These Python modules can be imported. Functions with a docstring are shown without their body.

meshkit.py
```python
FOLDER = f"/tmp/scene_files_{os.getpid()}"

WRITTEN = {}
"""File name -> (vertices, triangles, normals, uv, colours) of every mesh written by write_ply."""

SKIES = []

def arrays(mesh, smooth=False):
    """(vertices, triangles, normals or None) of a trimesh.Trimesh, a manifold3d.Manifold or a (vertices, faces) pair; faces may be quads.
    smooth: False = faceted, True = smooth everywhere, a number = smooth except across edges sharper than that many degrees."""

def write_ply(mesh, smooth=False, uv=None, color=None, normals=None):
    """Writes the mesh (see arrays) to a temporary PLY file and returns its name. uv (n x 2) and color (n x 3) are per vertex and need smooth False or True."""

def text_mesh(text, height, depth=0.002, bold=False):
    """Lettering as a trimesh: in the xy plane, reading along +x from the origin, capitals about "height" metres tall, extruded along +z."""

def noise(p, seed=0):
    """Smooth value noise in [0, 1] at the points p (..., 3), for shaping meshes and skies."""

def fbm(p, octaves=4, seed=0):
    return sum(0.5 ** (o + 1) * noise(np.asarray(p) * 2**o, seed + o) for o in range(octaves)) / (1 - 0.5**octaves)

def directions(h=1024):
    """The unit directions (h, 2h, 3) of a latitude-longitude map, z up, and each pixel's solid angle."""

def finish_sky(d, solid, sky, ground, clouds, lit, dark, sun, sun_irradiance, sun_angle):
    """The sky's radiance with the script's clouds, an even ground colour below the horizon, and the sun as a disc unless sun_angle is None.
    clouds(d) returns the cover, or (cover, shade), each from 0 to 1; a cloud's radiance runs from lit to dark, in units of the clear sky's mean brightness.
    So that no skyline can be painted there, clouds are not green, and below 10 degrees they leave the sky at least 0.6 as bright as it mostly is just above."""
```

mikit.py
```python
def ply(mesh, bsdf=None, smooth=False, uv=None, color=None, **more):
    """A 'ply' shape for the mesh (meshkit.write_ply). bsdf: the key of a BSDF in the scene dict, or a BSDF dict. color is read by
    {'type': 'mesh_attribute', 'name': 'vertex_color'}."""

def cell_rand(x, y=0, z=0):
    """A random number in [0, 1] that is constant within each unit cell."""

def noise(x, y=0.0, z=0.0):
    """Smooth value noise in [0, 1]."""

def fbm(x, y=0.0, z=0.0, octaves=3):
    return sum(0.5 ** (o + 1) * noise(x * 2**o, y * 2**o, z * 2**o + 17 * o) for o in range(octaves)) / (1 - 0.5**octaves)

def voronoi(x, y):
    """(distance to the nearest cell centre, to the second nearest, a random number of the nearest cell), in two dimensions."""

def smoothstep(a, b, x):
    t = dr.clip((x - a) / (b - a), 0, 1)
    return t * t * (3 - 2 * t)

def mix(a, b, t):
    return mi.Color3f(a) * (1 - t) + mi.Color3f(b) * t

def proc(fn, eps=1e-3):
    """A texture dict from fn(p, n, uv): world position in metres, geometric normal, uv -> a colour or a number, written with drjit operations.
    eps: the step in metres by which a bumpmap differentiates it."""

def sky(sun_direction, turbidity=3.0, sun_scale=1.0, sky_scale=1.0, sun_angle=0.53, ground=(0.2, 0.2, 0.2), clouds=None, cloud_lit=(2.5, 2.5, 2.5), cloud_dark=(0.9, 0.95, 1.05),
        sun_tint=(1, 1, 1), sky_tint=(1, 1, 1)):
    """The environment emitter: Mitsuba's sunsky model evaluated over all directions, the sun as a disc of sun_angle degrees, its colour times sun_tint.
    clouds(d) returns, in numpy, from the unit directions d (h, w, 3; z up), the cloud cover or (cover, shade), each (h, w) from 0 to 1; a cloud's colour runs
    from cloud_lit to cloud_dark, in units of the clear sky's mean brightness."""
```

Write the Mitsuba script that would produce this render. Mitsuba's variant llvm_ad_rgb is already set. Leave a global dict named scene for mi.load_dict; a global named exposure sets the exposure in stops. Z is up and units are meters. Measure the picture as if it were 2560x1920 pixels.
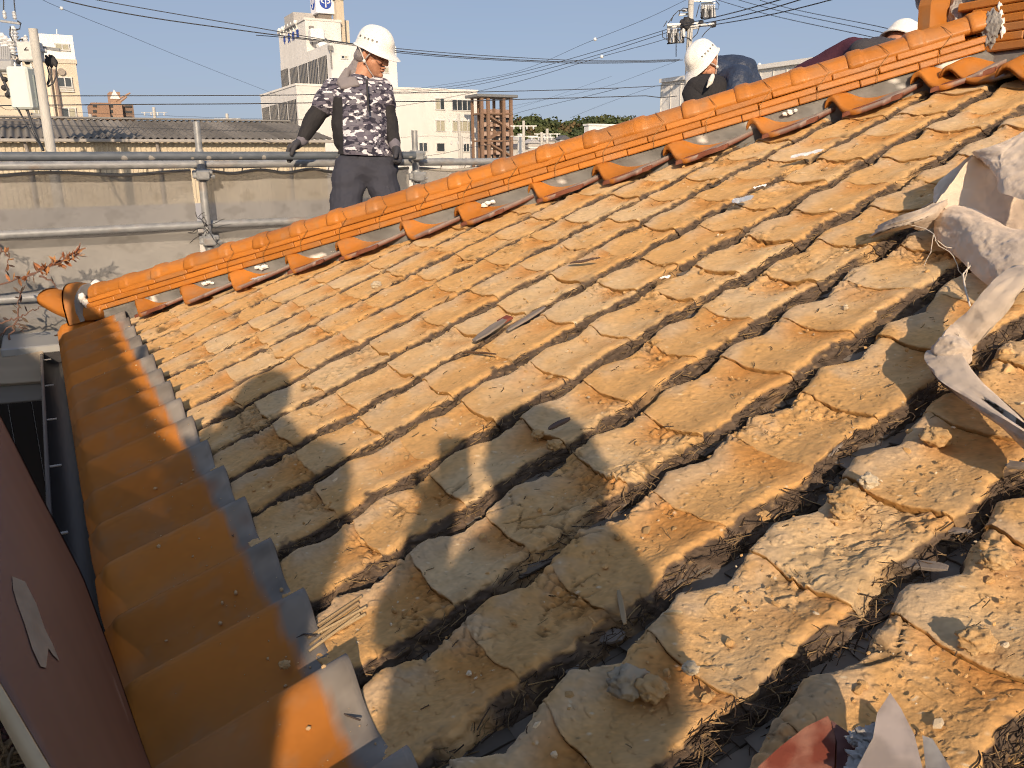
import math, random
import numpy as np
import trimesh, manifold3d
import mitsuba as mi
import drjit as dr
import mikit, meshkit
from shapely.geometry import Polygon, box as sbox

# ---------------------------------------------------------------- camera, sky, exposure
# x runs up the roof slope, y along the eave (away from the camera), z is up; the lens is at the origin, the street 6 m below
T = mi.ScalarTransform4f
FOC, PITCH, ROLL, AZ = 2060.39, 0.2614, -0.0104, 0.5101
_h = np.array([math.sin(AZ), math.cos(AZ), 0]); _r = np.array([math.cos(AZ), -math.sin(AZ), 0]); _z = np.array([0, 0, 1.0])
FW = math.cos(PITCH) * _h - math.sin(PITCH) * _z
_u = math.sin(PITCH) * _h + math.cos(PITCH) * _z
RT = math.cos(ROLL) * _r + math.sin(ROLL) * _u
UP = -math.sin(ROLL) * _r + math.cos(ROLL) * _u
scene, labels = {}, {}
scene['camera'] = {'type': 'perspective', 'fov': 2 * math.degrees(math.atan(1280 / FOC)), 'fov_axis': 'x', 'near_clip': 0.02, 'far_clip': 3000.0,
                   'to_world': T().look_at(origin=[0, 0, 0], target=FW.tolist(), up=UP.tolist())}
SUN = np.array([-0.396, -0.854, 0.338]); SUN /= np.linalg.norm(SUN)
def thin_haze(d):
    n = meshkit.fbm(d * np.array([2.2, 2.2, 9.0]) + 3.0, 4, 5)
    return np.clip((n - 0.42) * 0.9, 0, 0.20) + 0.20
scene['sky'] = mikit.sky(SUN.tolist(), turbidity=5.5, sun_scale=0.95, sky_scale=0.74, sun_tint=(0.92, 0.99, 1.22), sky_tint=(0.93, 0.97, 1.16),
                         clouds=thin_haze, cloud_lit=(1.15, 1.34, 1.70), cloud_dark=(1.02, 1.18, 1.5), ground=(0.16, 0.14, 0.12))
exposure = 2.42
GROUND = -6.0

def at(px, py, depth):
    """the point `depth` metres in front of the lens in the direction of a photograph pixel (2560 x 1920): used to set out real things at their real distance"""
    return depth * (FW + (px - 1280) / FOC * RT - (py - 960) / FOC * UP)
def at_y(px, py, y):
    d = FW + (px - 1280) / FOC * RT - (py - 960) / FOC * UP
    return d * (y / d[1])

# ---------------------------------------------------------------- materials
def rgb(*c): return {'type': 'rgb', 'value': [float(x) for x in (c[0] if len(c) == 1 else c)]}
VC = {'type': 'mesh_attribute', 'name': 'vertex_color'}
def prin(col, rough=0.7, **k):
    return {'type': 'principled', 'base_color': col if isinstance(col, dict) else rgb(col), 'roughness': rough, **k}
def two(b): return {'type': 'twosided', 'bsdf': b}
def bump(b, fn, scale=1.0, eps=1e-3): return {'type': 'bumpmap', 'arbitrary': mikit.proc(fn, eps), 'scale': scale, 'bsdf': b}
N, FB, SS = mikit.noise, mikit.fbm, mikit.smoothstep
def mud_bump(p, n, uv):
    a = FB(p.x * 210, p.y * 210, p.z * 210, 3)
    b = SS(0.62, 0.80, N(p.x * 95 + 7, p.y * 95, p.z * 95))
    return a * 0.0022 + b * 0.0022
def cloth_bump(p, n, uv): return FB(p.x * 38, p.y * 38, p.z * 38, 3) * 0.010
def fine_bump(p, n, uv): return FB(p.x * 60, p.y * 60, p.z * 60, 3) * 0.0012
def render_bump(p, n, uv): return FB(p.x * 3, p.y * 3, p.z * 3, 4) * 0.02
scene['mat_mud'] = two(bump(prin(VC, 0.95, specular=0.15), mud_bump, 1.0, 6e-4))
scene['mat_vc'] = two(prin(VC, 0.82, specular=0.3))
scene['mat_vc_wood'] = two(bump(prin(VC, 0.85, specular=0.25), fine_bump, 1.0))
scene['mat_glaze'] = two(bump(prin(VC, 0.46, specular=0.35, clearcoat=0.12, clearcoat_gloss=0.8), fine_bump, 0.5))
scene['mat_tile'] = two(bump(prin(VC, 0.62, specular=0.22), fine_bump, 0.6))
scene['mat_mortar'] = two(bump(prin(VC, 0.75, specular=0.4), fine_bump, 2.4))
scene['mat_cloth'] = two(bump(prin(VC, 0.95, specular=0.1, sheen=0.3), cloth_bump, 0.6))
def galv(p, n, uv):
    a = FB(p.x * 30, p.y * 30, p.z * 30, 3)
    r = SS(0.60, 0.75, FB(p.x * 9 + 3, p.y * 9, p.z * 9, 3))
    return mikit.mix(mikit.mix((0.20, 0.215, 0.23), (0.42, 0.43, 0.44), a), (0.33, 0.25, 0.19), r * 0.5)
scene['mat_steel'] = two(prin(mikit.proc(galv), 0.45, metallic=0.25, specular=0.5))
def darksteel(p, n, uv):
    a = FB(p.x * 26, p.y * 26, p.z * 26, 3)
    r = SS(0.66, 0.72, N(p.x * 40 + 3, p.y * 40, p.z * 40))
    return mikit.mix(mikit.mix((0.085, 0.105, 0.13), (0.15, 0.17, 0.20), a), (0.6, 0.56, 0.5), SS(0.80, 0.84, N(p.x * 22 + 3, p.y * 22, p.z * 22)) * 0.5)
scene['mat_darksteel'] = two(prin(mikit.proc(darksteel), 0.5, metallic=0.1, specular=0.4))
scene['mat_skin'] = two(prin(VC, 0.5, specular=0.4))
scene['mat_helmet'] = two(prin((0.80, 0.79, 0.75), 0.28, specular=0.5, clearcoat=0.5, clearcoat_gloss=0.85))
scene['mat_black'] = two(prin((0.03, 0.03, 0.034), 0.75))
scene['mat_white'] = two(prin((0.75, 0.75, 0.73), 0.5))
def concrete(p, n, uv): return mikit.mix((0.40, 0.39, 0.37), (0.56, 0.55, 0.52), FB(p.x * 4, p.y * 4, p.z * 1.3, 4))
scene['mat_concrete'] = two(prin(mikit.proc(concrete), 0.85))
def wallpaint(p, n, uv):
    st = FB(p.x * 1.1, p.y * 1.1, p.z * 0.12, 4)
    return mikit.mix((0.56, 0.55, 0.535), (0.69, 0.68, 0.66), st)
scene['mat_wall'] = two(bump(prin(mikit.proc(wallpaint), 0.85), render_bump, 0.3))
def creamwall(p, n, uv):
    st = FB(p.x * 1.3, p.y * 1.3, p.z * 0.15, 4)
    return mikit.mix((0.54, 0.465, 0.37), (0.65, 0.575, 0.475), st)
scene['mat_cream'] = two(prin(mikit.proc(creamwall), 0.85))
scene['mat_glass'] = two(prin((0.035, 0.045, 0.055), 0.08, specular=0.8))
scene['mat_frame'] = two(prin((0.55, 0.55, 0.54), 0.45))

# ---------------------------------------------------------------- mesh helpers
def numbered(key):
    if key not in scene and key not in _made: _made.add(key); return key
    i = 1
    while f'{key}_{i:03d}' in scene or f'{key}_{i:03d}' in _made: i += 1
    k = f'{key}_{i:03d}'; _made.add(k); return k
_made = set()
def tag(key, label=None, cat=None, group=None, kind=None):
    d = {k: v for k, v in (('label', label), ('category', cat), ('group', group), ('kind', kind)) if v}
    if d: labels[key] = {**labels.get(key, {}), **d}
def thing(name, label, cat, group=None, kind=None):
    key = numbered(name); tag(key, label, cat, group, kind); return key
def put(key, mesh, bsdf, smooth=False, color=None, uv=None):
    """adds one mesh under a fresh number of `key` and returns the key used"""
    key = numbered(key)
    if color is not None:
        v = np.asarray(mesh.vertices if hasattr(mesh, 'vertices') else mesh[0])
        color = np.broadcast_to(np.asarray(color, float), (len(v), 3))
        if smooth not in (True, False): smooth = True
    scene[key] = mikit.ply(mesh, bsdf, smooth=smooth, color=color, uv=uv)
    return key
def cat(ms):
    ms = [m if isinstance(m, trimesh.Trimesh) else trimesh.Trimesh(*m, process=False) for m in ms]
    return trimesh.util.concatenate(ms)
def frame(x, z=None):
    """rotation whose columns are x (given), y, z (near the given z)"""
    x = np.asarray(x, float); x = x / np.linalg.norm(x)
    z = np.array([0, 0, 1.0]) if z is None else np.asarray(z, float)
    if abs(x @ z) > 0.98 * np.linalg.norm(z): z = np.array([0, 1.0, 0])
    y = np.cross(z, x); y /= np.linalg.norm(y)
    return np.stack([x, y, np.cross(x, y)], 1)
def boxm(size, c=(0, 0, 0), R=None, ch=0.0):
    """a box with chamfered edges"""
    hx, hy, hz = np.asarray(size, float) / 2
    if ch <= 0:
        m = trimesh.creation.box(extents=size)
    else:
        ch = min(ch, hx * 0.6, hy * 0.6, hz * 0.6)
        pts = []
        for sx in (-1, 1):
            for sy in (-1, 1):
                for sz in (-1, 1):
                    pts += [(sx * (hx - ch), sy * hy - sy * ch * 0, sz * (hz - ch)), (sx * hx, sy * (hy - ch), sz * (hz - ch)), (sx * (hx - ch), sy * (hy - ch), sz * hz)]
        m = trimesh.convex.convex_hull(np.array(pts))
    v = np.asarray(m.vertices)
    if R is not None: v = v @ np.asarray(R).T
    return trimesh.Trimesh(v + np.asarray(c, float), m.faces, process=False)
def tube(pts, r, n=8, cap=True):
    p = np.asarray(pts, float); k = len(p)
    r = np.broadcast_to(np.asarray(r, float), (k,))
    t = np.gradient(p, axis=0); t /= np.linalg.norm(t, axis=1, keepdims=True) + 1e-12
    ref = np.array([0, 0, 1.0]) if abs(t[:, 2]).mean() < 0.9 else np.array([1.0, 0, 0])
    a = np.cross(t, ref); a /= np.linalg.norm(a, axis=1, keepdims=True) + 1e-12
    b = np.cross(t, a); ang = np.arange(n) * 2 * np.pi / n
    v = p[:, None] + r[:, None, None] * (np.cos(ang)[None, :, None] * a[:, None] + np.sin(ang)[None, :, None] * b[:, None])
    i, j = np.meshgrid(np.arange(k - 1), np.arange(n), indexing='ij'); j2 = (j + 1) % n
    q = np.stack([i * n + j, i * n + j2, (i + 1) * n + j2, (i + 1) * n + j], -1).reshape(-1, 4)
    f = np.vstack([q[:, [0, 2, 1]], q[:, [0, 3, 2]]]); v = v.reshape(-1, 3)
    if cap:
        c0, c1 = len(v), len(v) + 1; v = np.vstack([v, p[:1], p[-1:]]); J = np.arange(n); J2 = (J + 1) % n
        f = np.vstack([f, np.stack([np.full(n, c0), J, J2], 1), np.stack([np.full(n, c1), (k - 1) * n + J2, (k - 1) * n + J], 1)])
    return trimesh.Trimesh(v, f, process=False)
def bar(a, b, r, n=10): return tube([a, b], r, n)
def beam(a, b, w, h, ch=0.0, z=None):
    a, b = np.asarray(a, float), np.asarray(b, float)
    return boxm((np.linalg.norm(b - a), w, h), (a + b) / 2, frame(b - a, z), ch)
def gridf(n, m, flip=False):
    i, j = np.meshgrid(np.arange(n - 1), np.arange(m - 1), indexing='ij')
    a = (i * m + j).ravel(); b = a + 1; c = a + m; d = c + 1
    f = np.vstack([np.stack([a, c, b], 1), np.stack([b, c, d], 1)])
    return f[:, ::-1] if flip else f
def sheet(P):
    n, m = P.shape[:2]; return trimesh.Trimesh(P.reshape(-1, 3), gridf(n, m), process=False)
def solid(top, bot):
    """closes two grids of the same size (n, m, 3) into a slab; vertices: top grid, then bottom grid"""
    n, m = top.shape[:2]; o = n * m
    f = [gridf(n, m), gridf(n, m, True) + o]
    idx = np.arange(n * m).reshape(n, m)
    loop = np.concatenate([idx[0, :-1], idx[:-1, -1], idx[-1, :0:-1], idx[:0:-1, 0]])
    nx = np.roll(loop, -1)
    f += [np.stack([loop, nx, loop + o], 1), np.stack([nx, nx + o, loop + o], 1)]
    return trimesh.Trimesh(np.vstack([top.reshape(-1, 3), bot.reshape(-1, 3)]), np.vstack(f), process=False)
def prism(poly, depth, R=np.eye(3), o=(0, 0, 0)):
    """a polygon in the local xy plane, extruded along local z"""
    p = poly if isinstance(poly, Polygon) else Polygon(poly)
    m = trimesh.creation.extrude_polygon(p, depth, engine='earcut')
    return trimesh.Trimesh(np.asarray(m.vertices) @ np.asarray(R).T + np.asarray(o, float), m.faces, process=False)
def blob(c, r, seed=0, rough=0.25, sub=2, squash=(1, 1, 1), freq=2.0):
    m = trimesh.creation.icosphere(subdivisions=sub); v = np.asarray(m.vertices)
    k = 1 + rough * 2 * (meshkit.fbm(v * freq + seed * 7.3, 3, seed) - 0.5)
    return trimesh.Trimesh(v * k[:, None] * r * np.asarray(squash) + np.asarray(c, float), m.faces, process=False)
def fb(p, o=4, s=0): return meshkit.fbm(p, o, s)
def fb2(a, b, o=4, s=0): return meshkit.fbm(np.stack([a, b, np.full_like(a, 0.37 + s)], -1), o, s)
def sm(a, b, x):
    t = np.clip((x - a) / (b - a), 0, 1); return t * t * (3 - 2 * t)
def mixc(a, b, t): return np.asarray(a) * (1 - t[..., None]) + np.asarray(b) * t[..., None]
# ---------------------------------------------------------------- the roof being stripped: mud bed, shingles, eave tiles
SL = 0.386; TH = math.atan(SL); CT, ST = math.cos(TH), math.sin(TH)
X0, Z0 = 0.297, -0.767                 # a point of the plane of the mud tops, at the upper end of the eave tiles
SV, NV = np.array([CT, 0, ST]), np.array([-ST, 0, CT])
PITCHY, GAP0 = 0.24, 0.118             # width of one tile column and where its gap lies
S0, COURSE = (0.2916 - X0) / CT, 0.1852 / CT
THICK = 0.050                          # mud above the shingles
HIP = 5.03                             # x + y along the hip, on the mud
def roof(s, v, n):
    """slope coordinates (metres up the slope from the eave tiles, along the eave, above the mid plane of the mud tops) to world"""
    s, v, n = np.broadcast_arrays(s, v, n)
    return np.stack([X0 + CT * s - ST * n, v, Z0 + ST * s + CT * n], -1)
def mud_z(x): return Z0 + SL * (x - X0)
HOUSE = thing('house', 'house with an orange tiled hip roof, its near slope stripped down to the mud bed', 'house')
BED = HOUSE + '__mud_bed'
tag(BED, 'ochre mud bed left in stepped rows after the tiles were lifted')
rng = np.random.default_rng(11)
_pts = rng.random((9000, 2)) * np.array([5.0, 6.5]) + np.array([-0.4, -0.6])
from scipy.spatial import cKDTree
_tree = cKDTree(_pts); _tree2 = cKDTree(rng.random((95000, 2)) * np.array([5.0, 6.5]) + np.array([-0.4, -0.6]))
_tone = rng.random((40, 40)); _tone2 = rng.random((40, 40)); _tone3 = rng.random((40, 40)); _jit = (rng.random((40, 40)) - 0.5) * 0.050
def wave(s, k, side):
    """plan outline of a row's edge: it swings out once per course, and is ragged"""
    f = (s - S0) / COURSE; fr = f - np.floor(f)
    a = np.where(fr < 0.7, fr / 0.7, (1 - fr) / 0.3)
    r = (fb2(s * 9 + k * 5.1, s * 0 + side * 3.3 + k, 3, 2) - 0.5)
    r2 = (fb2(s * 55 + k * 9.7, s * 0 + side * 7.7 + k, 3, 3) - 0.5)
    return a, r, r2
def edges(s, k):
    near = sm(3.2, 0.9, GAP0 + PITCHY * k)          # gaps were swept wider near the camera
    a, r, r2 = wave(s, k, 0)
    vn = GAP0 + PITCHY * k + 0.036 + 0.000 * near + 0.010 * (a - 0.5) + 0.030 * r + 0.020 * r2
    a, r, r2 = wave(s + 0.07, k, 1)
    vf = GAP0 + PITCHY * (k + 1) - 0.008 - 0.012 * near + (0.012 + 0.026 * near) * (a - 0.5) + 0.034 * r + 0.018 * r2
    return vn, vf
def mud_pad(k, j, ds, fine):
    s_a, s_b = S0 + j * COURSE + (_jit[k % 40, j % 40] if j else 0), S0 + (j + 1) * COURSE + _jit[k % 40, (j + 1) % 40]
    n_s = max(8, int(round(COURSE / ds)))
    s = np.linspace(s_a, s_b, n_s + 1)
    nf = 6
    n_t = max(10, int(round(0.17 / ds))); n_n = max(5, int(round(0.055 / ds))); n_r = max(4, int(round(0.04 / ds)))
    t = np.concatenate([np.linspace(-1, 0, n_n, endpoint=False), np.linspace(0, 1, n_t), np.linspace(1, 2, n_r + 1)[1:]])
    S, Tt = np.meshgrid(s, t, indexing='ij')
    vn, vf = edges(S, k)
    tt = np.clip(Tt, 0, 1)
    fr0 = (s - s_a)[:, None] / (s_b - s_a) + 0 * Tt
    bw = lambda jj: 0.008 * ((tt - 0.45) / 0.5) ** 2 + 0.022 * (fb2(tt * 4 + k * 3.1, tt * 0 + jj * 1.7, 3, 8) - 0.5)
    S = S + bw(j) * (1 - fr0) + bw(j + 1) * fr0                                       # the steps are a little curved in plan
    v = vn + (vf - vn) * tt
    fr = (s - s_a)[:, None] / (s_b - s_a) + 0 * Tt
    h1 = _tone[k % 40, j % 40]; h2 = _tone2[k % 40, j % 40]; h3 = _tone3[k % 40, j % 40]
    step = (0.003 + 0.012 * h1 ** 1.4) * (0.75 + 0.25 * sm(3.0, 1.2, GAP0 + PITCHY * k))
    mid = np.exp(-((tt - 0.42) / 0.42) ** 4)
    n = -0.004 + step * (0.55 - fr) * (0.35 + 0.65 * mid) - 0.013 * (1 - ((tt - 0.5) / 0.5) ** 2) * mid + 0.006 * (h2 - 0.5)
    n = n - 0.007 * np.exp(-tt / 0.04) - 0.012 * np.exp(-(1 - tt) / 0.05)
    n = n + 0.014 * (fb2(S * 8, v * 8, 3, 21) - 0.5) + 0.007 * (fb2(S * 26, v * 26, 3, 23) - 0.5) + 0.0032 * (fb2(S * 190, v * 190, 2, 22) - 0.5)
    crumb = sm(0.54, 0.70, fb2(S * 7 + 2, v * 7, 3, 31) + 0.16 * sm(0.62, 0.98, fr) + 0.10 * sm(0.75, 1.0, tt) - 0.05 + 0.12 * (h3 - 0.5))
    rough = fb2(S * 85, v * 85, 4, 41) - 0.5
    dd2, ii2 = _tree2.query(np.stack([S + 0.006 * (fb2(S * 70, v * 70, 2, 53) - 0.5), v + 0.006 * (fb2(S * 70, v * 70, 2, 54) - 0.5)], -1), k=2)
    cell = (dd2[..., 1] - dd2[..., 0]) / 0.010; ch_ = ((ii2[..., 0] * 0.618) % 1.0)
    n = n + rough * (0.003 + 0.008 * crumb) + crumb * (0.007 * sm(0.0, 0.7, cell) * (0.3 + ch_) - 0.004)
    d, _ = _tree.query(np.stack([S + 0.012 * (fb2(S * 30, v * 30, 2, 51) - 0.5), v + 0.012 * (fb2(S * 30, v * 30, 2, 52) - 0.5)], -1), k=2)
    crack = sm(0.0032, 0.0008, d[..., 1] - d[..., 0]) * sm(0.60, 0.70, fb2(S * 7.3, v * 7.3, 3, 61) + 0.1 * crumb)
    n = n - 0.007 * crack
    # sides fall to the shingles
    sn, sf = np.clip(-Tt, 0, 1), np.clip(Tt - 1, 0, 1)
    fib = (fb2(S * 60, sn * 9 + k, 3, 71) - 0.5)
    v = v - 0.030 * sn ** 1.3 * (0.6 + 0.8 * h2) - sn * (1 - sn) * 0.05 * fib * 2 + 0.016 * sf + sf * (1 - sf) * 0.02 * fib
    base = -THICK - 0.004
    n = n * (1 - np.maximum(sn, sf)) + base * np.maximum(sn, sf) + (sn > 0) * (1 - sn) * sn * 0.022 * fib * 2
    # colours
    P = roof(S, v, n)
    big = fb2(S * 2.1, v * 2.1, 3, 81); med = fb2(S * 14, v * 14, 4, 82); fin = fb2(S * 130, v * 130, 3, 83)
    tan, pale, orange, grey = (0.575, 0.345, 0.143), (0.60, 0.43, 0.24), (0.50, 0.230, 0.064), (0.48, 0.36, 0.235)
    c = mixc(tan, pale, sm(0.40, 0.72, 0.55 * big + 0.45 * med + 0.30 * (h1 - 0.5)))
    c = c + (np.array(grey) - c) * (sm(0.55, 0.80, tt) * sm(0.40, 0.62, med + 0.2 * (h2 - 0.5)) * 0.75)[..., None]
    wet = sm(0.45, 0.95, fr) * mid * sm(0.34, 0.62, fb2(S * 8, v * 8, 3, 84) + 0.26 * (h2 - 0.3))
    c = c + (np.array(orange) - c) * (wet * 0.85)[..., None]
    c = c * (1 + 0.50 * (fin - 0.5) + 0.34 * (fb2(S * 330, v * 330, 2, 90) - 0.5) + 0.22 * (med - 0.5))[..., None]
    spk = sm(0.76, 0.80, fb2(S * 190, v * 190, 2, 85)); c = c + (np.array((0.72, 0.62, 0.44)) - c) * (spk * 0.8)[..., None]
    dsp = sm(0.77, 0.81, fb2(S * 120 + 9, v * 120, 2, 95)); c = c * (1 - 0.5 * dsp)[..., None]
    c = c * (1 - 0.62 * crack)[..., None]
    c = c * (1 + crumb * (0.25 * (ch_ - 0.5) - 0.40 * sm(0.30, 0.0, cell)))[..., None]
    rag = fb2(S * 40, v * 40, 3, 86) - 0.5
    edge = np.maximum(sm(-0.02, 0.12, sn - 0.05 + 0.55 * rag - 0.10 * sm(0.0, 0.12, tt)) * (tt < 0.2), sm(0.02, 0.4, sf))
    strip = sm(0.28, 0.42, fb2(S * 6 + k * 2.3, v * 0 + j * 0.31, 3, 87))
    bark = mixc((0.040, 0.030, 0.025), (0.165, 0.122, 0.090), fb2(S * 60, sn * 14 + v * 120, 4, 88) * 1.6 - 0.3)
    chip = sm(0.66, 0.72, fb2(S * 90, sn * 20 + v * 90, 2, 89)); bark = bark + (np.array((0.34, 0.23, 0.12)) - bark) * (chip * 0.75)[..., None]
    dmask = edge * np.maximum((0.12 + 0.88 * strip), sm(0.65, 0.95, sn))
    c = c + (bark - c) * dmask[..., None]
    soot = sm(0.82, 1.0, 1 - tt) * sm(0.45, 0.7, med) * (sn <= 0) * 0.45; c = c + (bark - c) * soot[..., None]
    # the fresh face of the step at the lower end
    if j > 0:
        k0 = step * (0.3 + 0.7 * mid[0]) + 0.016
        rows_P, rows_c = [], []
        top0 = n[0]
        for a in range(nf, 0, -1):
            q = a / nf
            nn = top0 - q * k0 * np.clip(1 - np.maximum(sn[0], sf[0]), 0, 1)
            ss = S[0] + 0.004 * q - 0.006 * (fb2(tt[0] * 22 + k, tt[0] * 0 + q * 2 + j, 3, 91) - 0.5)
            rows_P.append(roof(ss, v[0], nn))
            oc = mixc((0.38, 0.19, 0.06), (0.48, 0.28, 0.105), fb2(v[0] * 40, v[0] * 0 + q * 3, 3, 92)) * (0.9 + 0.3 * (fin[0][:, None] - 0.5))
            rows_c.append(oc * (1 - dmask[0][:, None]) + c[0] * dmask[0][:, None])
        P = np.concatenate([np.array(rows_P), P]); c = np.concatenate([np.array(rows_c), c])
    # broken front end at the eave
    elif True:
        q = np.array([1.0, 0.66, 0.33])
        fp = [roof(S[0] + 0.012 * a - 0.02 * (fb2(v[0] * 40 + a, v[0] * 0 + k, 3, 93) - 0.3), v[0], n[0] * (1 - a) + base * a) for a in q]
        P = np.concatenate([np.array(fp), P]); c = np.concatenate([np.repeat(c[:1] * 0.85, 3, 0), c])
    return P, np.clip(c, 0.01, 0.9)
def in_view(k, j):
    v = GAP0 + PITCHY * (k + 0.5); s = S0 + (j + 0.5) * COURSE
    p = roof(np.array(s), np.array(v), np.array(0.0))
    if p[0] + p[1] > HIP + 0.22: return None
    d = p @ FW
    if d < 0.4: return None
    x = 1280 + FOC * (p @ RT) / d; y = 960 - FOC * (p @ UP) / d; m = 260 / d
    if x < -m or x > 2560 + m or y < -m or y > 1920 + m: return None
    return d
PADS = []
for k in range(-3, 22):
    for j in range(0, 19):
        d = in_view(k, j)
        if d is not None: PADS.append((d, k, j))
PADS.sort()
far_v, far_f, far_c, o = [], [], [], 0
for i, (d, k, j) in enumerate(PADS):
    ds = 0.0036 if d < 1.7 else 0.0046 if d < 2.4 else 0.0062 if d < 3.4 else 0.0085
    P, c = mud_pad(k, j, ds, d < 2.4)
    m = sheet(P)
    # trim what would lie beyond the hip
    if i < 296:
        put(BED + '__mud_pad', m, 'mat_mud', True, c.reshape(-1, 3))
    else:
        far_v.append(m.vertices); far_f.append(m.faces + o); far_c.append(c.reshape(-1, 3)); o += len(m.vertices)
if far_v:
    kk = put(BED + '__far_mud', (np.vstack(far_v), np.vstack(far_f)), 'mat_mud', True, np.vstack(far_c)); tag(kk, kind='stuff')
print('pads', len(PADS))
# slope boards and the split shingles that show in the gaps
a = roof(np.array([-0.35, -0.35, 4.2, 4.2]), np.array([-2.2, 5.35, -2.2, 5.35]), np.full(4, -THICK - 0.016))
hipc = [roof(np.array(-0.30), np.array(-2.5), np.array(-THICK - 0.018)), roof(np.array(-0.30), np.array(5.26), np.array(-THICK - 0.018))]
ytop = HIP + 0.05 - 3.15
stop = (3.15 - X0) / CT
hipc += [roof(np.array(stop), np.array(ytop), np.array(-THICK - 0.018)), roof(np.array(stop), np.array(-2.5), np.array(-THICK - 0.018))]
hipc = np.array(hipc)
V = np.vstack([hipc, hipc - NV * 0.03])
F = [[0, 2, 1], [0, 3, 2], [4, 5, 6], [4, 6, 7]] + [q for a_ in range(4) for q in ([a_, (a_ + 1) % 4, a_ + 4], [(a_ + 1) % 4, (a_ + 1) % 4 + 4, a_ + 4])]
put(HOUSE + '__roof_boards', (V, np.array(F)), two(prin((0.05, 0.042, 0.036), 0.9)))
SH = []
for i in range(40):
    for k in range(-1, 70):
        s = -0.04 + i * 0.10 + 0; v = k * 0.078 - 0.2
        if X0 + CT * s + v > HIP - 0.02: continue
        p = roof(np.array(s), np.array(v), np.array(-THICK)); d = p @ FW
        if d < 0.5: continue
        x = 1280 + FOC * (p @ RT) / d; y = 960 - FOC * (p @ UP) / d
        if -150 < x < 2700 and -50 < y < 2080:
            g = ((v - GAP0) / PITCHY) % 1.0
            if g < 0.26 or g > 0.80: SH.append((d, s, v, i, k))
SH.sort()
rs = np.random.default_rng(5)
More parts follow.
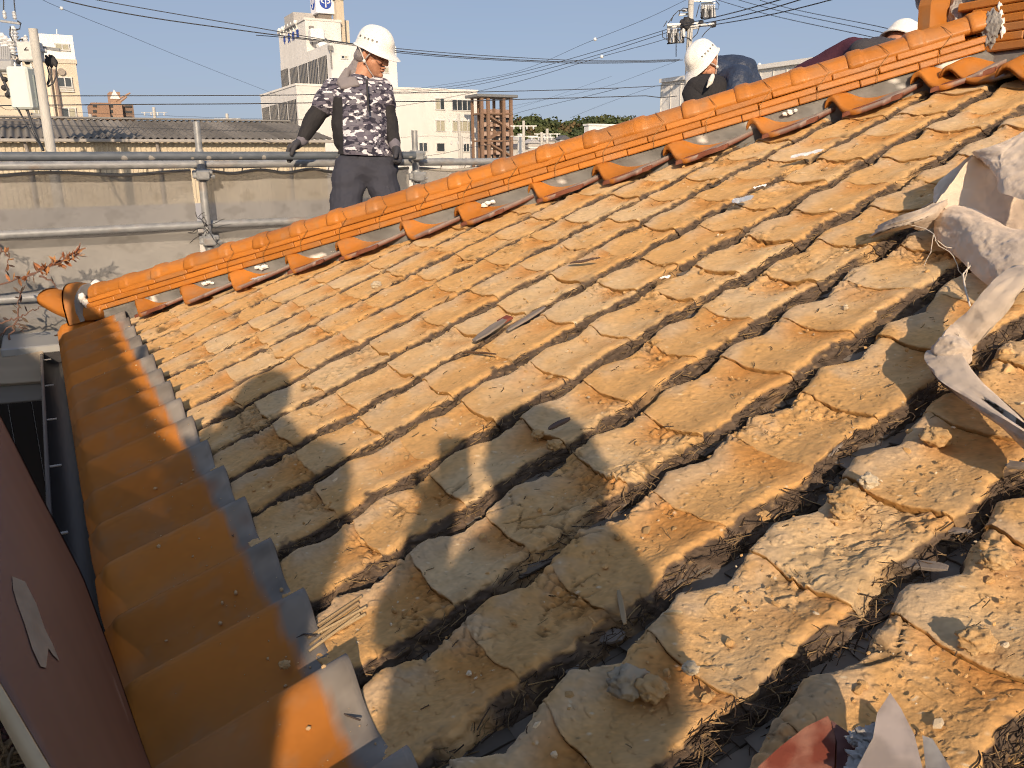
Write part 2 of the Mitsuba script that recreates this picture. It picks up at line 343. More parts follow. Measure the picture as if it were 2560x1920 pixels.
def shingle(s, v, i, k):
    L, W = 0.17 + 0.05 * rs.random(), 0.070 + 0.012 * rs.random()
    n = 9
    ss = np.linspace(0, L, n); vv = np.linspace(-W / 2, W / 2, 5)
    A, B = np.meshgrid(ss, vv, indexing='ij')
    rag = 0.010 * (fb2(B * 120 + i, B * 0 + k, 3, 4) - 0.5) * (1 - A / L)
    yaw = rs.normal(0, 0.10); lift = abs(rs.normal(0, 0.006))
    S = s + A * math.cos(yaw) - B * math.sin(yaw) + rag + rs.normal(0, 0.008); Vv = v + A * math.sin(yaw) + B * math.cos(yaw) + rs.normal(0, 0.008)
    nn = -THICK - 0.012 + 0.008 + 0.007 * (1 - A / L) + lift * (1 - A / L) + 0.003 * (fb2(A * 30 + k, B * 60 + i, 2, 6) - 0.5) + 0.0016 * ((i * 7 + k * 3) % 3)
    top = roof(S, Vv, nn); bot = roof(S, Vv, nn - 0.004)
    g = fb2(B * 160 + k * 3.1, A * 9 + i, 4, 7); tone = 0.7 + 0.6 * rs.random()
    c = mixc((0.075, 0.063, 0.052), (0.26, 0.22, 0.18), g * 1.4 - 0.2) * tone
    c = c + (np.array((0.30, 0.20, 0.11)) - c) * (sm(0.62, 0.75, fb2(S * 30, Vv * 30, 3, 8)) * 0.6)[..., None]
    m = solid(top, bot); return m, np.vstack([c.reshape(-1, 3), c.reshape(-1, 3) * 0.6])
fv, ff, fc, o = [], [], [], 0
for q, (d, s, v, i, k) in enumerate(SH):
    m, c = shingle(s, v, i, k)
    if q < 290: put(HOUSE + '__shingle_layer__shingle', m, 'mat_vc_wood', False, c)
    else: fv.append(m.vertices); ff.append(m.faces + o); fc.append(c); o += len(m.vertices)
if fv: tag(put(HOUSE + '__shingle_layer__far_shingles', (np.vstack(fv), np.vstack(ff)), 'mat_vc_wood', False, np.vstack(fc)), kind='stuff')
tag(HOUSE + '__shingle_layer', 'thin grey split wood shingles showing in the gaps of the mud')
print('shingles', len(SH))

# straw, bark fibres and crumbs that lie on the bed (nobody could count them)
_d = np.array([q[0] for q in PADS]); _k = np.array([q[1] for q in PADS]); _j = np.array([q[2] for q in PADS])
def fibres(n, seed):
    r = np.random.default_rng(seed)
    pr = 1 / _d ** 1.3; pr /= pr.sum(); q = r.choice(len(PADS), n, p=pr)
    s = S0 + (_j[q] + r.random(n)) * COURSE; vn, vf = edges(s, _k[q])
    side = r.random(n) < 0.95
    v = np.where(side, vn + 0.004 - 0.040 * r.random(n), vn + (vf - vn) * r.random(n)); nn = np.where(side, -THICK * (0.25 + 0.75 * r.random(n)), -0.010)
    L = r.uniform(0.008, 0.034, n) * np.where(side, 1.2, 0.6); w = r.uniform(0.0005, 0.0012, n)
    a = r.normal(0, 0.6, n) + np.where(r.random(n) < 0.75, 0, 1.4); e = r.normal(0, 0.16, n); bend = r.normal(0, 0.3, n)
    ts = np.linspace(-0.5, 0.5, 4)[None]
    S = s[:, None] + ts * (L * np.cos(a))[:, None] + (bend * L)[:, None] * ts ** 2
    Vv = v[:, None] + ts * (L * np.sin(a))[:, None] - (bend * L)[:, None] * ts ** 2
    Nn = nn[:, None] + ts * (L * e)[:, None] + 0.002
    ang = np.arange(3) * 2.094
    px_, pn_ = -np.sin(a), np.ones(n)
    S3 = S[:, :, None] + (w * px_)[:, None, None] * np.cos(ang); V3 = Vv[:, :, None] + (w * np.cos(a))[:, None, None] * np.cos(ang); N3 = Nn[:, :, None] + w[:, None, None] * np.sin(ang)
    P = roof(S3, V3, N3).reshape(-1, 3)
    i, k = np.meshgrid(np.arange(3), np.arange(3), indexing='ij'); k2 = (k + 1) % 3
    f1 = np.vstack([np.stack([i * 3 + k, (i + 1) * 3 + k, i * 3 + k2], -1).reshape(-1, 3), np.stack([i * 3 + k2, (i + 1) * 3 + k, (i + 1) * 3 + k2], -1).reshape(-1, 3)])
    F = (np.arange(n) * 12)[:, None, None] + f1[None]
    base = np.where((r.random(n) < 0.72)[:, None], np.array((0.075, 0.052, 0.036)), np.array((0.27, 0.185, 0.095))) * r.uniform(0.6, 1.4, n)[:, None]
    return P, F.reshape(-1, 3), np.repeat(base, 12, 0)
v_, f_, c_ = fibres(9000, 3)
tag(put(BED + '__straw', (v_, f_), 'mat_vc', True, c_), 'dark straw and bark fibres along the gaps', kind='stuff')
def crumbs(n, seed):
    r = np.random.default_rng(seed)
    ico = trimesh.creation.icosphere(subdivisions=0); iv, fi = np.asarray(ico.vertices), np.asarray(ico.faces)
    pr = 1 / _d; pr /= pr.sum(); q = r.choice(len(PADS), n, p=pr)
    s = S0 + (_j[q] + r.random(n) ** 0.5) * COURSE; vn, vf = edges(s, _k[q])
    on = r.random(n) < 0.72
    v = np.where(on, vn + (vf - vn) * r.random(n), vn - 0.035 * r.random(n)); nn = np.where(on, -0.013, -THICK + 0.002)
    R = np.minimum(0.0009 + 0.0013 * r.pareto(2.4, n), 0.0065)
    kx = 1 + 1.3 * (meshkit.fbm(iv[None] * 1.7 + (np.arange(n) * 1.37)[:, None, None], 2, 1) - 0.5)
    sc = r.uniform(0.5, 1.5, (n, 3))
    D = iv[None] * kx[..., None] * (R[:, None] * sc)[:, None]
    P = roof(s[:, None] + D[..., 0], v[:, None] + D[..., 1], nn[:, None] + R[:, None] * 0.4 + D[..., 2] * 0.7).reshape(-1, 3)
    F = (np.arange(n) * len(iv))[:, None, None] + fi[None]
    base = np.where((r.random(n) < 0.85)[:, None], np.array((0.50, 0.31, 0.135)), np.array((0.62, 0.50, 0.34))) * r.uniform(0.75, 1.15, n)[:, None]
    return P, F.reshape(-1, 3), np.repeat(base, len(iv), 0)
v_, f_, c_ = crumbs(8000, 4)
tag(put(BED + '__crumbs', (v_, f_), 'mat_vc', False, c_), 'loose crumbs of mud lying on the bed', kind='stuff')
# ---------------------------------------------------------------- eave tiles
EAVE = HOUSE + '__eave_row'
tag(EAVE, 'single course of orange glazed eave tiles with bare grey upper ends')
ORANGE = np.array((0.50, 0.183, 0.030))
def s_profile(t):
    """section of a pantile from its far roll (t = 0) to its near flat edge (t = 1), in metres"""
    return 0.044 * np.exp(-((t - 0.11) / 0.19) ** 2) - 0.010 * np.exp(-((t - 0.58) / 0.26) ** 2) + 0.004 * sm(0.75, 1.0, t) - 0.012 * sm(0.06, 0.0, t)
re = np.random.default_rng(8)
XE, ZE, TS = 0.0168, -0.852, 0.305       # front edge, height of the trough there, slope of the tile
def glaze(P, seed, grey=None):
    c = ORANGE * (0.80 + 0.26 * ((seed * 0.618) % 1.0) + 0.22 * (fb(P * 7 + seed, 3, 3)[..., None] - 0.5) + 0.10 * (fb(P * 60, 3, 4)[..., None] - 0.5))
    dust = sm(0.46, 0.75, fb(P * 9 + 4 * seed, 4, 5)) * 0.40 + sm(0.62, 0.7, fb(P * 40 + seed, 3, 6)) * 0.25
    c = c + (np.array((0.33, 0.20, 0.11)) - c) * dust[..., None]
    return c
def eave_tile(y_far, seed):
    L, W = 0.300, PITCHY + 0.028
    t = np.linspace(0, 1, 30); a = np.concatenate([np.linspace(0, 0.012, 3), np.linspace(0.022, L, 26)])
    A, Tt = np.meshgrid(a, t, indexing='ij')
    dy, dz, yaw = re.normal(0, 0.002), re.normal(0, 0.0025), re.normal(0, 0.006)
    X = XE + A + 0.016 * sm(0.15, 0.95, Tt) * np.exp(-A / 0.05); Y = y_far + dy - Tt * W + yaw * A
    h = s_profile(Tt)
    Z = ZE + dz + TS * A + h - 0.006 * np.exp(-A / 0.006)
    hue = 0.84 + 0.10 * ((seed * 0.37) % 1.0); cut = (Tt > 0.93) & (A > L - 0.03); X = np.where(cut, np.minimum(X, XE + L - 0.03 + (1 - Tt) / 0.07 * 0.03), X)
    top = np.stack([X, Y, Z], -1)
    # the lip that hangs over the gutter
    drop = np.linspace(1, 0, 7)[:-1]
    hang = 0.052 * sm(0.02, 0.12, t) * (1 - 0.25 * sm(0.8, 1.0, t)) + 0.012
    low = np.minimum(h[0] * 0.35, 0.01)
    lip = [np.stack([X[0] - 0.020 * np.sin(q * math.pi * 0.62), Y[0], Z[0] * (1 - q) + (ZE + low - hang) * q], -1) for q in drop]
    top = np.concatenate([np.array(lip), top])
    nb = np.zeros_like(top); nb[..., 0] = 0.3 * 0.014; nb[..., 2] = -0.014
    nb[:6, :, 0] = 0.014; nb[:6, :, 2] = 0
    bot = top + nb
    c = glaze(top, seed) * hue
    xx = top[..., 0] - XE; tt = np.broadcast_to(t, xx.shape)
    edge = 0.243 + 0.014 * np.exp(-((tt - 0.55) / 0.3) ** 2) - 0.014 * sm(0.75, 1.0, tt) + 0.016 * (fb2(tt * 8 + seed * 3, tt * 0, 3, 6) - 0.5)
    gm = sm(-0.008, 0.010, xx - edge)
    gcol = mixc((0.13, 0.115, 0.10), (0.32, 0.29, 0.255), fb(top * 26 + seed, 4, 7) * 1.3 - .15)
    stain = sm(0.60, 0.72, fb(top * 12 + seed * 2, 3, 8)) * 0.5; gcol = gcol + (np.array((0.30, 0.12, 0.05)) - gcol) * (stain * sm(0.06, 0.0, xx - edge))[..., None]
    c = c + (gcol - c) * gm[..., None]
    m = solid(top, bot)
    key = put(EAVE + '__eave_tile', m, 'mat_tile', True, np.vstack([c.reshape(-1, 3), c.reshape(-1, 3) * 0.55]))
for i in range(22):
    eave_tile(0.149 - 0.24 + 0.24 * i, i)
rd = np.random.default_rng(77); ico_ = trimesh.creation.icosphere(subdivisions=0); m = []
for i in range(420):
    yy = rd.uniform(0.3, 5.0); xx = XE + 0.05 + 0.24 * rd.random() ** 0.6; t_ = ((0.149 - yy) % PITCHY) / PITCHY; R_ = min(0.0008 + 0.0008 * rd.pareto(2.2), 0.004)
    m.append(trimesh.Trimesh(np.asarray(ico_.vertices) * R_ * rd.uniform(.6, 1.4, 3) + np.array((xx, yy, ZE + TS * (xx - XE) + s_profile(np.array(t_ / 1.117)) + R_ * 0.3)), ico_.faces, process=False))
tag(put(EAVE + '__grit', cat(m), two(prin((0.48, 0.34, 0.19), 0.95)), True), 'grit fallen on the eave tiles', kind='stuff')
# the upswept corner tile at the far end
t = np.linspace(0, 1, 24); w = np.linspace(-1, 1, 13)
A, B = np.meshgrid(t, w, indexing='ij')
cx = 0.26 - 0.27 * A; cy = 4.83 + 0.27 * A; cz = -0.715 - 0.10 * A + 0.17 * A ** 2.2
wd = 0.078 * (1 + 0.15 * A)
end = sm(0.86, 1.0, A)
top = np.stack([cx + B * wd * 0.707, cy + B * wd * 0.707, cz + 0.075 * np.sqrt(np.clip(1 - (B * 0.98) ** 2, 0, 1)) * (1 - 0.35 * end) - 0.03], -1)
bot = top.copy(); bot[..., 2] = np.minimum(top[..., 2] - 0.03, cz - 0.05 + 0.02 * A)
cc = glaze(top, 60)
put(HOUSE + '__corner_tile', solid(top, bot), 'mat_glaze', True, np.vstack([cc.reshape(-1, 3), cc.reshape(-1, 3) * 0.6]))

# ---------------------------------------------------------------- hip ridge
RIDGE = HOUSE + '__hip_ridge'
tag(RIDGE, 'orange glazed hip ridge of round caps on three courses of narrow flat tiles')
HD = np.array([-1, 1, -SL]); HD /= np.linalg.norm(HD)            # down the hip
HN = np.array([-1, -1, 0]) / math.sqrt(2)                        # towards the camera, level
HU = np.cross(HN, HD); HU = HU if HU[2] > 0 else -HU
K0 = np.array([3.064, 2.057, 0.504])                             # top of the first cap collar
CAPL = 0.21
def hip(a, b, c):
    """a down the hip, b towards the camera, c up, from the first collar's top"""
    a, b, c = np.broadcast_arrays(a, b, c)
    return K0 + a[..., None] * HD + b[..., None] * HN + c[..., None] * HU
rr = np.random.default_rng(21)
def cap_tile(i):
    a0 = -0.012 + i * CAPL
    lo = CAPL + 0.012; n = 34; u = np.linspace(0, lo, n)          # from its upper end down to the collar
    ang = np.linspace(-1, 1, 27)
    U, G = np.meshgrid(u, ang, indexing='ij')
    q = U - (lo - 0.050)
    coll = sm(-0.014, 0.0, q) * sm(0.050, 0.034, q) ** 0.5
    R = 0.070 + 0.006 * coll
    # a round back on two short upright sides
    th = G * 0.5 * math.pi * 1.0
    b = np.sin(th) * R * 1.05; c = np.cos(th) ** 0.85 * (0.045 + 0.0075 * coll)
    side = sm(0.80, 1.0, np.abs(G)); c = c - 0.016 * side
    b = np.where(np.abs(G) > 0.86, np.sign(G) * (R * 1.05 + 0.006 * side), b)
    jb, jc = rr.normal(0, 0.0015), rr.normal(0, 0.0015)
    top = hip(a0 + U - lo + CAPL * 0, b + jb, c - 0.050 + jc)
    bot = hip(a0 + U - lo, b * 0.82 + jb, np.minimum(c - 0.012, c) - 0.050 + jc)
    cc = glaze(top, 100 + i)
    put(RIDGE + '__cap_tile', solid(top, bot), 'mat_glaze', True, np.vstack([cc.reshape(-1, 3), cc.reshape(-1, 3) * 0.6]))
for i in range(0, 21): cap_tile(i)
def brick(key, a0, a1, b0, b1, c0, c1, seed, fn=hip, ch=0.0035):
    """a flat ridge tile: a chamfered bar"""
    L = a1 - a0
    prof = [(b0, c0), (b1 - ch, c0), (b1, c0 + ch), (b1, c1 - ch), (b1 - ch, c1), (b0, c1)]
    aa = [a0, a0 + ch, *np.linspace(a0, a1, 7)[1:-1], a1 - ch, a1]
    tilt = rr.normal(0, 0.0012); db = rr.normal(0, 0.0012)
    P = np.array([[fn(np.array(x), np.array(b + db - (ch * 0.8 if x in (a0, a1) and b > (b0 + b1) / 2 else 0)), np.array(c + tilt * (x - a0) / L)) for b, c in prof] for x in aa])
    n, m = P.shape[:2]
    P2 = P.reshape(-1, 3)
    f = []
    for i in range(n - 1):
        for j in range(m):
            a_, b_ = i * m + j, i * m + (j + 1) % m
            f += [[a_, b_, a_ + m], [b_, b_ + m, a_ + m]]
    for e in (0, n - 1):
        for j in range(1, m - 1): f.append([e * m, e * m + j, e * m + j + 1][::(1 if e else -1)])
    cc = glaze(P2, seed) * rr.uniform(0.92, 1.06)
    v = P2[np.array(f)].reshape(-1, 3); cidx = cc[np.array(f)].reshape(-1, 3)     # hard edges
    return put(key, (v, np.arange(len(v)).reshape(-1, 3)), 'mat_glaze', False, cidx)
H_END = 20 * CAPL + 0.02
for lay in range(3):
    c1 = -0.0655 - lay * 0.0265; c0 = c1 - 0.0242; b1 = 0.080 + 0.004 * lay
    a = -0.10 + (0.11, 0.0, 0.055)[lay]
    while a < H_END - 0.03:
        L = rr.uniform(0.20, 0.235); e = min(a + L, H_END)
        brick(RIDGE + '__course_tile', a, e - 0.003, -b1, b1, c0, c1, 200 + int(a * 100) + lay)
        a = e
C_BOT = -0.0655 - 3 * 0.0265
# mortar bed below the courses, in the hollows of the cut pantiles
u = np.linspace(-0.10, H_END - 0.01, 180); w = np.linspace(0, 1, 9)
A, B = np.meshgrid(u, w, indexing='ij')
bb = 0.072 - 0.012 * B + 0.012 * (fb2(A * 12, B * 3, 3, 3) - 0.5) + 0.005 * (fb2(A * 60, B * 12, 3, 4) - 0.5)
top = hip(A, bb, C_BOT + 0.004 - 0.115 * B); bot = hip(A, -bb, C_BOT + 0.004 - 0.115 * B)
mc = mixc((0.10, 0.097, 0.093), (0.25, 0.245, 0.235), fb(top * 16, 4, 5) * 1.4 - 0.2)
mc = mc + (np.array((0.78, 0.76, 0.72)) - mc) * (sm(0.68, 0.72, fb(top * 14 + 3, 3, 6)) * 0.9)[..., None]
put(RIDGE + '__mortar', solid(top, bot), 'mat_mortar', True, np.vstack([mc.reshape(-1, 3)] * 2))
# pantiles cut along the hip
rp = np.random.default_rng(33)
HC = float((K0 + HN * 0.05)[0] + (K0 + HN * 0.05)[1])
RED = np.array((0.155, 0.040, 0.022))
for i in range(17):
    yf = 1.62 + i * 0.212 + 0.06                       # far edge (roll) of this column
    W = 0.228; hx = HC - yf                                        # hip at the roll
    tail = hx - (0.025 + 0.05 * rp.random())
    if tail < 0.34: continue
    t = np.linspace(0, 1, 22); a = np.linspace(0, 1, 14)
    A, Tt = np.meshgrid(a, t, indexing='ij')
    Y = yf - Tt * W; far = np.maximum(HC - Y, tail + 0.01)
    broken = 0.05 * sm(0.55, 1.0, Tt) * (0.3 + rp.random()) + 0.006 * (fb2(Tt * 30 + i, Tt * 0, 3, 2) - 0.5) * sm(0.55, 0.7, Tt)
    Xs = tail + broken * 1.6; X = Xs + A * (far - Xs)
    Z = mud_z(X) + 0.034 + s_profile(Tt) * 1.05 - 0.10 * (X - tail) * 0.3
    top = np.stack([X, Y, Z], -1); bot = top.copy(); bot[..., 2] -= 0.017; bot[..., 0] += 0.004
    cc = glaze(top, 300 + i)
    gm = sm(0.60, 0.74, Tt + 0.05 * (fb2(A * 5 + i, Tt * 5, 3, 9) - 0.5))
    gcol = mixc((0.20, 0.15, 0.13), (0.36, 0.30, 0.26), fb(top * 40, 3, 3)); cc = cc + (gcol - cc) * gm[..., None]
    bc = np.where(gm[..., None] > 0.5, RED, ORANGE * 0.75)
    put(RIDGE + '__cut_pantile', solid(top, bot), 'mat_glaze', True, np.vstack([cc.reshape(-1, 3), bc.reshape(-1, 3)]))
    if rp.random() < 0.75:                                          # the broken strip of the tile below
        q = np.linspace(0, 1, 14); w2 = np.linspace(0, 1, 4); Q, B2 = np.meshgrid(q, w2, indexing='ij')
        Y2 = yf - 0.10 - 0.15 * Q; X2 = tail + 0.005 + 0.115 * Q - 0.020 * B2 - 0.012 * (fb2(Q * 12 + i, B2 * 2, 3, 5) - 0.5)
        Z2 = mud_z(X2) + 0.022 + 0.014 * Q
        tp = np.stack([X2, Y2, Z2], -1); bt = tp.copy(); bt[..., 2] -= 0.016
        c2 = mixc(RED * 0.8, (0.24, 0.10, 0.06), fb(tp * 30, 3, 6))
        put(RIDGE + '__broken_strip', solid(tp, bt), 'mat_vc', True, np.vstack([c2.reshape(-1, 3)] * 2))
# end plate with its mortar, at the foot of the hip
g = np.linspace(-1, 1, 25); u = np.linspace(0, 1, 8)
U, G = np.meshgrid(u, g, indexing='ij')
b = G * (0.10 + 0.035 * U); top_c = 0.012 + 0.030 * U
c = np.where(np.abs(G) < 1, (C_BOT - 0.03) + (top_c - C_BOT + 0.03) * np.clip(1 - np.abs(G) ** 3.2, 0, 1) ** 0.55, C_BOT - 0.03)
P1 = hip(H_END + 0.03 + 0.055 * U + 0.02 * U ** 2, b, c); P2 = hip(H_END + 0.018 + 0.055 * U, b * 0.84, np.minimum(c, C_BOT - 0.03 + (c - C_BOT + 0.03) * 0.84))
cc = glaze(P1, 400)
put(RIDGE + '__end_plate', solid(P1, P2), 'mat_glaze', True, np.vstack([cc.reshape(-1, 3), cc.reshape(-1, 3) * 0.7]))
face = [hip(np.array(H_END + 0.016), np.array(math.sin(x) * 0.108), np.array(C_BOT - 0.03 + (0.045 - C_BOT) * max(math.cos(x), 0) ** 0.7)) for x in np.linspace(-1.57, 1.57, 19)]
fm = [p + HD * 0.05 for p in face]
v = np.array(face + fm + [np.mean(face, 0), np.mean(fm, 0)]); n = len(face)
f = [[i, i + 1, i + n] for i in range(n - 1)] + [[i + 1, i + n + 1, i + n] for i in range(n - 1)] + [[2 * n, i + 1, i] for i in range(n - 1)] + [[2 * n + 1, i + n, i + n + 1] for i in range(n - 1)]
mcol = mixc((0.20, 0.19, 0.185), (0.33, 0.32, 0.31), fb(v * 14, 3, 2))
put(RIDGE + '__end_mortar', (v, np.array(f)), 'mat_mortar', False, mcol)
m = cat([blob(hip(np.array(H_END - 0.005), np.array(0.090 - 0.010 * i), np.array(-0.055 - 0.024 * i)), 0.019 - 0.001 * i, i, 0.5, 2, (1, 0.7, 1.2)) for i in range(4)] + [blob(hip(np.array(H_END + 0.012), np.array(-0.055), np.array(0.0)), 0.026, 9, 0.4, 2)])
put(RIDGE + '__white_plaster', m, two(prin((0.80, 0.79, 0.76), 0.8)), True)
for i, a in enumerate((0.62, 1.9, 3.1, 3.42)):
    m = cat([blob(hip(np.array(a + 0.02 * q), np.array(0.085 + 0.012 * rp.random()), np.array(C_BOT - 0.012 - 0.018 * rp.random())), 0.006 + 0.007 * rp.random(), i * 5 + q, 0.7, 2, (1.5, 0.5, 0.8)) for q in range(3)])
    put(RIDGE + '__white_plaster', m, two(prin((0.80, 0.79, 0.76), 0.8)), True)
# copper tie wires over the caps
for i in range(0, 16):
    a = 0.05 + i * 0.213
    p = [hip(np.array(a + 0.03 * math.cos(x)), np.array(math.sin(x) * 0.086), np.array(-0.055 + 0.050 * math.cos(x))) for x in np.linspace(-1.2, 1.6, 12)]
    p += [hip(np.array(a + 0.03 + 0.02), np.array(0.097), np.array(-0.10)), hip(np.array(a + 0.06), np.array(0.1), np.array(C_BOT))]
    put(RIDGE + '__tie_wire', tube(p, 0.0011, 5), two(prin((0.30, 0.17, 0.07), 0.4, metallic=0.7)), True)

# ---------------------------------------------------------------- main ridge (runs towards the camera, off to the right)
MR = HOUSE + '__main_ridge'
tag(MR, 'taller main ridge of stacked flat orange tiles running out of the picture')
MX, MY1 = 3.20, 2.02
def mr(a, b, c):
    a, b, c = np.broadcast_arrays(a, b, c)
    return np.stack([MX - b, MY1 - a, 0.345 + c], -1)
for lay in range(7):
    c0 = 0.028 + lay * 0.0315; b1 = 0.125 - 0.004 * lay
    a = (0.0, -0.06, 0.02, -0.05, -0.01, -0.07, 0.0)[lay]
    while a < 3.2:
        L = rr.uniform(0.235, 0.27); brick(MR + '__course_tile', a, a + L - 0.003, -b1, b1, c0, c0 + 0.029, 500 + lay * 30 + int(a * 10), mr, 0.004); a += L
for i in range(14):
    U, G = np.meshgrid(np.linspace(0, 0.235, 8), np.linspace(-1, 1, 19), indexing='ij')
    top = mr(i * 0.235 + U - 0.02, np.sin(G * 1.57) * 0.10, 0.25 + np.cos(G * 1.57) ** 0.8 * 0.075); bot = mr(i * 0.235 + U - 0.02, np.sin(G * 1.57) * 0.085, 0.25 + np.cos(G * 1.57) ** 0.8 * 0.06)
    cc = glaze(top, 700 + i); put(MR + '__cap_tile', solid(top, bot), 'mat_glaze', True, np.vstack([cc.reshape(-1, 3)] * 2))
A, B = np.meshgrid(np.linspace(-0.12, 3.2, 120), np.linspace(0, 1, 8), indexing='ij')
bb = 0.105 + 0.012 * (fb2(A * 14, B * 4, 3, 3) - 0.5)
top = mr(A, bb, 0.03 - 0.12 * B); bot = mr(A, -bb, 0.03 - 0.12 * B)
mc = mixc((0.14, 0.135, 0.13), (0.26, 0.25, 0.24), fb(top * 16, 4, 5))
put(MR + '__mortar', solid(top, bot), 'mat_mortar', True, np.vstack([mc.reshape(-1, 3)] * 2))
for i in range(12):                                                 # whole pantiles below the main ridge
    yf = 2.02 - i * PITCHY; t = np.linspace(0, 1, 24); a = np.linspace(0, 1, 10); A, Tt = np.meshgrid(a, t, indexing='ij')
    tail = 2.90 + 0.03 * (i == 0) - 0.02 * (i % 2)
    X = tail + A * 0.24; Y = yf - Tt * 0.27; Z = mud_z(X) + 0.030 + s_profile(Tt) * 1.05 - 0.05 * (X - tail)
    top = np.stack([X, Y, Z], -1); bot = top - np.array([0, 0, 0.018]); cc = glaze(top, 800 + i)
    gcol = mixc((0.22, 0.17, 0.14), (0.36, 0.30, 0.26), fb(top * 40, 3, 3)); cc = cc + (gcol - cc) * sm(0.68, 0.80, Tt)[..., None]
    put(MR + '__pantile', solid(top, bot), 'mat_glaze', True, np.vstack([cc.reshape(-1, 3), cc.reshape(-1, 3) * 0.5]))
# mortar patch where the ridges meet, and the upright end tile
m = blob(hip(np.array(-0.075), np.array(0.075), np.array(-0.075)), 0.036, 3, 0.5, 4, (0.55, 0.9, 1.6), 3.0)
mc = mixc((0.17, 0.165, 0.16), (0.32, 0.31, 0.30), fb(np.asarray(m.vertices) * 20, 3, 5)); put(MR + '__mortar_patch', m, 'mat_mortar', True, mc)
m = cat([blob(hip(np.array(-0.105 - 0.004 * i), np.array(0.10 - 0.012 * i), np.array(-0.10 + 0.030 * i)), 0.014, i, 0.6, 2, (0.8, 0.6, 1.4)) for i in range(5)])
put(MR + '__white_plaster', m, two(prin((0.80, 0.79, 0.76), 0.8)), True)
m = blob(mr(np.array(-0.10), np.array(0.03), np.array(0.19)), 0.075, 6, 0.4, 4, (0.7, 0.6, 1.3), 3.0)
mc = mixc((0.22, 0.21, 0.20), (0.5, 0.49, 0.47), fb(np.asarray(m.vertices) * 18, 3, 5)); put(MR + '__mortar_patch', m, 'mat_mortar', True, mc)
poly = Polygon([(-0.15, -0.02), (0.15, -0.02), (0.17, 0.20), (0.12, 0.36), (0, 0.42), (-0.12, 0.36), (-0.17, 0.20)]).buffer(0.01)
m = prism(poly, 0.05, np.stack([[1, 0, 0], [0, 0, 1], [0, 1, 0]], 1), (MX, MY1 + 0.13, 0.36))
m = m.subdivide().subdivide(); put(MR + '__end_tile', m, 'mat_glaze', False, glaze(np.asarray(m.vertices), 900))
# the slope on the far side of the hip, still tiled, and the house below
U, Q = np.meshgrid(np.linspace(0.0, 3.6, 60), np.linspace(0, 1, 200), indexing='ij')
xx = -0.02 + Q * 8.0; depth = np.clip(np.minimum(xx + 0.05, 3.25), 0.02, None)
yy = 5.12 - U / 3.6 * depth; zz = mud_z(5.12 - yy + 0.0) - 0.02 + 0.03 * np.abs(np.sin(xx / PITCHY * math.pi))
cc = glaze(np.stack([xx, yy, zz], -1), 950)
put(HOUSE + '__far_slope', sheet(np.stack([xx, yy, zz], -1)), 'mat_glaze', True, cc.reshape(-1, 3))
put(HOUSE + '__wall', boxm((6.0, 9.3, 4.9), (3.45, -0.05, GROUND + 2.45)), 'mat_cream')
# ---------------------------------------------------------------- ground, neighbour house, scaffold, sheets
def at_x(px, py, x):
    d = FW + (px - 1280) / FOC * RT - (py - 960) / FOC * UP
    return d * (x / d[0])
def at_z(px, py, z):
    d = FW + (px - 1280) / FOC * RT - (py - 960) / FOC * UP
    return d * (z / d[2])
def soil(p, n, uv):
    a = FB(p.x * 0.8, p.y * 0.8, 0.0, 4)
    return mikit.mix((0.055, 0.048, 0.04), (0.14, 0.125, 0.105), a)
scene['mat_soil'] = two(prin(mikit.proc(soil), 0.95))
gx, gy = np.meshgrid(np.array([-1500, -200, -40, -10, 0, 10, 40, 200, 1500.0]), np.array([-300, -40, -10, 0, 10, 40, 200, 1500.0]), indexing='ij')
put('ground', sheet(np.stack([gx, gy, gx * 0 + GROUND], -1)), 'mat_soil'); tag('ground', kind='structure')

# neighbour house behind the mesh, pale and plain
NB = thing('neighbour_house', 'pale neighbouring house seen through the scaffold mesh at left', 'house')
put(NB + '__wall', boxm((7.5, 4.0, 5.4), (1.2, 10.4, GROUND + 2.7), None, 0.01), 'mat_wall')
put(NB + '__roof_slab', boxm((7.8, 4.4, 0.10), (1.2, 10.4, GROUND + 5.452), None, 0.01), two(prin((0.36, 0.345, 0.33), 0.8)))
for x, z, w, h in ((0.55, -1.35, 0.9, 0.36), (2.6, -1.25, 0.8, 0.5)):
    k = put(NB + '__window', boxm((w + 0.08, 0.06, h + 0.08), (x, 8.385, z), None, 0.006), 'mat_frame')
    put(k + '__pane', boxm((w, 0.02, h), (x, 8.345, z)), 'mat_glass')
    put(k + '__mullion', boxm((0.03, 0.03, h), (x, 8.34, z)), 'mat_frame')
for i in range(17):                                        # lap siding on a side panel
    put(NB + '__siding_board', boxm((1.5, 0.03, 0.062), (0.35, 8.375 - 0.004 * (i % 2), -2.85 + i * 0.060), frame((1, 0, 0), (0, -0.18, 1)), 0.004), two(prin((0.50, 0.475, 0.45), 0.75)))
put(NB + '__door_panel', boxm((1.55, 0.05, 1.0), (2.0, 8.37, -2.45), None, 0.01), two(prin((0.74, 0.73, 0.69), 0.6)))
put(NB + '__canopy', boxm((1.75, 0.6, 0.07), (2.0, 8.09, -1.90), frame((1, 0, 0), (0, -0.15, 1)), 0.01), two(prin((0.55, 0.51, 0.42), 0.7)))
put(NB + '__balcony_rail', boxm((1.9, 0.10, 0.36), (-1.25, 7.9, -0.98), None, 0.012), 'mat_white')
put(NB + '__balcony_floor', boxm((2.4, 0.7, 0.08), (-1.05, 8.1, -1.22), None, 0.012), two(prin((0.6, 0.58, 0.54), 0.7)))
put(NB + '__gutter', boxm((3.6, 0.09, 0.07), (0.2, 8.32, -2.98), None, 0.01), two(prin((0.5, 0.5, 0.48), 0.6)))
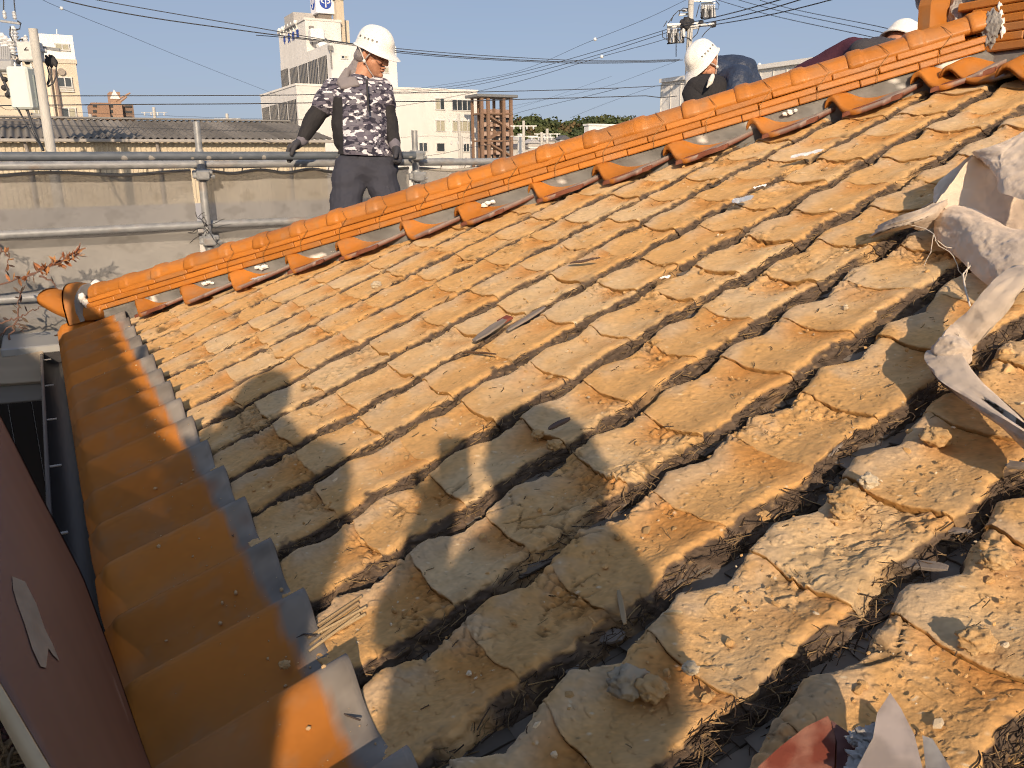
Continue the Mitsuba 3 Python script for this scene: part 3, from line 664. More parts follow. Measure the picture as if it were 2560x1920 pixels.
put(NB + '__downpipe', tube([(-0.02, 8.3, -2.98), (-0.02, 8.3, GROUND)], 0.035, 10), two(prin((0.40, 0.41, 0.42), 0.5)), 30)

# scaffold on the far side of the house
SC = thing('scaffold', 'steel pipe scaffold with clamps round the eaves, a deck along each side', 'scaffold')
YR = 5.50
def rail(key, a, b, r=0.0243, mat='mat_steel'):
    n = 12; t = np.linspace(0, 1, n)[:, None]; p = np.asarray(a) * (1 - t) + np.asarray(b) * t
    return put(key, tube(p, r, 16), mat, 40)
h1 = rail(SC + '__handrail', (-2.2, 5.25, 0.065), (2.22, 5.25, 0.059), 0.0243, 'mat_darksteel'); tag(h1, 'dark blue grey handrail the standing man leans on')
rail(SC + '__rail', (-2.2, YR, 0.013), (0.875, YR, 0.015)); rail(SC + '__rail', (0.86, YR - 0.002, 0.012), (2.62, YR, 0.018)); rail(SC + '__rail', (2.36, YR, 0.014), (5.2, YR, 0.02))
rail(SC + '__rail', (-2.2, YR, -0.375), (0.90, YR, -0.350)); rail(SC + '__rail', (0.90, YR, -0.350), (3.2, YR, -0.352))
rail(SC + '__rail', (-2.2, YR, -0.722), (1.3, YR, -0.722))
def clamp(c, along):
    R = frame(along)
    parts = [boxm((0.055, 0.075, 0.062), c, R, 0.008), boxm((0.030, 0.094, 0.036), np.asarray(c) + R @ np.array((0.02, 0.01, 0)), R, 0.006),
             tube([np.asarray(c) + R @ np.array((-0.01, -0.06, 0.0)), np.asarray(c) + R @ np.array((-0.01, 0.062, 0.0))], 0.007, 6), tube([np.asarray(c) + R @ np.array((-0.01, 0.055, 0.0)), np.asarray(c) + R @ np.array((-0.01, 0.068, 0.0))], 0.013, 6)]
    return cat(parts)
def post(x, y, z1, collars):
    k = put(SC + '__post', cat([tube([(x, y, GROUND), (x, y, z1 - 0.16)], 0.0243, 16), tube([(x, y, z1 - 0.17), (x, y, z1)], 0.0205, 16)]), 'mat_steel', 40)
    for z in collars:
        put(k + '__clamp', clamp((x, y - 0.035, z), (0, 0, 1)), 'mat_steel')
        put(k + '__clamp', cat([tube([(x, y, z - 0.035), (x, y, z + 0.04)], 0.034, 14), boxm((0.11, 0.03, 0.05), (x, y - 0.01, z + 0.005), None, 0.006), boxm((0.03, 0.11, 0.05), (x, y, z + 0.004), None, 0.006)]), 'mat_steel', 30)
    return k
post(0.895, YR - 0.052, 0.262, (-0.05, -0.445)); post(2.305, YR - 0.052, 0.225, (-0.085, 0.055, -0.45)); post(4.1, YR - 0.052, 0.2, (0.0,)); post(-1.35, YR - 0.05, 0.25, (0.0, -0.4))
for i, (x0, x1) in enumerate(((-2.4, -0.3), (-0.28, 1.6), (1.62, 3.5), (3.52, 5.2))):
    k = put(SC + '__deck_plank', boxm((x1 - x0, 0.46, 0.045), ((x0 + x1) / 2, 5.32 - 0.0, -0.955), None, 0.006), two(prin((0.40, 0.41, 0.41), 0.5, metallic=0.4)))
# near side deck and guard, below and beside the eave
for i, (y0, y1) in enumerate(((-2.2, 0.4), (0.42, 2.4), (2.42, 4.6))):
    for e in (-1.02, -0.56):
        put(SC + '__deck_edge', beam((e, y0, -2.35), (e, y1, -2.35), 0.03, 0.05, 0.004), 'mat_steel')
    m = []
    n = int((y1 - y0) / 0.045)
    for q in range(-8, n):
        for s_ in (1, -1):
            ya = y0 + q * 0.045; xa, xb = (-1.02, -0.56) if s_ > 0 else (-0.56, -1.02)
            a, b = np.array((xa, ya, -2.34)), np.array((xb, ya + 0.36, -2.34))
            ta, tb = np.clip((y0 - a[1]) / 0.36, 0, 1), np.clip((y1 - a[1]) / 0.36, 0, 1)
            if tb - ta > 0.02: m.append(beam(a + (b - a) * ta, a + (b - a) * tb, 0.004, 0.006))
    put(SC + '__deck_mesh', cat(m), 'mat_steel')
for y in (-1.6, 0.42, 2.42, 4.3):
    k = put(SC + '__bracket', cat([beam((-1.25, y, -2.40), (-0.30, y, -2.40), 0.05, 0.06, 0.006), beam((-1.2, y, -2.9), (-0.45, y, -2.42), 0.03, 0.03, 0.004)]), 'mat_steel')
for y in (-1.6, 0.5, 2.14): put(SC + '__post', tube([(-1.18, y, GROUND), (-1.18, y, 0.55)], 0.0243, 14), 'mat_steel', 40)
rail(SC + '__rail', (-1.22, -1.9, 0.45), (-1.22, 2.25, 0.45)); rail(SC + '__rail', (-1.22, -1.9, -0.62), (-1.22, 2.95, -0.62))

# mesh sheets laced to the rails: woven, one can see through them
def weave(p, n, uv):
    a = FB(p.x * 3.0, p.y * 3.0, p.z * 2.0, 3); d = SS(0.52, 0.72, FB(p.x * 11, p.y * 3, p.z * 11, 3))
    return mikit.mix(mikit.mix((0.165, 0.16, 0.155), (0.25, 0.245, 0.235), a), (0.12, 0.112, 0.10), d * 0.5)
scene['mat_sheet'] = {'type': 'mask', 'opacity': 0.80, 'nested': two(prin(mikit.proc(weave), 0.9))}
scene['mat_sheet_dense'] = two(prin((0.34, 0.32, 0.29), 0.9))
def mesh_sheet(x0, x1, z0, z1, y, seed, label, sag=0.02):
    A, B = np.meshgrid(np.linspace(0, 1, 60), np.linspace(0, 1, 50), indexing='ij')
    x = x0 + (x1 - x0) * A; edge = np.minimum(A, 1 - A)
    z = z1 + (z0 - z1) * B - sag * np.sin(A * math.pi * 4) ** 2 * (1 - B)
    fold = 0.035 * np.sin((A - 0.5) * 17 + B * 4 + seed) * np.exp(-edge / 0.12) * (1 - 0.6 * B) + 0.09 * (fb2(A * 5 + seed, B * 3, 3, 5) - 0.5) + 0.05 * (0.12 - np.abs(fb2(A * 9 + seed + B * 4, B * 2.5, 2, 7) - 0.5)) + 0.022 * (fb2(A * 26 + seed, B * 11, 2, 6) - 0.5)
    k = thing('mesh_sheet', label, 'scaffold sheet', 'mesh sheets laced to the scaffold')
    put(k + '__netting', sheet(np.stack([x, y + fold, z], -1)), 'mat_sheet', True)
    hem = np.stack([x[:, 0], y + fold[:, 0] - 0.004, z[:, 0] - 0.012], -1); put(k + '__hem', tube(hem, (0.010), 6), 'mat_sheet_dense', True)
    for i in range(1, 12):
        xx = x0 + (x1 - x0) * i / 12.0; put(k + '__lacing', tube([(xx, y - 0.01, z1 - 0.02), (xx + 0.005, y - 0.045, z1 + 0.03), (xx + 0.008, y - 0.03, z1 + 0.055), (xx + 0.012, y + 0.02, z1 + 0.03)], 0.0035, 5), 'mat_sheet_dense', True)
    return k
mesh_sheet(-2.2, 0.85, -1.30, -0.012, YR + 0.04, 1, 'grey beige mesh sheet left of the first scaffold post')
mesh_sheet(0.93, 2.27, -2.6, -0.012, YR + 0.045, 2, 'grey beige mesh sheet behind the legs of the standing man')
mesh_sheet(2.34, 4.6, -2.6, -0.012, YR + 0.04, 3, 'grey beige mesh sheet right of the second scaffold post')
# loose tie wires at the post
k = thing('wire_tie', 'tangle of loose wire ends tied at the scaffold post', 'wire')
rw = np.random.default_rng(4); m = []
for i in range(9):
    p = np.array((0.88, YR - 0.10, -0.36)); d = rw.normal(0, 1, 3) * (0.5, 0.25, 1); pts = [p + rw.normal(0, 0.01, 3)]
    for q in range(5): d = d + rw.normal(0, 0.5, 3); d[2] -= 0.15; pts.append(pts[-1] + d / np.linalg.norm(d) * 0.028)
    m.append(tube(pts, 0.0022, 5))
put(k + '__strand', cat(m), 'mat_black', True)
# guard sheet on the near walkway (behind and left of the lens; it shades the eave)
scene['mat_guard'] = {'type': 'mask', 'opacity': 0.95, 'nested': two(prin((0.12, 0.13, 0.14), 0.9))}
gs = thing('guard_sheet', 'dark scaffold sheet on the near walkway that shades the eave tiles', 'scaffold sheet')
A, B = np.meshgrid(np.linspace(0, 1, 40), np.linspace(0, 1, 24), indexing='ij')
put(gs + '__netting', sheet(np.stack([-1.20 + 0.02 * np.sin(A * 40), -1.9 + 4.05 * A, 0.44 - 0.03 * np.sin(A * math.pi * 5) ** 2 - 2.7 * B], -1)), 'mat_guard', True)

# gutter along the eave
def halfpipe(x, z, y0, y1, r, n=14):
    g = np.linspace(math.pi, 2 * math.pi, n); Y, G = np.meshgrid(np.linspace(y0, y1, 40), g, indexing='ij')
    top = np.stack([x + r * np.cos(G), Y, z + r * np.sin(G)], -1); bot = np.stack([x + (r + 0.004) * np.cos(G), Y, z + (r + 0.004) * np.sin(G)], -1)
    return solid(top, bot)
gut = put(HOUSE + '__gutter', halfpipe(-0.035, -0.985, -0.8, 5.15, 0.055), two(prin((0.035, 0.03, 0.028), 0.5)), 40)
put(gut + '__rim', tube([(-0.094, -0.8, -0.982), (-0.094, 5.15, -0.982)], 0.008, 8), two(prin((0.10, 0.085, 0.078), 0.45)), 40)
for y in np.arange(0.6, 5.1, 0.62): put(gut + '__hanger', boxm((0.05, 0.014, 0.005), (-0.075, y, -0.983), None, 0.001), two(prin((0.30, 0.29, 0.28), 0.4, metallic=0.4)))
put(gut + '__end_box', boxm((0.13, 0.13, 0.10), (-0.04, 5.16, -1.0), None, 0.008), 'mat_black')
put(HOUSE + '__fascia', boxm((0.03, 5.9, 0.16), (0.06, 2.15, -0.99), None, 0.004), 'mat_black')

LN = thing('added_side_house', 'added grey house on the left, unseen, put in to shade the passage', 'house')  # unseen house, added to keep the sun off the passage
put(LN + '__wall', boxm((6.0, 17.0, 7.0), (-5.9, -0.5, GROUND + 3.5), None, 0.02), 'mat_wall')
put(LN + '__roof', prism([(-3.5, 0), (3.5, 0), (0, 1.0)], 17.6, np.stack([[1, 0, 0], [0, 0, 1], [0, -1, 0]], 1), (-5.9, 8.3, GROUND + 6.98)), two(prin((0.10, 0.10, 0.11), 0.7)))
put(LN + '__window', boxm((0.08, 1.7, 1.2), (-2.88, 1.0, GROUND + 4.2)), 'mat_glass')
FN = thing('added_shade_fence', 'added dark fence standing in for the black shade below the timber board at left', 'fence')  # invented fence: its near black boards stand in for deep shade
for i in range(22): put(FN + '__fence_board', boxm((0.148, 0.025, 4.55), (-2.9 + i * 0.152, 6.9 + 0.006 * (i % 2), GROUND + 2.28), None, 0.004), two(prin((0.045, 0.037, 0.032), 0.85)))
# plywood form panel leaning beside the eave
ed = [at_z(430, 2050, -0.80), at_z(361, 1874, -0.80), at_z(285, 1650, -0.80), at_z(208, 1440, -0.80), at_z(104, 1240, -0.79), at_z(0, 1035, -0.77), at_z(-90, 900, -0.74)]
lo = [at_z(210, 2060, -0.52), at_z(125, 1920, -0.52), at_z(40, 1775, -0.52), at_z(-60, 1610, -0.52), at_z(-190, 1400, -0.52), at_z(-330, 1180, -0.52), at_z(-450, 1000, -0.50)]
ed, lo = np.array(ed), np.array(lo)
w = np.linspace(0, 1, 24)[None, :, None]; tt_ = np.linspace(0, 6, 40)
E1 = np.stack([np.interp(tt_, np.arange(7), ed[:, c]) for c in range(3)], -1); L1 = np.stack([np.interp(tt_, np.arange(7), lo[:, c]) for c in range(3)], -1)
G_ = E1[:, None] * (1 - w) + L1[:, None] * w
nn_ = np.cross(G_[1, 0] - G_[0, 0], G_[0, -1] - G_[0, 0]); nn_ /= np.linalg.norm(nn_); nn_ = nn_ if nn_[2] > 0 else -nn_
G_ = G_ + nn_ * 0.018 * np.sin(np.linspace(0, 1, 24) * math.pi)[None, :, None]
A, B = np.meshgrid(np.linspace(0, 1, 40), np.linspace(0, 1, 24), indexing='ij')
pc = mixc((0.085, 0.034, 0.022), (0.135, 0.062, 0.040), fb2(B * 16, A * 3, 4, 3)); scr = sm(0.66, 0.70, fb2(B * 90, A * 3, 3, 9)) * sm(0.5, 0.6, fb2(B * 5, A * 4, 2, 10)); pc = pc + (np.array((0.22, 0.15, 0.11)) - pc) * (scr * 0.6)[..., None]
PLY = thing('plywood_panel', 'brown painted plywood panel leaning beside the eave, a pale strip torn from its face', 'panel')
put(PLY + '__face', solid(G_, G_ - nn_ * 0.010), two(prin(VC, 0.55)), True, np.vstack([pc.reshape(-1, 3)] * 2))
# bare torn patch (0.8 mm proud) and the raw edge strip with red paint
tc = [(28, 1442), (60, 1455), (88, 1510), (110, 1575), (128, 1610), (146, 1655), (130, 1640), (118, 1622), (112, 1672), (98, 1668), (78, 1625), (58, 1560), (40, 1510), (30, 1475)]
a0, n0 = G_[12, 12], nn_
def on_panel(px, py):
    d = FW + (px - 1280) / FOC * RT - (py - 960) / FOC * UP
    best = None
    for q in range(39):
        for r_ in range(23):
            p0, p1, p2 = G_[q, r_], G_[q + 1, r_], G_[q, r_ + 1]
            nrm = np.cross(p1 - p0, p2 - p0); s_ = (p0 @ nrm) / (d @ nrm); P_ = d * s_
            uv_ = np.linalg.lstsq(np.stack([p1 - p0, p2 - p0], 1), P_ - p0, rcond=None)[0]
            if -0.01 <= uv_[0] <= 1.01 and -0.01 <= uv_[1] <= 1.01: return P_
    return d * ((a0 @ n0) / (d @ n0))
pp = np.array([on_panel(*q) for q in tc]) + nn_ * 0.0016
cen = np.array([on_panel(75, 1550)]) + nn_ * 0.0016
m = trimesh.Trimesh(np.vstack([pp, cen]), [[i, (i + 1) % len(pp), len(pp)] for i in range(len(pp))], process=False).subdivide().subdivide().subdivide()
put(PLY + '__torn_patch', m, two(prin(VC, 0.8)), False, mixc((0.20, 0.15, 0.10), (0.32, 0.25, 0.17), fb(np.asarray(m.vertices) * np.array((90, 25, 60)), 4, 3)))
ep = L1 + nn_ * 0.001; side = np.cross(nn_, L1[10] - L1[9]); side /= np.linalg.norm(side); side = side if side @ (L1[10] - E1[10]) > 0 else -side
T0 = np.stack([ep, ep + side * 0.014 + nn_ * 0.0], 1); m = solid(T0, T0 - nn_ * 0.014)
v = np.asarray(m.vertices); yv = v[:, 1]
redm = sm(0.62, 0.645, yv) * sm(0.715, 0.700, yv) * (0.5 + 0.5 * sm(0.4, 0.6, fb(v * 90, 2, 3)))
ec = mixc((0.52, 0.36, 0.19), (0.66, 0.50, 0.30), fb(v * 60, 3, 4)); ec = ec + (np.array((0.45, 0.05, 0.045)) - ec) * redm[:, None]
put(PLY + '__edge_strip', m, two(prin(VC, 0.7)), True, ec)
# timber board at the corner of the eaves, its shaded part a darker piece
def grain_board(key, a, b, w_, th, seed, c0=(0.30, 0.25, 0.19), c1=(0.46, 0.39, 0.30), z=None):
    m = beam(a, b, w_, th, 0.004, z); 
    for _ in range(3): m = m.subdivide()
    v = np.asarray(m.vertices); R = frame(np.asarray(b) - np.asarray(a), z); l = v @ R
    return put(key, m, 'mat_vc_wood', False, mixc(c0, c1, fb(l * np.array((3, 40, 40)) + seed, 4, 2)))
kb = thing('timber_board', 'broad weathered timber board lying at the scaffold corner left of the eave end', 'board')
grain_board(kb + '__board', (-1.6, 5.22, -0.985), (-0.09, 5.05, -1.03), 0.22, 0.03, 1, z=(0, -0.75, 0.66))
grain_board(kb + '__shaded_part', (-1.6, 5.13, -1.13), (-0.075, 4.99, -1.165), 0.10, 0.03, 2, (0.16, 0.15, 0.14), (0.25, 0.235, 0.22), z=(0, -0.9, 0.4))  # lower part of the same board, its shade put into darker colours
# slatted steps far below, a shaded shrub and fallen leaves between house and walkway
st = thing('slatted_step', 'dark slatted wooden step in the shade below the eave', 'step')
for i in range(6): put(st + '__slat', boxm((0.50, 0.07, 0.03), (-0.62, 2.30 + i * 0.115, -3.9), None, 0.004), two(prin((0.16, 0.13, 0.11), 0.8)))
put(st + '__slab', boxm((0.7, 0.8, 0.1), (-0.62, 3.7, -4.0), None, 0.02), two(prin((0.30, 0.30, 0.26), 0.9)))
rl = np.random.default_rng(9)
def leaf_cloud(n, c, s_, size, seed):
    r = np.random.default_rng(seed); P = np.asarray(c) + r.normal(0, 1, (n, 3)) * np.asarray(s_)
    a = r.normal(0, 1, (n, 3)); a /= np.linalg.norm(a, axis=1, keepdims=True); b = np.cross(a, r.normal(0, 1, (n, 3))); b /= np.linalg.norm(b, axis=1, keepdims=True)
    L = size * r.uniform(0.6, 1.3, (n, 1)); V = np.stack([P - a * L, P + b * L * 0.4, P + a * L, P - b * L * 0.4], 1).reshape(-1, 3)
    F = (np.arange(n) * 4)[:, None, None] + np.array([[0, 1, 2], [0, 2, 3]])[None]; return V, F.reshape(-1, 3)
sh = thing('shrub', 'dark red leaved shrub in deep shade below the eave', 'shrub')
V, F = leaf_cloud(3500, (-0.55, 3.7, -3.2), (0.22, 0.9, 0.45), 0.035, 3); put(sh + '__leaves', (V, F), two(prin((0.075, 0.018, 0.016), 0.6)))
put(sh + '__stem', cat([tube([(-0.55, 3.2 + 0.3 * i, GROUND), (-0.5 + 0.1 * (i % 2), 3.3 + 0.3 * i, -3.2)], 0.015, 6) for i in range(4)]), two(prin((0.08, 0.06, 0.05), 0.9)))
tw = thing('twig_heap', 'heap of bare pale twigs at the lower left corner under the panel', 'twigs')
m = []
for i in range(70):
    p = at(rl.uniform(-60, 110), rl.uniform(1780, 1960), 1.55) + np.array((0, 0, -0.05)) ; d = rl.normal(0, 1, 3) * (1, 1, 0.5); pts = [p]
    for q in range(5): d = d + rl.normal(0, 0.45, 3); pts.append(pts[-1] + d / np.linalg.norm(d) * 0.035)
    m.append(tube(pts, [0.004, 0.0035, 0.003, 0.003, 0.002, 0.0015], 5))
put(tw + '__twig', cat(m), two(prin((0.30, 0.215, 0.125), 0.85)), True); tag(tw + '__twig', kind='stuff')

# the leafy branch that pokes in at the left
br = thing('leafy_branch', 'thin branch with reddish autumn leaves in front of the mesh sheet', 'branch')
def sprig(pts, n, seed, col):
    r = np.random.default_rng(seed); p = np.array([at(*q, 4.55) for q in pts]); tt = np.linspace(0, len(p) - 1, 24)
    c = np.stack([np.interp(tt, np.arange(len(p)), p[:, i]) for i in range(3)], -1) + r.normal(0, 0.004, (24, 3))
    put(br + '__twig', tube(c, np.linspace(0.006, 0.0018, 24), 6), two(prin((0.16, 0.09, 0.07), 0.8)), True)
    for i in range(n):
        q = c[int((0.25 + 0.75 * (i + 0.5) / n) * 23)]; d = r.normal(0, 1, 3) + (c[-1] - c[0]) * 1.2; d /= np.linalg.norm(d); L = r.uniform(0.03, 0.06)
        sidev = np.cross(d, r.normal(0, 1, 3)); sidev /= np.linalg.norm(sidev); up_ = np.cross(sidev, d)
        tl = np.linspace(0, 1, 5); wd = np.sin(tl * math.pi) ** 0.8 * L * 0.17
        mid = q + d * (tl * L)[:, None] + up_ * (0.25 * L * tl ** 2)[:, None]
        V = np.concatenate([mid + sidev * wd[:, None] + up_ * (wd * 0.3)[:, None], mid, mid - sidev * wd[:, None] + up_ * (wd * 0.3)[:, None]])
        F = [[a_ * 5 + i_, a_ * 5 + i_ + 1, (a_ + 1) * 5 + i_] for a_ in (0, 1) for i_ in range(4)] + [[a_ * 5 + i_ + 1, (a_ + 1) * 5 + i_ + 1, (a_ + 1) * 5 + i_] for a_ in (0, 1) for i_ in range(4)]
        put(br + '__leaf', (V, np.array(F)), col[i % len(col)])
LC = [two(prin(c, 0.6)) for c in ((0.34, 0.13, 0.05), (0.28, 0.10, 0.045), (0.40, 0.19, 0.07), (0.22, 0.10, 0.05))]
DC = [two(prin(c, 0.7)) for c in ((0.07, 0.05, 0.045), (0.10, 0.07, 0.05))]
sprig([(-60, 730), (20, 705), (70, 690), (120, 668), (165, 650), (205, 632)], 44, 1, LC); sprig([(60, 694), (100, 676), (140, 656), (175, 640), (200, 625)], 46, 11, LC)
sprig([(-40, 820), (30, 800), (70, 785), (105, 765)], 4, 2, DC); sprig([(20, 850), (45, 790), (52, 735), (50, 725)], 9, 3, DC); sprig([(-30, 600), (0, 620), (20, 640), (15, 680)], 12, 4, [*LC[2:], *DC])
sprig([(100, 690), (130, 700), (145, 720), (150, 770)], 3, 5, DC); sprig([(-30, 870), (20, 820), (45, 810), (60, 830)], 6, 6, DC)
# ---------------------------------------------------------------- buildings
BLIND = two(prin((0.10, 0.10, 0.105), 0.5)); 
scene['mat_louvre'] = two(prin((0.20, 0.195, 0.19), 0.55)); scene['mat_louvre_dark'] = two(prin((0.03, 0.032, 0.036), 0.4))
scene['mat_curtain'] = two(prin((0.36, 0.35, 0.27), 0.7)); scene['mat_blue'] = two(prin((0.02, 0.06, 0.33), 0.5))
BANK = thing('office_building', 'white stepped office tower with a blue emblem cube on its roof, behind the standing man', 'building')
def fbox(key, x0, x1, y0, y1, z0, z1, mat, ch=0.0): return put(key, boxm((x1 - x0, y1 - y0, z1 - z0), ((x0 + x1) / 2, (y0 + y1) / 2, (z0 + z1) / 2), None, ch), mat)
YA = 112.0
cA = at_y(824, 106, YA); xA = cA[0]; cAr = at_y(990, 114, YA)
cB = at_x(761, 49, xA); YB = cB[1]; back = at_x(695, 84, xA)[1]
cBr = at_y(851, 56, YB)
fbox(BANK + '__tower', xA, cAr[0], YA, back, GROUND, cA[2], 'mat_wall')
fbox(BANK + '__upper_tower', xA + 0.05, cBr[0], YB, back - 0.05, cA[2] - 0.5, cB[2], 'mat_wall')
fbox(BANK + '__parapet', xA - 0.12, cBr[0] + 0.12, YB - 0.12, back + 0.1, cB[2] - 0.02, cB[2] + 0.28, two(prin((0.62, 0.60, 0.57), 0.8)))
YP = 104.0
cP = at_y(740, 213, YP); cPr = at_y(1193, 224, YP); pback = at_x(651, 240, cP[0])[1]
fbox(BANK + '__podium', cP[0], cPr[0], YP, pback, GROUND, cP[2], 'mat_wall')
fbox(BANK + '__podium_parapet', cP[0] - 0.1, cPr[0] + 0.1, YP - 0.1, pback, cP[2] - 0.02, cP[2] + 0.22, two(prin((0.70, 0.68, 0.65), 0.8)))
def front_window(bld, y, x0, y0, x1, y1, panes=2, cur=None):
    a, b = at_y(x0, y0, y), at_y(x1, y1, y); cx, cz = (a[0] + b[0]) / 2, (a[2] + b[2]) / 2; w, h = abs(b[0] - a[0]), abs(a[2] - b[2])
    k = put(bld + '__window', boxm((w, 0.16, h), (cx, y - 0.03, cz)), 'mat_glass')
    put(k + '__frame', cat([boxm((w + 0.16, 0.14, 0.09), (cx, y - 0.09, cz + s_ * h / 2)) for s_ in (-1, 1)] + [boxm((0.09, 0.14, h), (cx - w / 2 + w * i / panes, y - 0.09, cz)) for i in range(panes + 1)]), 'mat_frame')
    for i in range(panes):
        if cur and i in cur: put(k + '__blind', boxm((w / panes - 0.12, 0.03, h * 0.9), (cx - w / 2 + w * (i + 0.5) / panes, y - 0.13, cz - h * 0.02)), 'mat_curtain')
    return k
def q2(x, y): return 640 + x / 3.456, y / 3.456
for (a, b, c, d), n, cur in (((1548, 850, 1625, 948), 2, (0,)), ((1690, 860, 1865, 957), 4, ()), ((1552, 1040, 1630, 1135), 2, (0, 1)), ((1695, 1042, 1867, 1137), 4, (0, 1, 2, 3)), ((1405, 1233, 1478, 1307), 2, ()),
                             ((1557, 1236, 1628, 1308), 1, ()), ((1788, 1240, 1840, 1310), 2, ()), ((1158, 840, 1195, 980), 1, ()), ((1160, 1035, 1200, 1120), 1, (0,)), ((1158, 1230, 1196, 1300), 1, ())):
    x0, y0 = q2(a, b); x1, y1 = q2(c, d); front_window(BANK, YP, x0, y0, x1, y1, n, cur)
for (a, b, c, d) in ((735, 480, 790, 510), (1072, 578, 1143, 632)):
    x0, y0 = q2(a, b); x1, y1 = q2(c, d); front_window(BANK, YA, x0, y0, x1, y1, 2, (1,))
def side_window(bld, x, px0, px1, yt, yb):
    """a tall louvred opening in the face that looks towards -x; px0 is its far edge"""
    a, b = at_x(px0, yt[0], x), at_x(px1, yt[1], x); lo = at_x(px1, yb, x)[2]; top = (a[2] + b[2]) / 2
    ya, yb_ = b[1], a[1]; k = put(bld + '__louvre_window', boxm((0.10, yb_ - ya, top - lo), (x - 0.02, (ya + yb_) / 2, (top + lo) / 2)), 'mat_louvre_dark')
    n = 6
    for i in range(n): put(k + '__fin', boxm((0.06, (yb_ - ya) / n * 0.22, top - lo), (x - 0.09, ya + (yb_ - ya) * (i + 0.5) / n, (top + lo) / 2)), 'mat_louvre')
for a, b, yt, yb in ((215, 275, (605, 597), 755), (293, 358, (590, 578), 742), (368, 440, (568, 545), 740), (450, 530, (536, 511), 740), (538, 610, (502, 480), 735)):
    side_window(BANK, xA, q2(a, 0)[0], q2(b, 0)[0], (yt[0] / 3.456, yt[1] / 3.456), yb / 3.456)
for a, b, yt, yb in ((55, 112, (935, 922), 1085), (122, 185, (915, 902), 1080), (195, 265, (895, 880), 1080), (275, 345, (875, 858), 1080)):
    side_window(BANK, cP[0], q2(a, 0)[0], q2(b, 0)[0], (yt[0] / 3.456, yt[1] / 3.456), yb / 3.456)
# rooftop things
def q3(x, y): return 640 + x / 6.9125, y / 6.9125
a, b = at_y(*q3(1045, 225), YB + 2), at_y(*q3(1365, 240), YB + 2)
sx0, sx1, sz0 = a[0], b[0], (a[2] + b[2]) / 2; W = sx1 - sx0; H = W * 1.12
sg = thing('rooftop_sign', 'white cube sign with a round blue emblem on the office roof', 'sign')
fbox(sg + '__cube', sx0, sx1, YB + 2, YB + 2 + W, sz0, sz0 + H, two(prin((0.72, 0.74, 0.78), 0.5)), 0.05)
fbox(sg + '__stand', sx0 + 0.4, sx1 - 0.4, YB + 2.4, YB + 2 + W - 0.4, cB[2] + 0.2, sz0, two(prin((0.18, 0.16, 0.14), 0.8)))
def emblem(R, o, r):
    th = np.linspace(0, 2 * math.pi, 48, endpoint=False)
    put(sg + '__emblem_disc', prism(np.stack([np.cos(th) * r, np.sin(th) * r], 1), 0.05, R, o), 'mat_blue')
    o2 = np.asarray(o) + R[:, 2] * 0.03
    ring = Polygon(np.stack([np.cos(th) * r * 0.80, np.sin(th) * r * 0.36 + r * 0.15], 1)).difference(Polygon(np.stack([np.cos(th) * r * 0.60, np.sin(th) * r * 0.22 + r * 0.15], 1)))
    shp = ring.difference(sbox(-r * 0.26, -r * 0.3, r * 0.26, r * 0.12)).union(sbox(-r * 0.09, -r * 0.78, r * 0.09, r * 0.72))
    for g in getattr(shp, 'geoms', [shp]): put(sg + '__emblem_mark', prism(g, 0.05, R, o2), 'mat_white')
ce = at_y(*q3(1200, 42), YB + 2); rE = 105 / 6.9125 / 2060 * (ce @ FW)
emblem(np.stack([[1, 0, 0], [0, 0, 1], [0, -1, 0]], 1).astype(float), (ce[0], YB + 1.99, ce[2]), rE)
emblem(np.stack([[0, -1, 0], [0, 0, 1], [-1, 0, 0]], 1).astype(float), (sx0 - 0.01, YB + 2 + W / 2, ce[2]), rE)
ch = at_y(*q3(1400, 380), YB + 1); ch2 = at_y(*q3(1530, 380), YB + 1); ct = at_y(*q3(1460, 5), YB + 1)[2]
put(BANK + '__chimney', boxm((ch2[0] - ch[0], 1.6, ct - cB[2] + 8), ((ch[0] + ch2[0]) / 2, YB + 1.8, (ct + cB[2] - 8) / 2)), two(prin((0.50, 0.43, 0.33), 0.85)))
put(BANK + '__chimney_cap', boxm((ch2[0] - ch[0] + 0.4, 2.0, 0.5), ((ch[0] + ch2[0]) / 2, YB + 1.8, ct + 0.35)), 'mat_black')
a, b = at_y(*q3(1545, 600), YB + 3), at_y(*q3(1603, 355), YB + 3); fbox(BANK + '__vent_tower', a[0], b[0], YB + 3, YB + 5, a[2] - 5, b[2], two(prin((0.56, 0.50, 0.40), 0.85)))
a, b = at_y(*q3(865, 345), YB + 4), at_y(*q3(1015, 235), YB + 4); fbox(BANK + '__plant_room', a[0] - 1.8, b[0], YB + 4, YB + 9, cB[2] - 0.1, b[2], two(prin((0.38, 0.37, 0.36), 0.85)))
for i in range(6): a = at_x(*q3(405 + i * 55, 525 - i * 28), xA - 0.2); put(BANK + '__roof_lamp', cat([blob(a, 0.32, i, 0.1, 1), bar(a, a - np.array((-0.2, 0, 1.0)), 0.08, 6)]), 'mat_white')
for px, py, pz in ((958, 490, 790), (1285, 830, 1180)): a = at_y(*q3(px, py), (YB if px < 1000 else YA) - 0.3); b = at_y(*q3(px, pz), (YB if px < 1000 else YA) - 0.3); put(BANK + '__downpipe', cat([bar((a[0], a[1], a[2]), (a[0], a[1], b[2]), 0.10, 8), boxm((0.6, 0.4, 0.6), a)]), 'mat_louvre')
a = at_y(*q3(1045, 610), YB - 1.5); put(BANK + '__flood_lamp', cat([boxm((2.0, 1.6, 1.6), a, None, 0.2), boxm((1.4, 1.2, 1.0), a + np.array((0.7, -0.2, -1.3)), frame((1, 0, 0.6)), 0.1)]), 'mat_white')
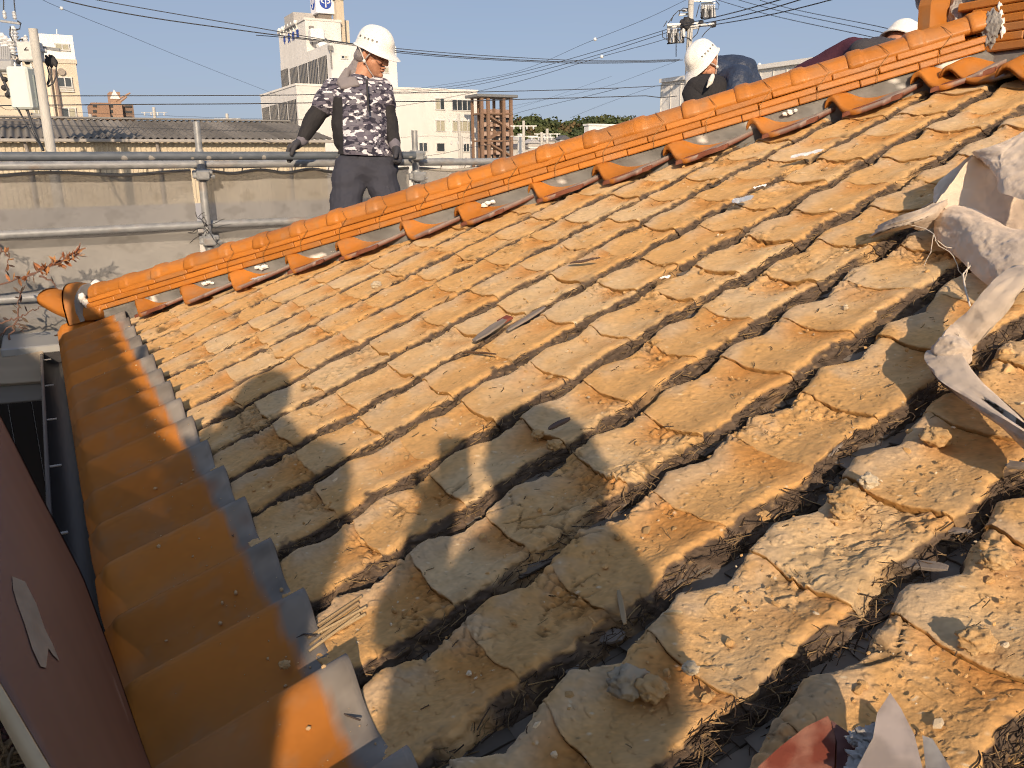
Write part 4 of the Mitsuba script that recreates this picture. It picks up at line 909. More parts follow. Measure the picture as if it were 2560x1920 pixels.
# the four blue characters on the side of the tower, built of strokes (unit square, x to the right, y up)
GL = [[(.5, 0, .5, 1), (.15, .8, .85, .8), (.15, .35, .85, .35), (.15, .35, .15, .8), (.85, .35, .85, .8)],
      [(.2, .85, .8, .85), (.2, .5, .2, .85), (.8, .5, .8, .85), (.05, .5, .95, .5), (.5, .5, .5, 1), (.5, .5, .1, 0), (.5, .5, .9, 0)],
      [(.5, 1, .5, .85), (.2, .85, .95, .85), (.2, .85, .15, 0), (.05, .75, .12, .6), (.35, .68, .9, .68), (.38, .5, .88, .5), (.38, .5, .38, .05), (.88, .5, .88, .05), (.63, .68, .63, .4), (.63, .4, .5, .2), (.63, .4, .78, .2)],
      [(.1, 0, .1, 1), (.1, .95, .32, .95), (.32, .95, .2, .6), (.2, .6, .32, .4), (.65, 1, .65, .88), (.42, .88, .92, .88), (.42, .88, .42, .74), (.92, .88, .92, .74), (.5, .66, .85, .66), (.4, .5, .95, .5), (.58, .5, .45, .05), (.75, .5, .75, .1), (.75, .1, .95, .1)]]
def glyph(strokes, size, R, o, th=0.13, dep=0.05):
    m = []
    for x0, y0, x1, y1 in strokes:
        a, b = np.array((x0 - .5, y0 - .5, 0)) * size, np.array((x1 - .5, y1 - .5, 0)) * size; d = (b - a) / np.linalg.norm(b - a)
        m.append(boxm((np.linalg.norm(b - a) + th * size * 0.6, th * size, dep), (a + b) / 2, np.stack([d, np.cross((0, 0, 1), d), (0, 0, 1)], 1)))
    m = cat(m); return trimesh.Trimesh(np.asarray(m.vertices) @ R.T + np.asarray(o), m.faces, process=False)
RL = np.stack([[0, -1, 0], [0, 0, 1], [-1, 0, 0]], 1).astype(float)
for i, (x, y, h) in enumerate(((490, 690, 125), (567, 655, 130), (640, 620, 132), (716, 580, 130))):
    o = at_x(*q3(x, y), xA - 0.05); put(BANK + '__lettering', glyph(GL[i], h / 6.9125 / 2060 * (o @ FW), RL, o, 0.15), 'mat_blue')

# cream building at the left edge
CB = thing('cream_building', 'cream apartment block with a white rooftop box at the left edge', 'building')
YC = 85.0
def q1(x, y): return x / 3.456, y / 3.456
a = at_y(*q1(655, 552), YC); wb = at_y(*q1(253, 285), YC); wr = at_y(*q1(628, 305), YC)
fbox(CB + '__wall', -34, at_y(*q1(690, 800), YC)[0], YC, YC + 14, GROUND, a[2], 'mat_cream')
fbox(CB + '__roof_band', -34.1, at_y(*q1(690, 800), YC)[0] + 0.1, YC - 0.1, YC + 14, a[2], a[2] + 0.35, two(prin((0.55, 0.50, 0.42), 0.8)))
fbox(CB + '__penthouse', wb[0], at_y(*q1(645, 450), YC)[0], YC + 0.1, YC + 9, a[2] + 0.3, wr[2], two(prin((0.80, 0.79, 0.76), 0.7)))
put(CB + '__lightning_rod', bar((at_y(*q1(490, 295), YC + 1)), (at_y(*q1(490, 250), YC + 1)), 0.04, 6), 'mat_white')
for (x0, y0, x1, y1), yy, n, cur in (((495, 668, 625, 755), YC, 2, ()), ((505, 768, 632, 792), YC, 2, (0, 1)), ((530, 932, 660, 1015), YC, 2, (1,)), ((292, 918, 370, 1000), YC, 2, (0, 1)), ((475, 378, 598, 437), YC + 0.1, 2, (0, 1)), ((0, 590, 90, 635), YC, 2, ())):
    front_window(CB, yy, *q1(x0, y0), *q1(x1, y1), n, cur)
a, b = at_y(*q1(470, 600), YC - 0.3), at_y(*q1(525, 1030), YC - 0.3); put(CB + '__downpipe', bar(a, (a[0] + 0.0, a[1], GROUND), 0.13, 8), two(prin((0.26, 0.20, 0.17), 0.8)))
put(CB + '__conduit', bar((a[0] - 0.55, a[1], a[2] + 0.2), (a[0] - 0.55, a[1], GROUND), 0.2, 8), two(prin((0.68, 0.60, 0.48), 0.8)))
a = at_y(*q1(530, 620), YC - 0.1); put(CB + '__vent', tube([a, a + np.array((0, -0.12, 0))], 0.3, 12), two(prin((0.32, 0.28, 0.24), 0.8)))

# long warehouse with a corrugated roof
WH = thing('warehouse', 'long low warehouse with a grey corrugated roof and ribbed beige wall', 'warehouse')
YW = 36.0; e0, e1 = at_y(0, 338, YW), at_y(835, 354, YW); ze = (e0[2] + e1[2]) / 2; xr = e1[0]
rz = at_y(420, 302, YW + 7.0)[2]
n = 900; xs = np.linspace(-26, xr, n); prof = 0.05 * np.cos(xs * 2 * math.pi / 0.26)
top = np.stack([np.stack([xs, np.full(n, YW + 7.0 * q), ze + (rz - ze) * q + prof], -1) for q in np.linspace(0, 1, 5)], 0)
sh_ = mixc((0.075, 0.07, 0.064), (0.165, 0.155, 0.143), np.clip(fb(top * np.array((1.5, 0.3, 1)), 4, 3) * 1.3 - 0.1 , 0, 1))
band = np.floor((top[..., 0] + 26) / 0.9); sh_ = sh_ * (0.8 + 0.4 * ((band * 0.618) % 1.0))[..., None]
put(WH + '__roof', sheet(top), two(prin(VC, 0.85)), True, sh_.reshape(-1, 3))
put(WH + '__back_roof', sheet(np.stack([np.stack([xs[::9], np.full(100, YW + 7 + 7.0 * q), np.full(100, rz + (ze - rz) * q)], -1) for q in (0, 1)], 0)), 'mat_louvre')
put(WH + '__ridge_cap', beam((-26, YW + 7, rz + 0.07), (xr, YW + 7, rz + 0.07), 0.5, 0.08, 0.01), 'mat_louvre')
n2 = 1400; xs2 = np.linspace(-26, xr - 0.3, n2); pr2 = 0.02 * np.sign(np.sin(xs2 * 2 * math.pi / 0.19))
wl = np.stack([np.stack([xs2, YW + 0.35 + pr2, np.full(n2, z)], -1) for z in (GROUND, ze - 0.12)], 0)
put(WH + '__wall', sheet(wl), two(prin((0.52, 0.455, 0.35), 0.7)))
put(WH + '__gable_wall', boxm((0.2, 13.3, ze - GROUND), (xr - 0.4, YW + 7, (ze + GROUND) / 2)), two(prin((0.50, 0.44, 0.34), 0.7)))
put(WH + '__eave_gutter', beam((-26, YW - 0.05, ze - 0.08), (xr, YW - 0.05, ze - 0.08), 0.16, 0.12, 0.02), two(prin((0.33, 0.31, 0.29), 0.6)))
for px in (390, 60, 720): a = at_y(px, 352, YW + 0.1); put(WH + '__downpipe', tube([a, a + np.array((0.05, 0.1, -0.3)), (a[0] + 0.05, a[1] + 0.1, GROUND)], 0.06, 8), two(prin((0.28, 0.26, 0.25), 0.6)))
a = at_y(40, 318, YW + 3.0); put(WH + '__roof_patch', beam(a + np.array((-0.9, 0, 0.28)), a + np.array((0.8, 0, 0.26)), 0.5, 0.02, 0.0, (0, -0.2, 1)), two(prin((0.13, 0.12, 0.11), 0.8)))

# far brown apartment tower
AP = thing('apartment_tower', 'distant brown apartment tower with a small white roof mark', 'building')
YT = 260.0
br1, br2, br3 = two(prin((0.27, 0.165, 0.11), 0.8)), two(prin((0.20, 0.135, 0.10), 0.8)), two(prin((0.33, 0.215, 0.15), 0.8))
def q1y(x, y, Y): return at_y(x / 3.456, y / 3.456, Y)
a, b = q1y(785, 885, YT), q1y(938, 885, YT); fbox(AP + '__left_wing', a[0], b[0], YT, YT + 18, GROUND, a[2], br1)
a2, b2 = q1y(938, 895, YT + 1), q1y(1052, 895, YT + 1); fbox(AP + '__stair_core', a2[0], b2[0], YT + 1, YT + 18, GROUND, a2[2], br3)
a3, b3 = q1y(1052, 905, YT + 3), q1y(1150, 905, YT + 3); fbox(AP + '__right_wing', a3[0], b3[0], YT + 3, YT + 20, GROUND, a3[2], br2)
a4, b4 = q1y(945, 792, YT + 4), q1y(1035, 792, YT + 4); fbox(AP + '__roof_tower', a4[0], b4[0], YT + 4, YT + 12, a2[2] - 1, a4[2], br3)
c = q1y(990, 818, YT + 3.8); put(AP + '__roof_mark', prism([(-1.3, -1.1), (1.3, -1.1), (0.6, 0.2), (0.0, 1.3), (-0.6, 0.2)], 0.1, np.stack([[1, 0, 0], [0, 0, 1], [0, -1, 0]], 1), c), 'mat_white')
c, d = q1y(1040, 880, YT + 4), q1y(1095, 835, YT + 4); put(AP + '__crane_arm', cat([bar(c, d, 0.3, 6), bar(d - np.array((3, 0, 1.2)), d + np.array((1.0, 0, 1.0)), 0.25, 6)]), br3)
for y in (905, 952, 1000): 
    p, q = q1y(800, y, YT), q1y(835, y + 18, YT); put(AP + '__balcony_opening', boxm((q[0] - p[0], 0.3, abs(p[2] - q[2]) * 1.3), ((p + q) / 2) + np.array((0, -0.1, 0))), 'mat_louvre_dark')
    p, q = q1y(948, y, YT + 1), q1y(975, y + 20, YT + 1); k = put(AP + '__balcony_opening', boxm((q[0] - p[0], 0.3, abs(p[2] - q[2]) * 1.3), ((p + q) / 2) + np.array((0, -0.1, 0))), 'mat_louvre_dark')
    p, q = q1y(1075, y + 5, YT + 3), q1y(1140, y + 25, YT + 3); put(AP + '__balcony_opening', boxm((q[0] - p[0], 0.3, abs(p[2] - q[2])), ((p + q) / 2) + np.array((0, -0.1, 0))), 'mat_louvre_dark')

# steel stair tower and the brick apartment block behind it
ST_ = thing('stair_tower', 'brown steel frame stair tower right of the white office wing', 'stair tower')
YS = 96.0; rust = two(prin((0.20, 0.125, 0.085), 0.75))
xs_ = [at_y(px, 260, YS)[0] for px in (1204, 1220, 1259, 1277)]
zt = at_y(1240, 242, YS)[2]
for x in xs_: put(ST_ + '__column', boxm((0.36, 0.36, zt - GROUND), (x, YS, (zt + GROUND) / 2)), rust); put(ST_ + '__column', boxm((0.30, 0.30, zt - GROUND), (x, YS + 2.6, (zt + GROUND) / 2)), rust)
put(ST_ + '__roof', boxm((xs_[-1] - xs_[0] + 1.6, 3.6, 0.35), ((xs_[0] + xs_[-1]) / 2, YS + 1.3, zt + 0.1), None, 0.05), two(prin((0.16, 0.17, 0.18), 0.6)))
for i in range(3):
    z0 = zt - 2.2 - i * 3.3
    put(ST_ + '__flight', beam((xs_[1], YS + 0.5, z0), (xs_[3], YS + 0.5, z0 - 1.65), 1.0, 0.22), rust); put(ST_ + '__flight', beam((xs_[3], YS + 1.9, z0 - 1.65), (xs_[1], YS + 1.9, z0 - 3.3), 1.0, 0.22), rust)
    put(ST_ + '__landing', boxm((xs_[3] - xs_[0], 2.6, 0.2), ((xs_[0] + xs_[3]) / 2, YS + 1.3, z0 + 0.2)), rust)
BB = thing('brick_apartment', 'brownish apartment block with rows of balconies behind the stair tower', 'building')
YX = 150.0; p, q = at_y(1188, 272, YX), at_y(1274, 275, YX)
fbox(BB + '__wall', p[0], q[0], YX, YX + 15, GROUND, p[2], two(prin((0.30, 0.20, 0.155), 0.85)))
for i in range(7):
    z = p[2] - 1.2 - i * 1.75
    put(BB + '__balcony', boxm((q[0] - p[0] + 0.4, 1.2, 0.75), ((p[0] + q[0]) / 2, YX - 0.5, z)), two(prin((0.38, 0.275, 0.22), 0.8))); put(BB + '__opening', boxm((q[0] - p[0] - 0.6, 0.1, 0.8), ((p[0] + q[0]) / 2, YX - 0.04, z - 0.8)), 'mat_louvre_dark')
    for c in range(3): put(BB + '__bright_panel', boxm((0.5, 0.1, 0.6), (p[0] + 0.9 + c * 2.2 + (i % 2) * 0.5, YX - 0.14, z - 0.82)), two(prin((0.6, 0.55, 0.5), 0.6)))

# white shed to the right, seen past the bending man
WS = thing('white_warehouse', 'white panelled warehouse behind the bending worker', 'warehouse')
XW = 34.0; p, q = at_x(1654, 207, XW), at_x(1965, 171, XW)
fbox(WS + '__wall', XW, XW + 18, q[1] - 30, p[1], GROUND, p[2], two(prin((0.72, 0.715, 0.69), 0.7)))
for i in range(46): yy = p[1] - i * 0.9; put(WS + '__panel_joint', boxm((0.05, 0.05, p[2] - GROUND - 0.2), (XW - 0.02, yy, (p[2] + GROUND) / 2)), two(prin((0.55, 0.545, 0.53), 0.7)))
put(WS + '__coping', boxm((0.3, p[1] - q[1] + 30, 0.22), (XW - 0.05, (p[1] + q[1] - 30) / 2, p[2] + 0.1)), 'mat_white')
LS = thing('low_white_building', 'low white flat roofed building in front of the wooded hill', 'building')
p, q = at_y(1472, 314, 120), at_y(1640, 313, 120); fbox(LS + '__wall', p[0], q[0], 120, 121.4, GROUND, p[2], two(prin((0.70, 0.71, 0.72), 0.7))); fbox(LS + '__roof_edge', p[0] - 0.2, q[0] + 0.2, 119.8, 121.5, p[2], p[2] + 0.3, 'mat_white')
# low roofs of the town by the horizon
rt = np.random.default_rng(14)
for i, (px, py, w, h) in enumerate(((1300, 372, 26, 3.0), (1335, 358, 18, 3.0), (1372, 352, 20, 4.0), (1412, 348, 16, 3.0), (1290, 350, 14, 2.5), (1450, 352, 18, 3.0))):
    D = 130 + 12 * i; p = at_y(px, py, D); k = thing('town_house', ('low house with a dark roof', 'low house with a pale roof', 'small grey house', 'low house half hidden by wires', 'narrow pale house', 'low dark house')[i] + ' below the wooded hill, ' + ('nearest the stair tower', 'second from the stair tower', 'in the middle of the row', 'right of the middle', 'beside the white chimney', 'last before the white building')[i], 'house', 'houses below the hill')
    W_ = w * D / 2060 * 2
    put(k + '__wall', boxm((W_, 2, p[2] - GROUND), (p[0], D + 1, (p[2] + GROUND) / 2)), two(prin((0.45, 0.44, 0.42), 0.8)))
    put(k + '__roof', prism([(-W_ / 2 - 0.4, 0), (W_ / 2 + 0.4, 0), (0, h * 0.3)], 2.6, np.stack([[1, 0, 0], [0, 0, 1], [0, -1, 0]], 1), (p[0], D + 2.3, p[2] - 0.02)), two(prin(((0.10, 0.10, 0.11), (0.40, 0.40, 0.41), (0.22, 0.22, 0.23))[i % 3], 0.7)))
wc = thing('white_chimney', 'short white square chimney before the wooded hill', 'chimney'); p, q = at_y(1300, 334, 90), at_y(1311, 384, 90); fbox(wc + '__shaft', p[0], q[0], 90, 90.6, GROUND, p[2], two(prin((0.74, 0.74, 0.72), 0.7)))

# wooded hill
hx = np.linspace(20, 420, 60); hy = np.linspace(330, 620, 14); A, B = np.meshgrid(hx, hy, indexing='ij')
def hill_h(x, y):
    px_c = at_y(1440, 300, 400)[0]; top_z = at_y(1440, 312, 400)[2] - 2
    return GROUND + (top_z - GROUND) * np.exp(-((x - px_c) / 62) ** 4) * sm(335, 400, y) * (0.9 + 0.12 * np.sin(x * 0.09))
put('hill', sheet(np.stack([A, B, hill_h(A, B)], -1)), two(prin((0.05, 0.055, 0.03), 0.9)), True); tag('hill', kind='structure')
rf = np.random.default_rng(31)
V, F, C, o = [], [], [], 0
cx = at_y(1440, 300, 400)[0]
for i in range(520):
    x = cx + rf.uniform(-80, 80); y = rf.uniform(345, 430); z = hill_h(np.array(x), np.array(y))
    R = rf.uniform(2.8, 6.4); n = 170
    u = rf.normal(0, 1, (n, 3)); u /= np.linalg.norm(u, axis=1, keepdims=True)
    lump = 1 + 0.5 * (fb(u * 1.6 + i * 3.3, 2, 1) - 0.5)
    P = np.array((x, y, z + R * 0.75)) + u * R * (0.62 + 0.38 * rf.random((n, 1))) * lump[:, None] * np.array((1, 1, 0.85))
    a = rf.normal(0, 1, (n, 3)); a /= np.linalg.norm(a, axis=1, keepdims=True); b = np.cross(a, u); b /= np.linalg.norm(b, axis=1, keepdims=True) + 1e-9
    L = rf.uniform(0.5, 1.1, (n, 1)); q = np.stack([P - a * L, P + b * L, P + a * L, P - b * L], 1).reshape(-1, 3)
    V.append(q); F.append(((np.arange(n) * 4)[:, None, None] + np.array([[0, 1, 2], [0, 2, 3]])[None]).reshape(-1, 3) + o); o += len(q)
    base = np.array(((0.055, 0.075, 0.028), (0.075, 0.085, 0.032), (0.045, 0.062, 0.028), (0.12, 0.085, 0.04))[rf.choice(4, p=(0.4, 0.3, 0.22, 0.08))]); C.append(np.repeat(base[None] * rf.uniform(0.7, 1.3, (n, 1)), 4, 0))
put('woodland', (np.vstack(V), np.vstack(F)), 'mat_vc', False, np.vstack(C)); tag('woodland', 'green wooded hillside on the horizon', 'woodland', kind='stuff')

# ---------------------------------------------------------------- utility poles and wires
DARKW = two(prin((0.045, 0.05, 0.06), 0.6)); scene['mat_wire'] = DARKW
scene['mat_porcelain'] = two(prin((0.72, 0.73, 0.74), 0.25)); scene['mat_galvgrey'] = two(prin((0.40, 0.41, 0.42), 0.45, metallic=0.5))
def insulator(c, d, L, r):
    d = np.asarray(d, float) / np.linalg.norm(d); ts = np.linspace(0, 1, 13); rs_ = np.where(np.arange(13) % 2 == 0, r, r * 0.5); rs_[0] = rs_[-1] = r * 0.35
    return tube([np.asarray(c) + d * L * t_ for t_ in ts], rs_, 8)
P1 = thing('utility_pole', 'concrete utility pole with a pale transformer at the upper left', 'utility pole')
D1 = 26.0
def p1(x, y, dd=0.0): return at(x / 3.456, y / 3.456, D1 + dd)
a, b = p1(322, 290), p1(440, 1300); dirp = np.array((a[0] * 0 + b[0], b[1], 0))
X1, Y1 = b[0], b[1]
put(P1 + '__pole', tube([(X1, Y1, GROUND), (X1, Y1, a[2] + 0.0)], [0.19, 0.125], 16), 'mat_concrete', 40)
def rel(x, y, dd=0.0):
    """a point of the pole's gear: offset from the pole axis as it shows at the pole's distance"""
    return p1(x, y, dd)
ax_ = lambda y: np.array((X1, Y1, p1(330, y)[2]))
zc = p1(330, 395)[2]
put(P1 + '__cross_arm', beam(p1(130, 380), p1(515, 432, -0.4), 0.10, 0.10, 0.01), 'mat_galvgrey'); put(P1 + '__cross_arm', beam(p1(140, 640), p1(360, 660), 0.09, 0.09, 0.01), 'mat_galvgrey')
put(P1 + '__cross_arm', beam(p1(0, 180), p1(175, 205), 0.07, 0.07, 0.01), 'mat_galvgrey'); put(P1 + '__cross_arm', beam(p1(270, 985), p1(385, 1000), 0.08, 0.08, 0.01), 'mat_galvgrey')
put(P1 + '__cross_arm', beam(p1(-60, 335), p1(110, 380), 0.08, 0.08, 0.01), 'mat_galvgrey')
k = put(P1 + '__switch_box', boxm((0.60, 0.45, 0.55), p1(265, 448, -0.5), frame(RT), 0.03), two(prin((0.55, 0.55, 0.55), 0.5)))
txt = meshkit.text_mesh('2', 0.22, 0.01); Rt = np.stack([RT, UP, -FW], 1); tc_ = p1(258, 462, -0.5) - FW * 0.235
put(k + '__number', trimesh.Trimesh((np.asarray(txt.vertices) - np.array((0.07, 0.0, 0))) @ Rt.T + tc_, txt.faces, process=False), 'mat_black')
for x in (185, 345): put(k + '__bushing', insulator(p1(x, 440, -0.4), RT, 0.22, 0.07), 'mat_porcelain', 40)
k = put(P1 + '__transformer', cat([boxm((0.66, 0.55, 1.25), p1(205, 765, -0.3), np.stack([frame(RT)[:, 0], frame(RT)[:, 1], (0, 0, 1)], 1), 0.06)]), two(prin((0.60, 0.66, 0.64), 0.45)))
put(k + '__side_tank', boxm((0.40, 0.42, 1.0), p1(282, 790, -0.1), np.stack([frame(RT)[:, 0], frame(RT)[:, 1], (0, 0, 1)], 1), 0.04), two(prin((0.28, 0.33, 0.34), 0.5)))
for x in (145, 205, 285): put(k + '__bushing', insulator(p1(x, 660, -0.3), (0, 0, 1), 0.42, 0.045), 'mat_porcelain', 40)
for i, (x0, y0, x1, y1) in enumerate(((410, 480, 415, 575), (440, 475, 445, 585), (460, 480, 485, 578))): put(P1 + '__cable_boot', tube([p1(x0 - 15, y0), p1(x0, y0 + 20), p1((x0 + x1) / 2, (y0 + y1) / 2 + 10), p1(x1, y1)], [0.035, 0.06, 0.10, 0.03], 8), 'mat_black', True)
for i, (x, y) in enumerate(((110, 270), (15, 330), (45, 355), (90, 375))): put(P1 + '__insulator', insulator(p1(x, y - 45), (0.0, 0, -1), 0.62, 0.14), 'mat_porcelain', 40)
for i, (x, y) in enumerate(((140, 375), (230, 375), (205, 395), (45, 165), (130, 170))): put(P1 + '__insulator', insulator(p1(x, y), (0, 0, 1), 0.25, 0.07), 'mat_porcelain', 40)
for i in range(5): put(P1 + '__conduit', tube([p1(8 + i * 18, 400), p1(14 + i * 18, 560)], 0.035, 6), 'mat_galvgrey')
put(P1 + '__grey_box', boxm((0.9, 0.5, 0.35), p1(30, 570), frame(RT), 0.05), 'mat_galvgrey')
put(P1 + '__band', tube([p1(340, 835), p1(398, 840)], 0.12, 10), 'mat_black'); 
JW = [[(410, 580), (425, 640), (420, 690), (405, 730)], [(445, 590), (450, 640), (430, 700), (410, 740)], [(487, 580), (485, 660), (460, 720), (412, 750)], [(100, 470), (150, 480), (165, 530), (150, 540)], [(170, 400), (190, 480), (220, 510), (235, 540)], [(230, 480), (180, 470), (165, 520)], [(320, 680), (360, 700), (350, 800), (380, 830)],
      [(20, 560), (80, 610), (130, 640), (160, 690)], [(0, 630), (60, 760), (120, 850), (200, 900), (240, 960), (290, 1120), (375, 1300)], [(130, 870), (170, 960), (200, 1020)], [(210, 870), (225, 920), (240, 950)], [(90, 780), (60, 790), (50, 830), (80, 850)], [(140, 740), (100, 760), (110, 790), (80, 800)], [(150, 180), (180, 200), (170, 250), (140, 255)], [(90, 230), (85, 300), (110, 350)], [(160, 380), (170, 340), (195, 340), (200, 370)]]
for i, w_ in enumerate(JW): put(P1 + '__jumper', tube([p1(*q, -0.2) for q in w_], 0.022 if i != 8 else 0.045, 6), 'mat_wire', True)
for x, y in ((165, 530), (235, 535), (70, 820), (120, 835), (40, 685), (38, 760)): put(P1 + '__cable_clamp', blob(p1(x, y, -0.2), 0.09, x, 0.3, 1), 'mat_black')

P2 = thing('utility_pole', 'tall concrete utility pole behind the bending worker, crowded with insulators', 'utility pole')
D2 = 42.0
def p2(x, y, dd=0.0): return at(1280 + x / 3.456, y / 3.456, D2 + dd)
b = p2(1530, 420); X2, Y2 = b[0], b[1]
put(P2 + '__pole', tube([(X2, Y2, GROUND), (X2, Y2, p2(1535, -160)[2])], [0.20, 0.135], 16), 'mat_concrete', 40)
def gear(cx, cy, w_, h_, n, seed):
    """a frame with rows of insulators, as hangs from the pole"""
    r = np.random.default_rng(seed)
    for q in (-1, 0, 1): put(P2 + '__gear_arm', beam(p2(cx - w_ / 2, cy - h_ / 2 + (q + 1) * h_ * 0.16, 0.3 * q), p2(cx + w_ / 2, cy - h_ / 2 + (q + 1) * h_ * 0.16 - 8, 0.3 * q), 0.07, 0.07), 'mat_galvgrey')
    for i in range(n):
        x = cx - w_ / 2 + w_ * (i + 0.5) / n; 
        put(P2 + '__insulator', insulator(p2(x, cy - h_ * 0.30, r.uniform(-0.4, 0.4)), (r.normal(0, 0.2), r.normal(0, 0.2), -1), 0.45, 0.10), 'mat_porcelain', 40)
        put(P2 + '__fuse_holder', tube([p2(x + 4, cy - h_ * 0.05, -0.2), p2(x + r.uniform(-8, 8), cy + h_ * 0.45, -0.2)], [0.05, 0.075], 7), 'mat_galvgrey' if i % 3 else 'mat_black', 30)
        put(P2 + '__jumper', tube([p2(x, cy - h_ * 0.3, -0.3), p2(x + r.uniform(-30, 10), cy + h_ * 0.1, -0.3), p2(x + r.uniform(-15, 15), cy + h_ * 0.4, -0.3)], 0.016, 5), 'mat_wire', True)
    put(P2 + '__gear_frame', beam(p2(cx - w_ / 2, cy + h_ / 2, 0), p2(cx + w_ / 2 - 20, cy + h_ / 2 - 10, 0), 0.09, 0.05), 'mat_black')
gear(1415, 295, 150, 165, 7, 1); gear(1695, 85, 120, 150, 6, 2)
for (x0, y0, x1, y1) in ((1340, 225, 1540, 190), (1500, 235, 1720, 215), (1540, 5, 1730, 12), (1440, 130, 1530, 120), (1560, 205, 1650, 200)): put(P2 + '__cross_arm', beam(p2(x0, y0), p2(x1, y1), 0.10, 0.10, 0.01), 'mat_galvgrey')
for x, y in ((1380, 235), (1420, 228), (1470, 220), (1580, 225), (1620, 220), (1665, 222), (1690, 215), (1560, 245), (1500, 90), (1470, 95)): put(P2 + '__insulator', insulator(p2(x, y, -0.2), (0.6, -0.3, 0.1), 0.34, 0.085), 'mat_porcelain', 40)
put(P2 + '__cable_coil', blob(p2(1510, 205, -0.2), 0.34, 4, 0.4, 2), 'mat_black')
for x, y in ((1632, 205), (1742, 210)): put(P2 + '__cable_boot', tube([p2(x - 22, y + 18), p2(x, y), p2(x + 18, y - 22)], [0.09, 0.17, 0.05], 8), 'mat_black', True)
for w_ in ([(1500, 90), (1440, 90), (1400, 130), (1350, 200)], [(1340, 180), (1310, 230)], [(1395, 130), (1375, 185)], [(1450, 130), (1445, 100), (1480, 70), (1530, 75)], [(1625, 215), (1600, 290), (1560, 330)], [(1735, 220), (1670, 280), (1640, 320)], [(1620, 40), (1590, 150)], [(1615, 20), (1640, 5)], [(1300, 270), (1300, 320), (1340, 345)], [(1760, 5), (1790, 40), (1780, 80), (1755, 75)], [(1490, 320), (1530, 330), (1550, 350)], [(1418, 380), (1418, 490)]):
    put(P2 + '__jumper', tube([p2(*q, -0.3) for q in w_], 0.022, 6), 'mat_wire', True)

WIRES = []
def wire(pts, d0, d1, r=0.012, label='', sag=None, balls=()):
    """a cable strung through the air between two distances"""
    pts = np.array(pts, float); n = 40; t = np.concatenate([[0], np.cumsum(np.hypot(*np.diff(pts, axis=0).T))]); t /= t[-1]; u = np.linspace(0, 1, n)
    from numpy import interp
    if len(pts) > 2:
        from scipy.interpolate import PchipInterpolator as PI
        X, Y = PI(t, pts[:, 0])(u), PI(t, pts[:, 1])(u)
    else: X, Y = interp(u, t, pts[:, 0]), interp(u, t, pts[:, 1])
    P = np.array([at(x, y, 1 / ((1 - q) / d0 + q / d1)) for x, y, q in zip(X, Y, u)])
    k = thing('overhead_wire', label, 'wire'); 
    put(k + '__cable', tube(P, r, 6), 'mat_wire', True)
    for bx, by in balls:
        i = int(np.argmin((X - bx) ** 2 + (Y - by) ** 2)); put(k + '__marker_ball', blob(P[i], 0.062 * (P[i] @ FW) / 30, 1, 0.0, 2), 'mat_porcelain', True)
    return k
wire([(100, -20), (156, 0), (640, 81), (886, 111), (989, 127), (1280, 149), (1450, 155), (1707, 150)], 26, 42, 0.020, 'thick black cable dipping from the top left past the helmet to the right pole')
wire([(180, -12), (243, 0), (640, 69), (860, 106), (989, 121), (1280, 143), (1500, 152), (1700, 148)], 27, 42, 0.015, 'upper of the two dark cables that dip past the helmet')
wire([(640, 88), (886, 114), (989, 131), (1280, 152), (1450, 158), (1690, 153)], 30, 42, 0.014, 'lower companion of the dipping cable, nearest the helmet brim')
wire([(60, -30), (107, 0), (154, 21), (300, 80), (460, 146), (640, 217), (700, 240)], 30, 60, 0.008, 'thin wire with a white marker ball crossing the sky left of the tower', balls=((154, 21),))
wire([(-60, 240), (0, 240), (200, 239.5), (640, 238.5), (900, 234), (1190, 230), (1280, 228), (1546, 220), (1656, 214), (1720, 210)], 30, 42, 0.019, 'level black cable behind the standing man at chest height, upper of two')
wire([(-60, 266), (0, 264), (200, 262), (640, 259), (900, 255), (1190, 252), (1280, 249), (1500, 243), (1645, 239), (1662, 250), (1672, 254), (1685, 250), (1692, 240)], 30, 42, 0.022, 'level black cable behind the standing man, lower of two, ending in a loop')
wire([(975, 231), (1120, 210), (1280, 182), (1481, 101), (1620, 45), (1714, 0), (1760, -24)], 70, 40, 0.010, 'thin wire with a white ball climbing steeply to the top of the right pole', balls=((1481, 101),))
wire([(975, 232), (1140, 214), (1280, 186), (1450, 140), (1656, 77), (1690, 66)], 80, 42, 0.016, 'topmost of three cables climbing to the insulators of the right pole')
wire([(975, 234), (1140, 220), (1280, 193), (1450, 150), (1659, 84), (1690, 74)], 80, 42, 0.016, 'middle of three cables climbing to the insulators of the right pole')
wire([(640, 310), (1000, 265), (1140, 240), (1280, 208), (1510, 140), (1662, 98), (1690, 88)], 80, 42, 0.014, 'lowest of three cables climbing to the right pole, with a white ball', balls=((1510, 141),))
wire([(1700, 60), (1731, 55), (1820, 35), (1920, 8), (1990, -12)], 42, 24, 0.020, 'uppermost of three cables leaving the right pole to the upper right')
wire([(1690, 66), (1757, 58), (1920, 23), (1998, 0), (2060, -20)], 42, 24, 0.020, 'middle of three cables leaving the right pole to the upper right')
wire([(1720, 70), (1789, 61), (1920, 38), (2076, 0), (2140, -18)], 42, 24, 0.020, 'lowest of three cables leaving the right pole to the upper right')
wire([(1740, -20), (1795, 0), (1920, 36), (2154, 87), (2260, 110)], 40, 26, 0.013, 'lowest of three thin wires descending to the hooded helmet at right')
wire([(1790, -18), (1847, 0), (1920, 20), (2209, 82), (2300, 102)], 40, 26, 0.013, 'middle of three thin wires descending to the hooded helmet at right')
wire([(1850, -16), (1899, 0), (1920, 7), (2209, 69), (2300, 90)], 40, 26, 0.013, 'uppermost of three thin wires descending to the hooded helmet at right')
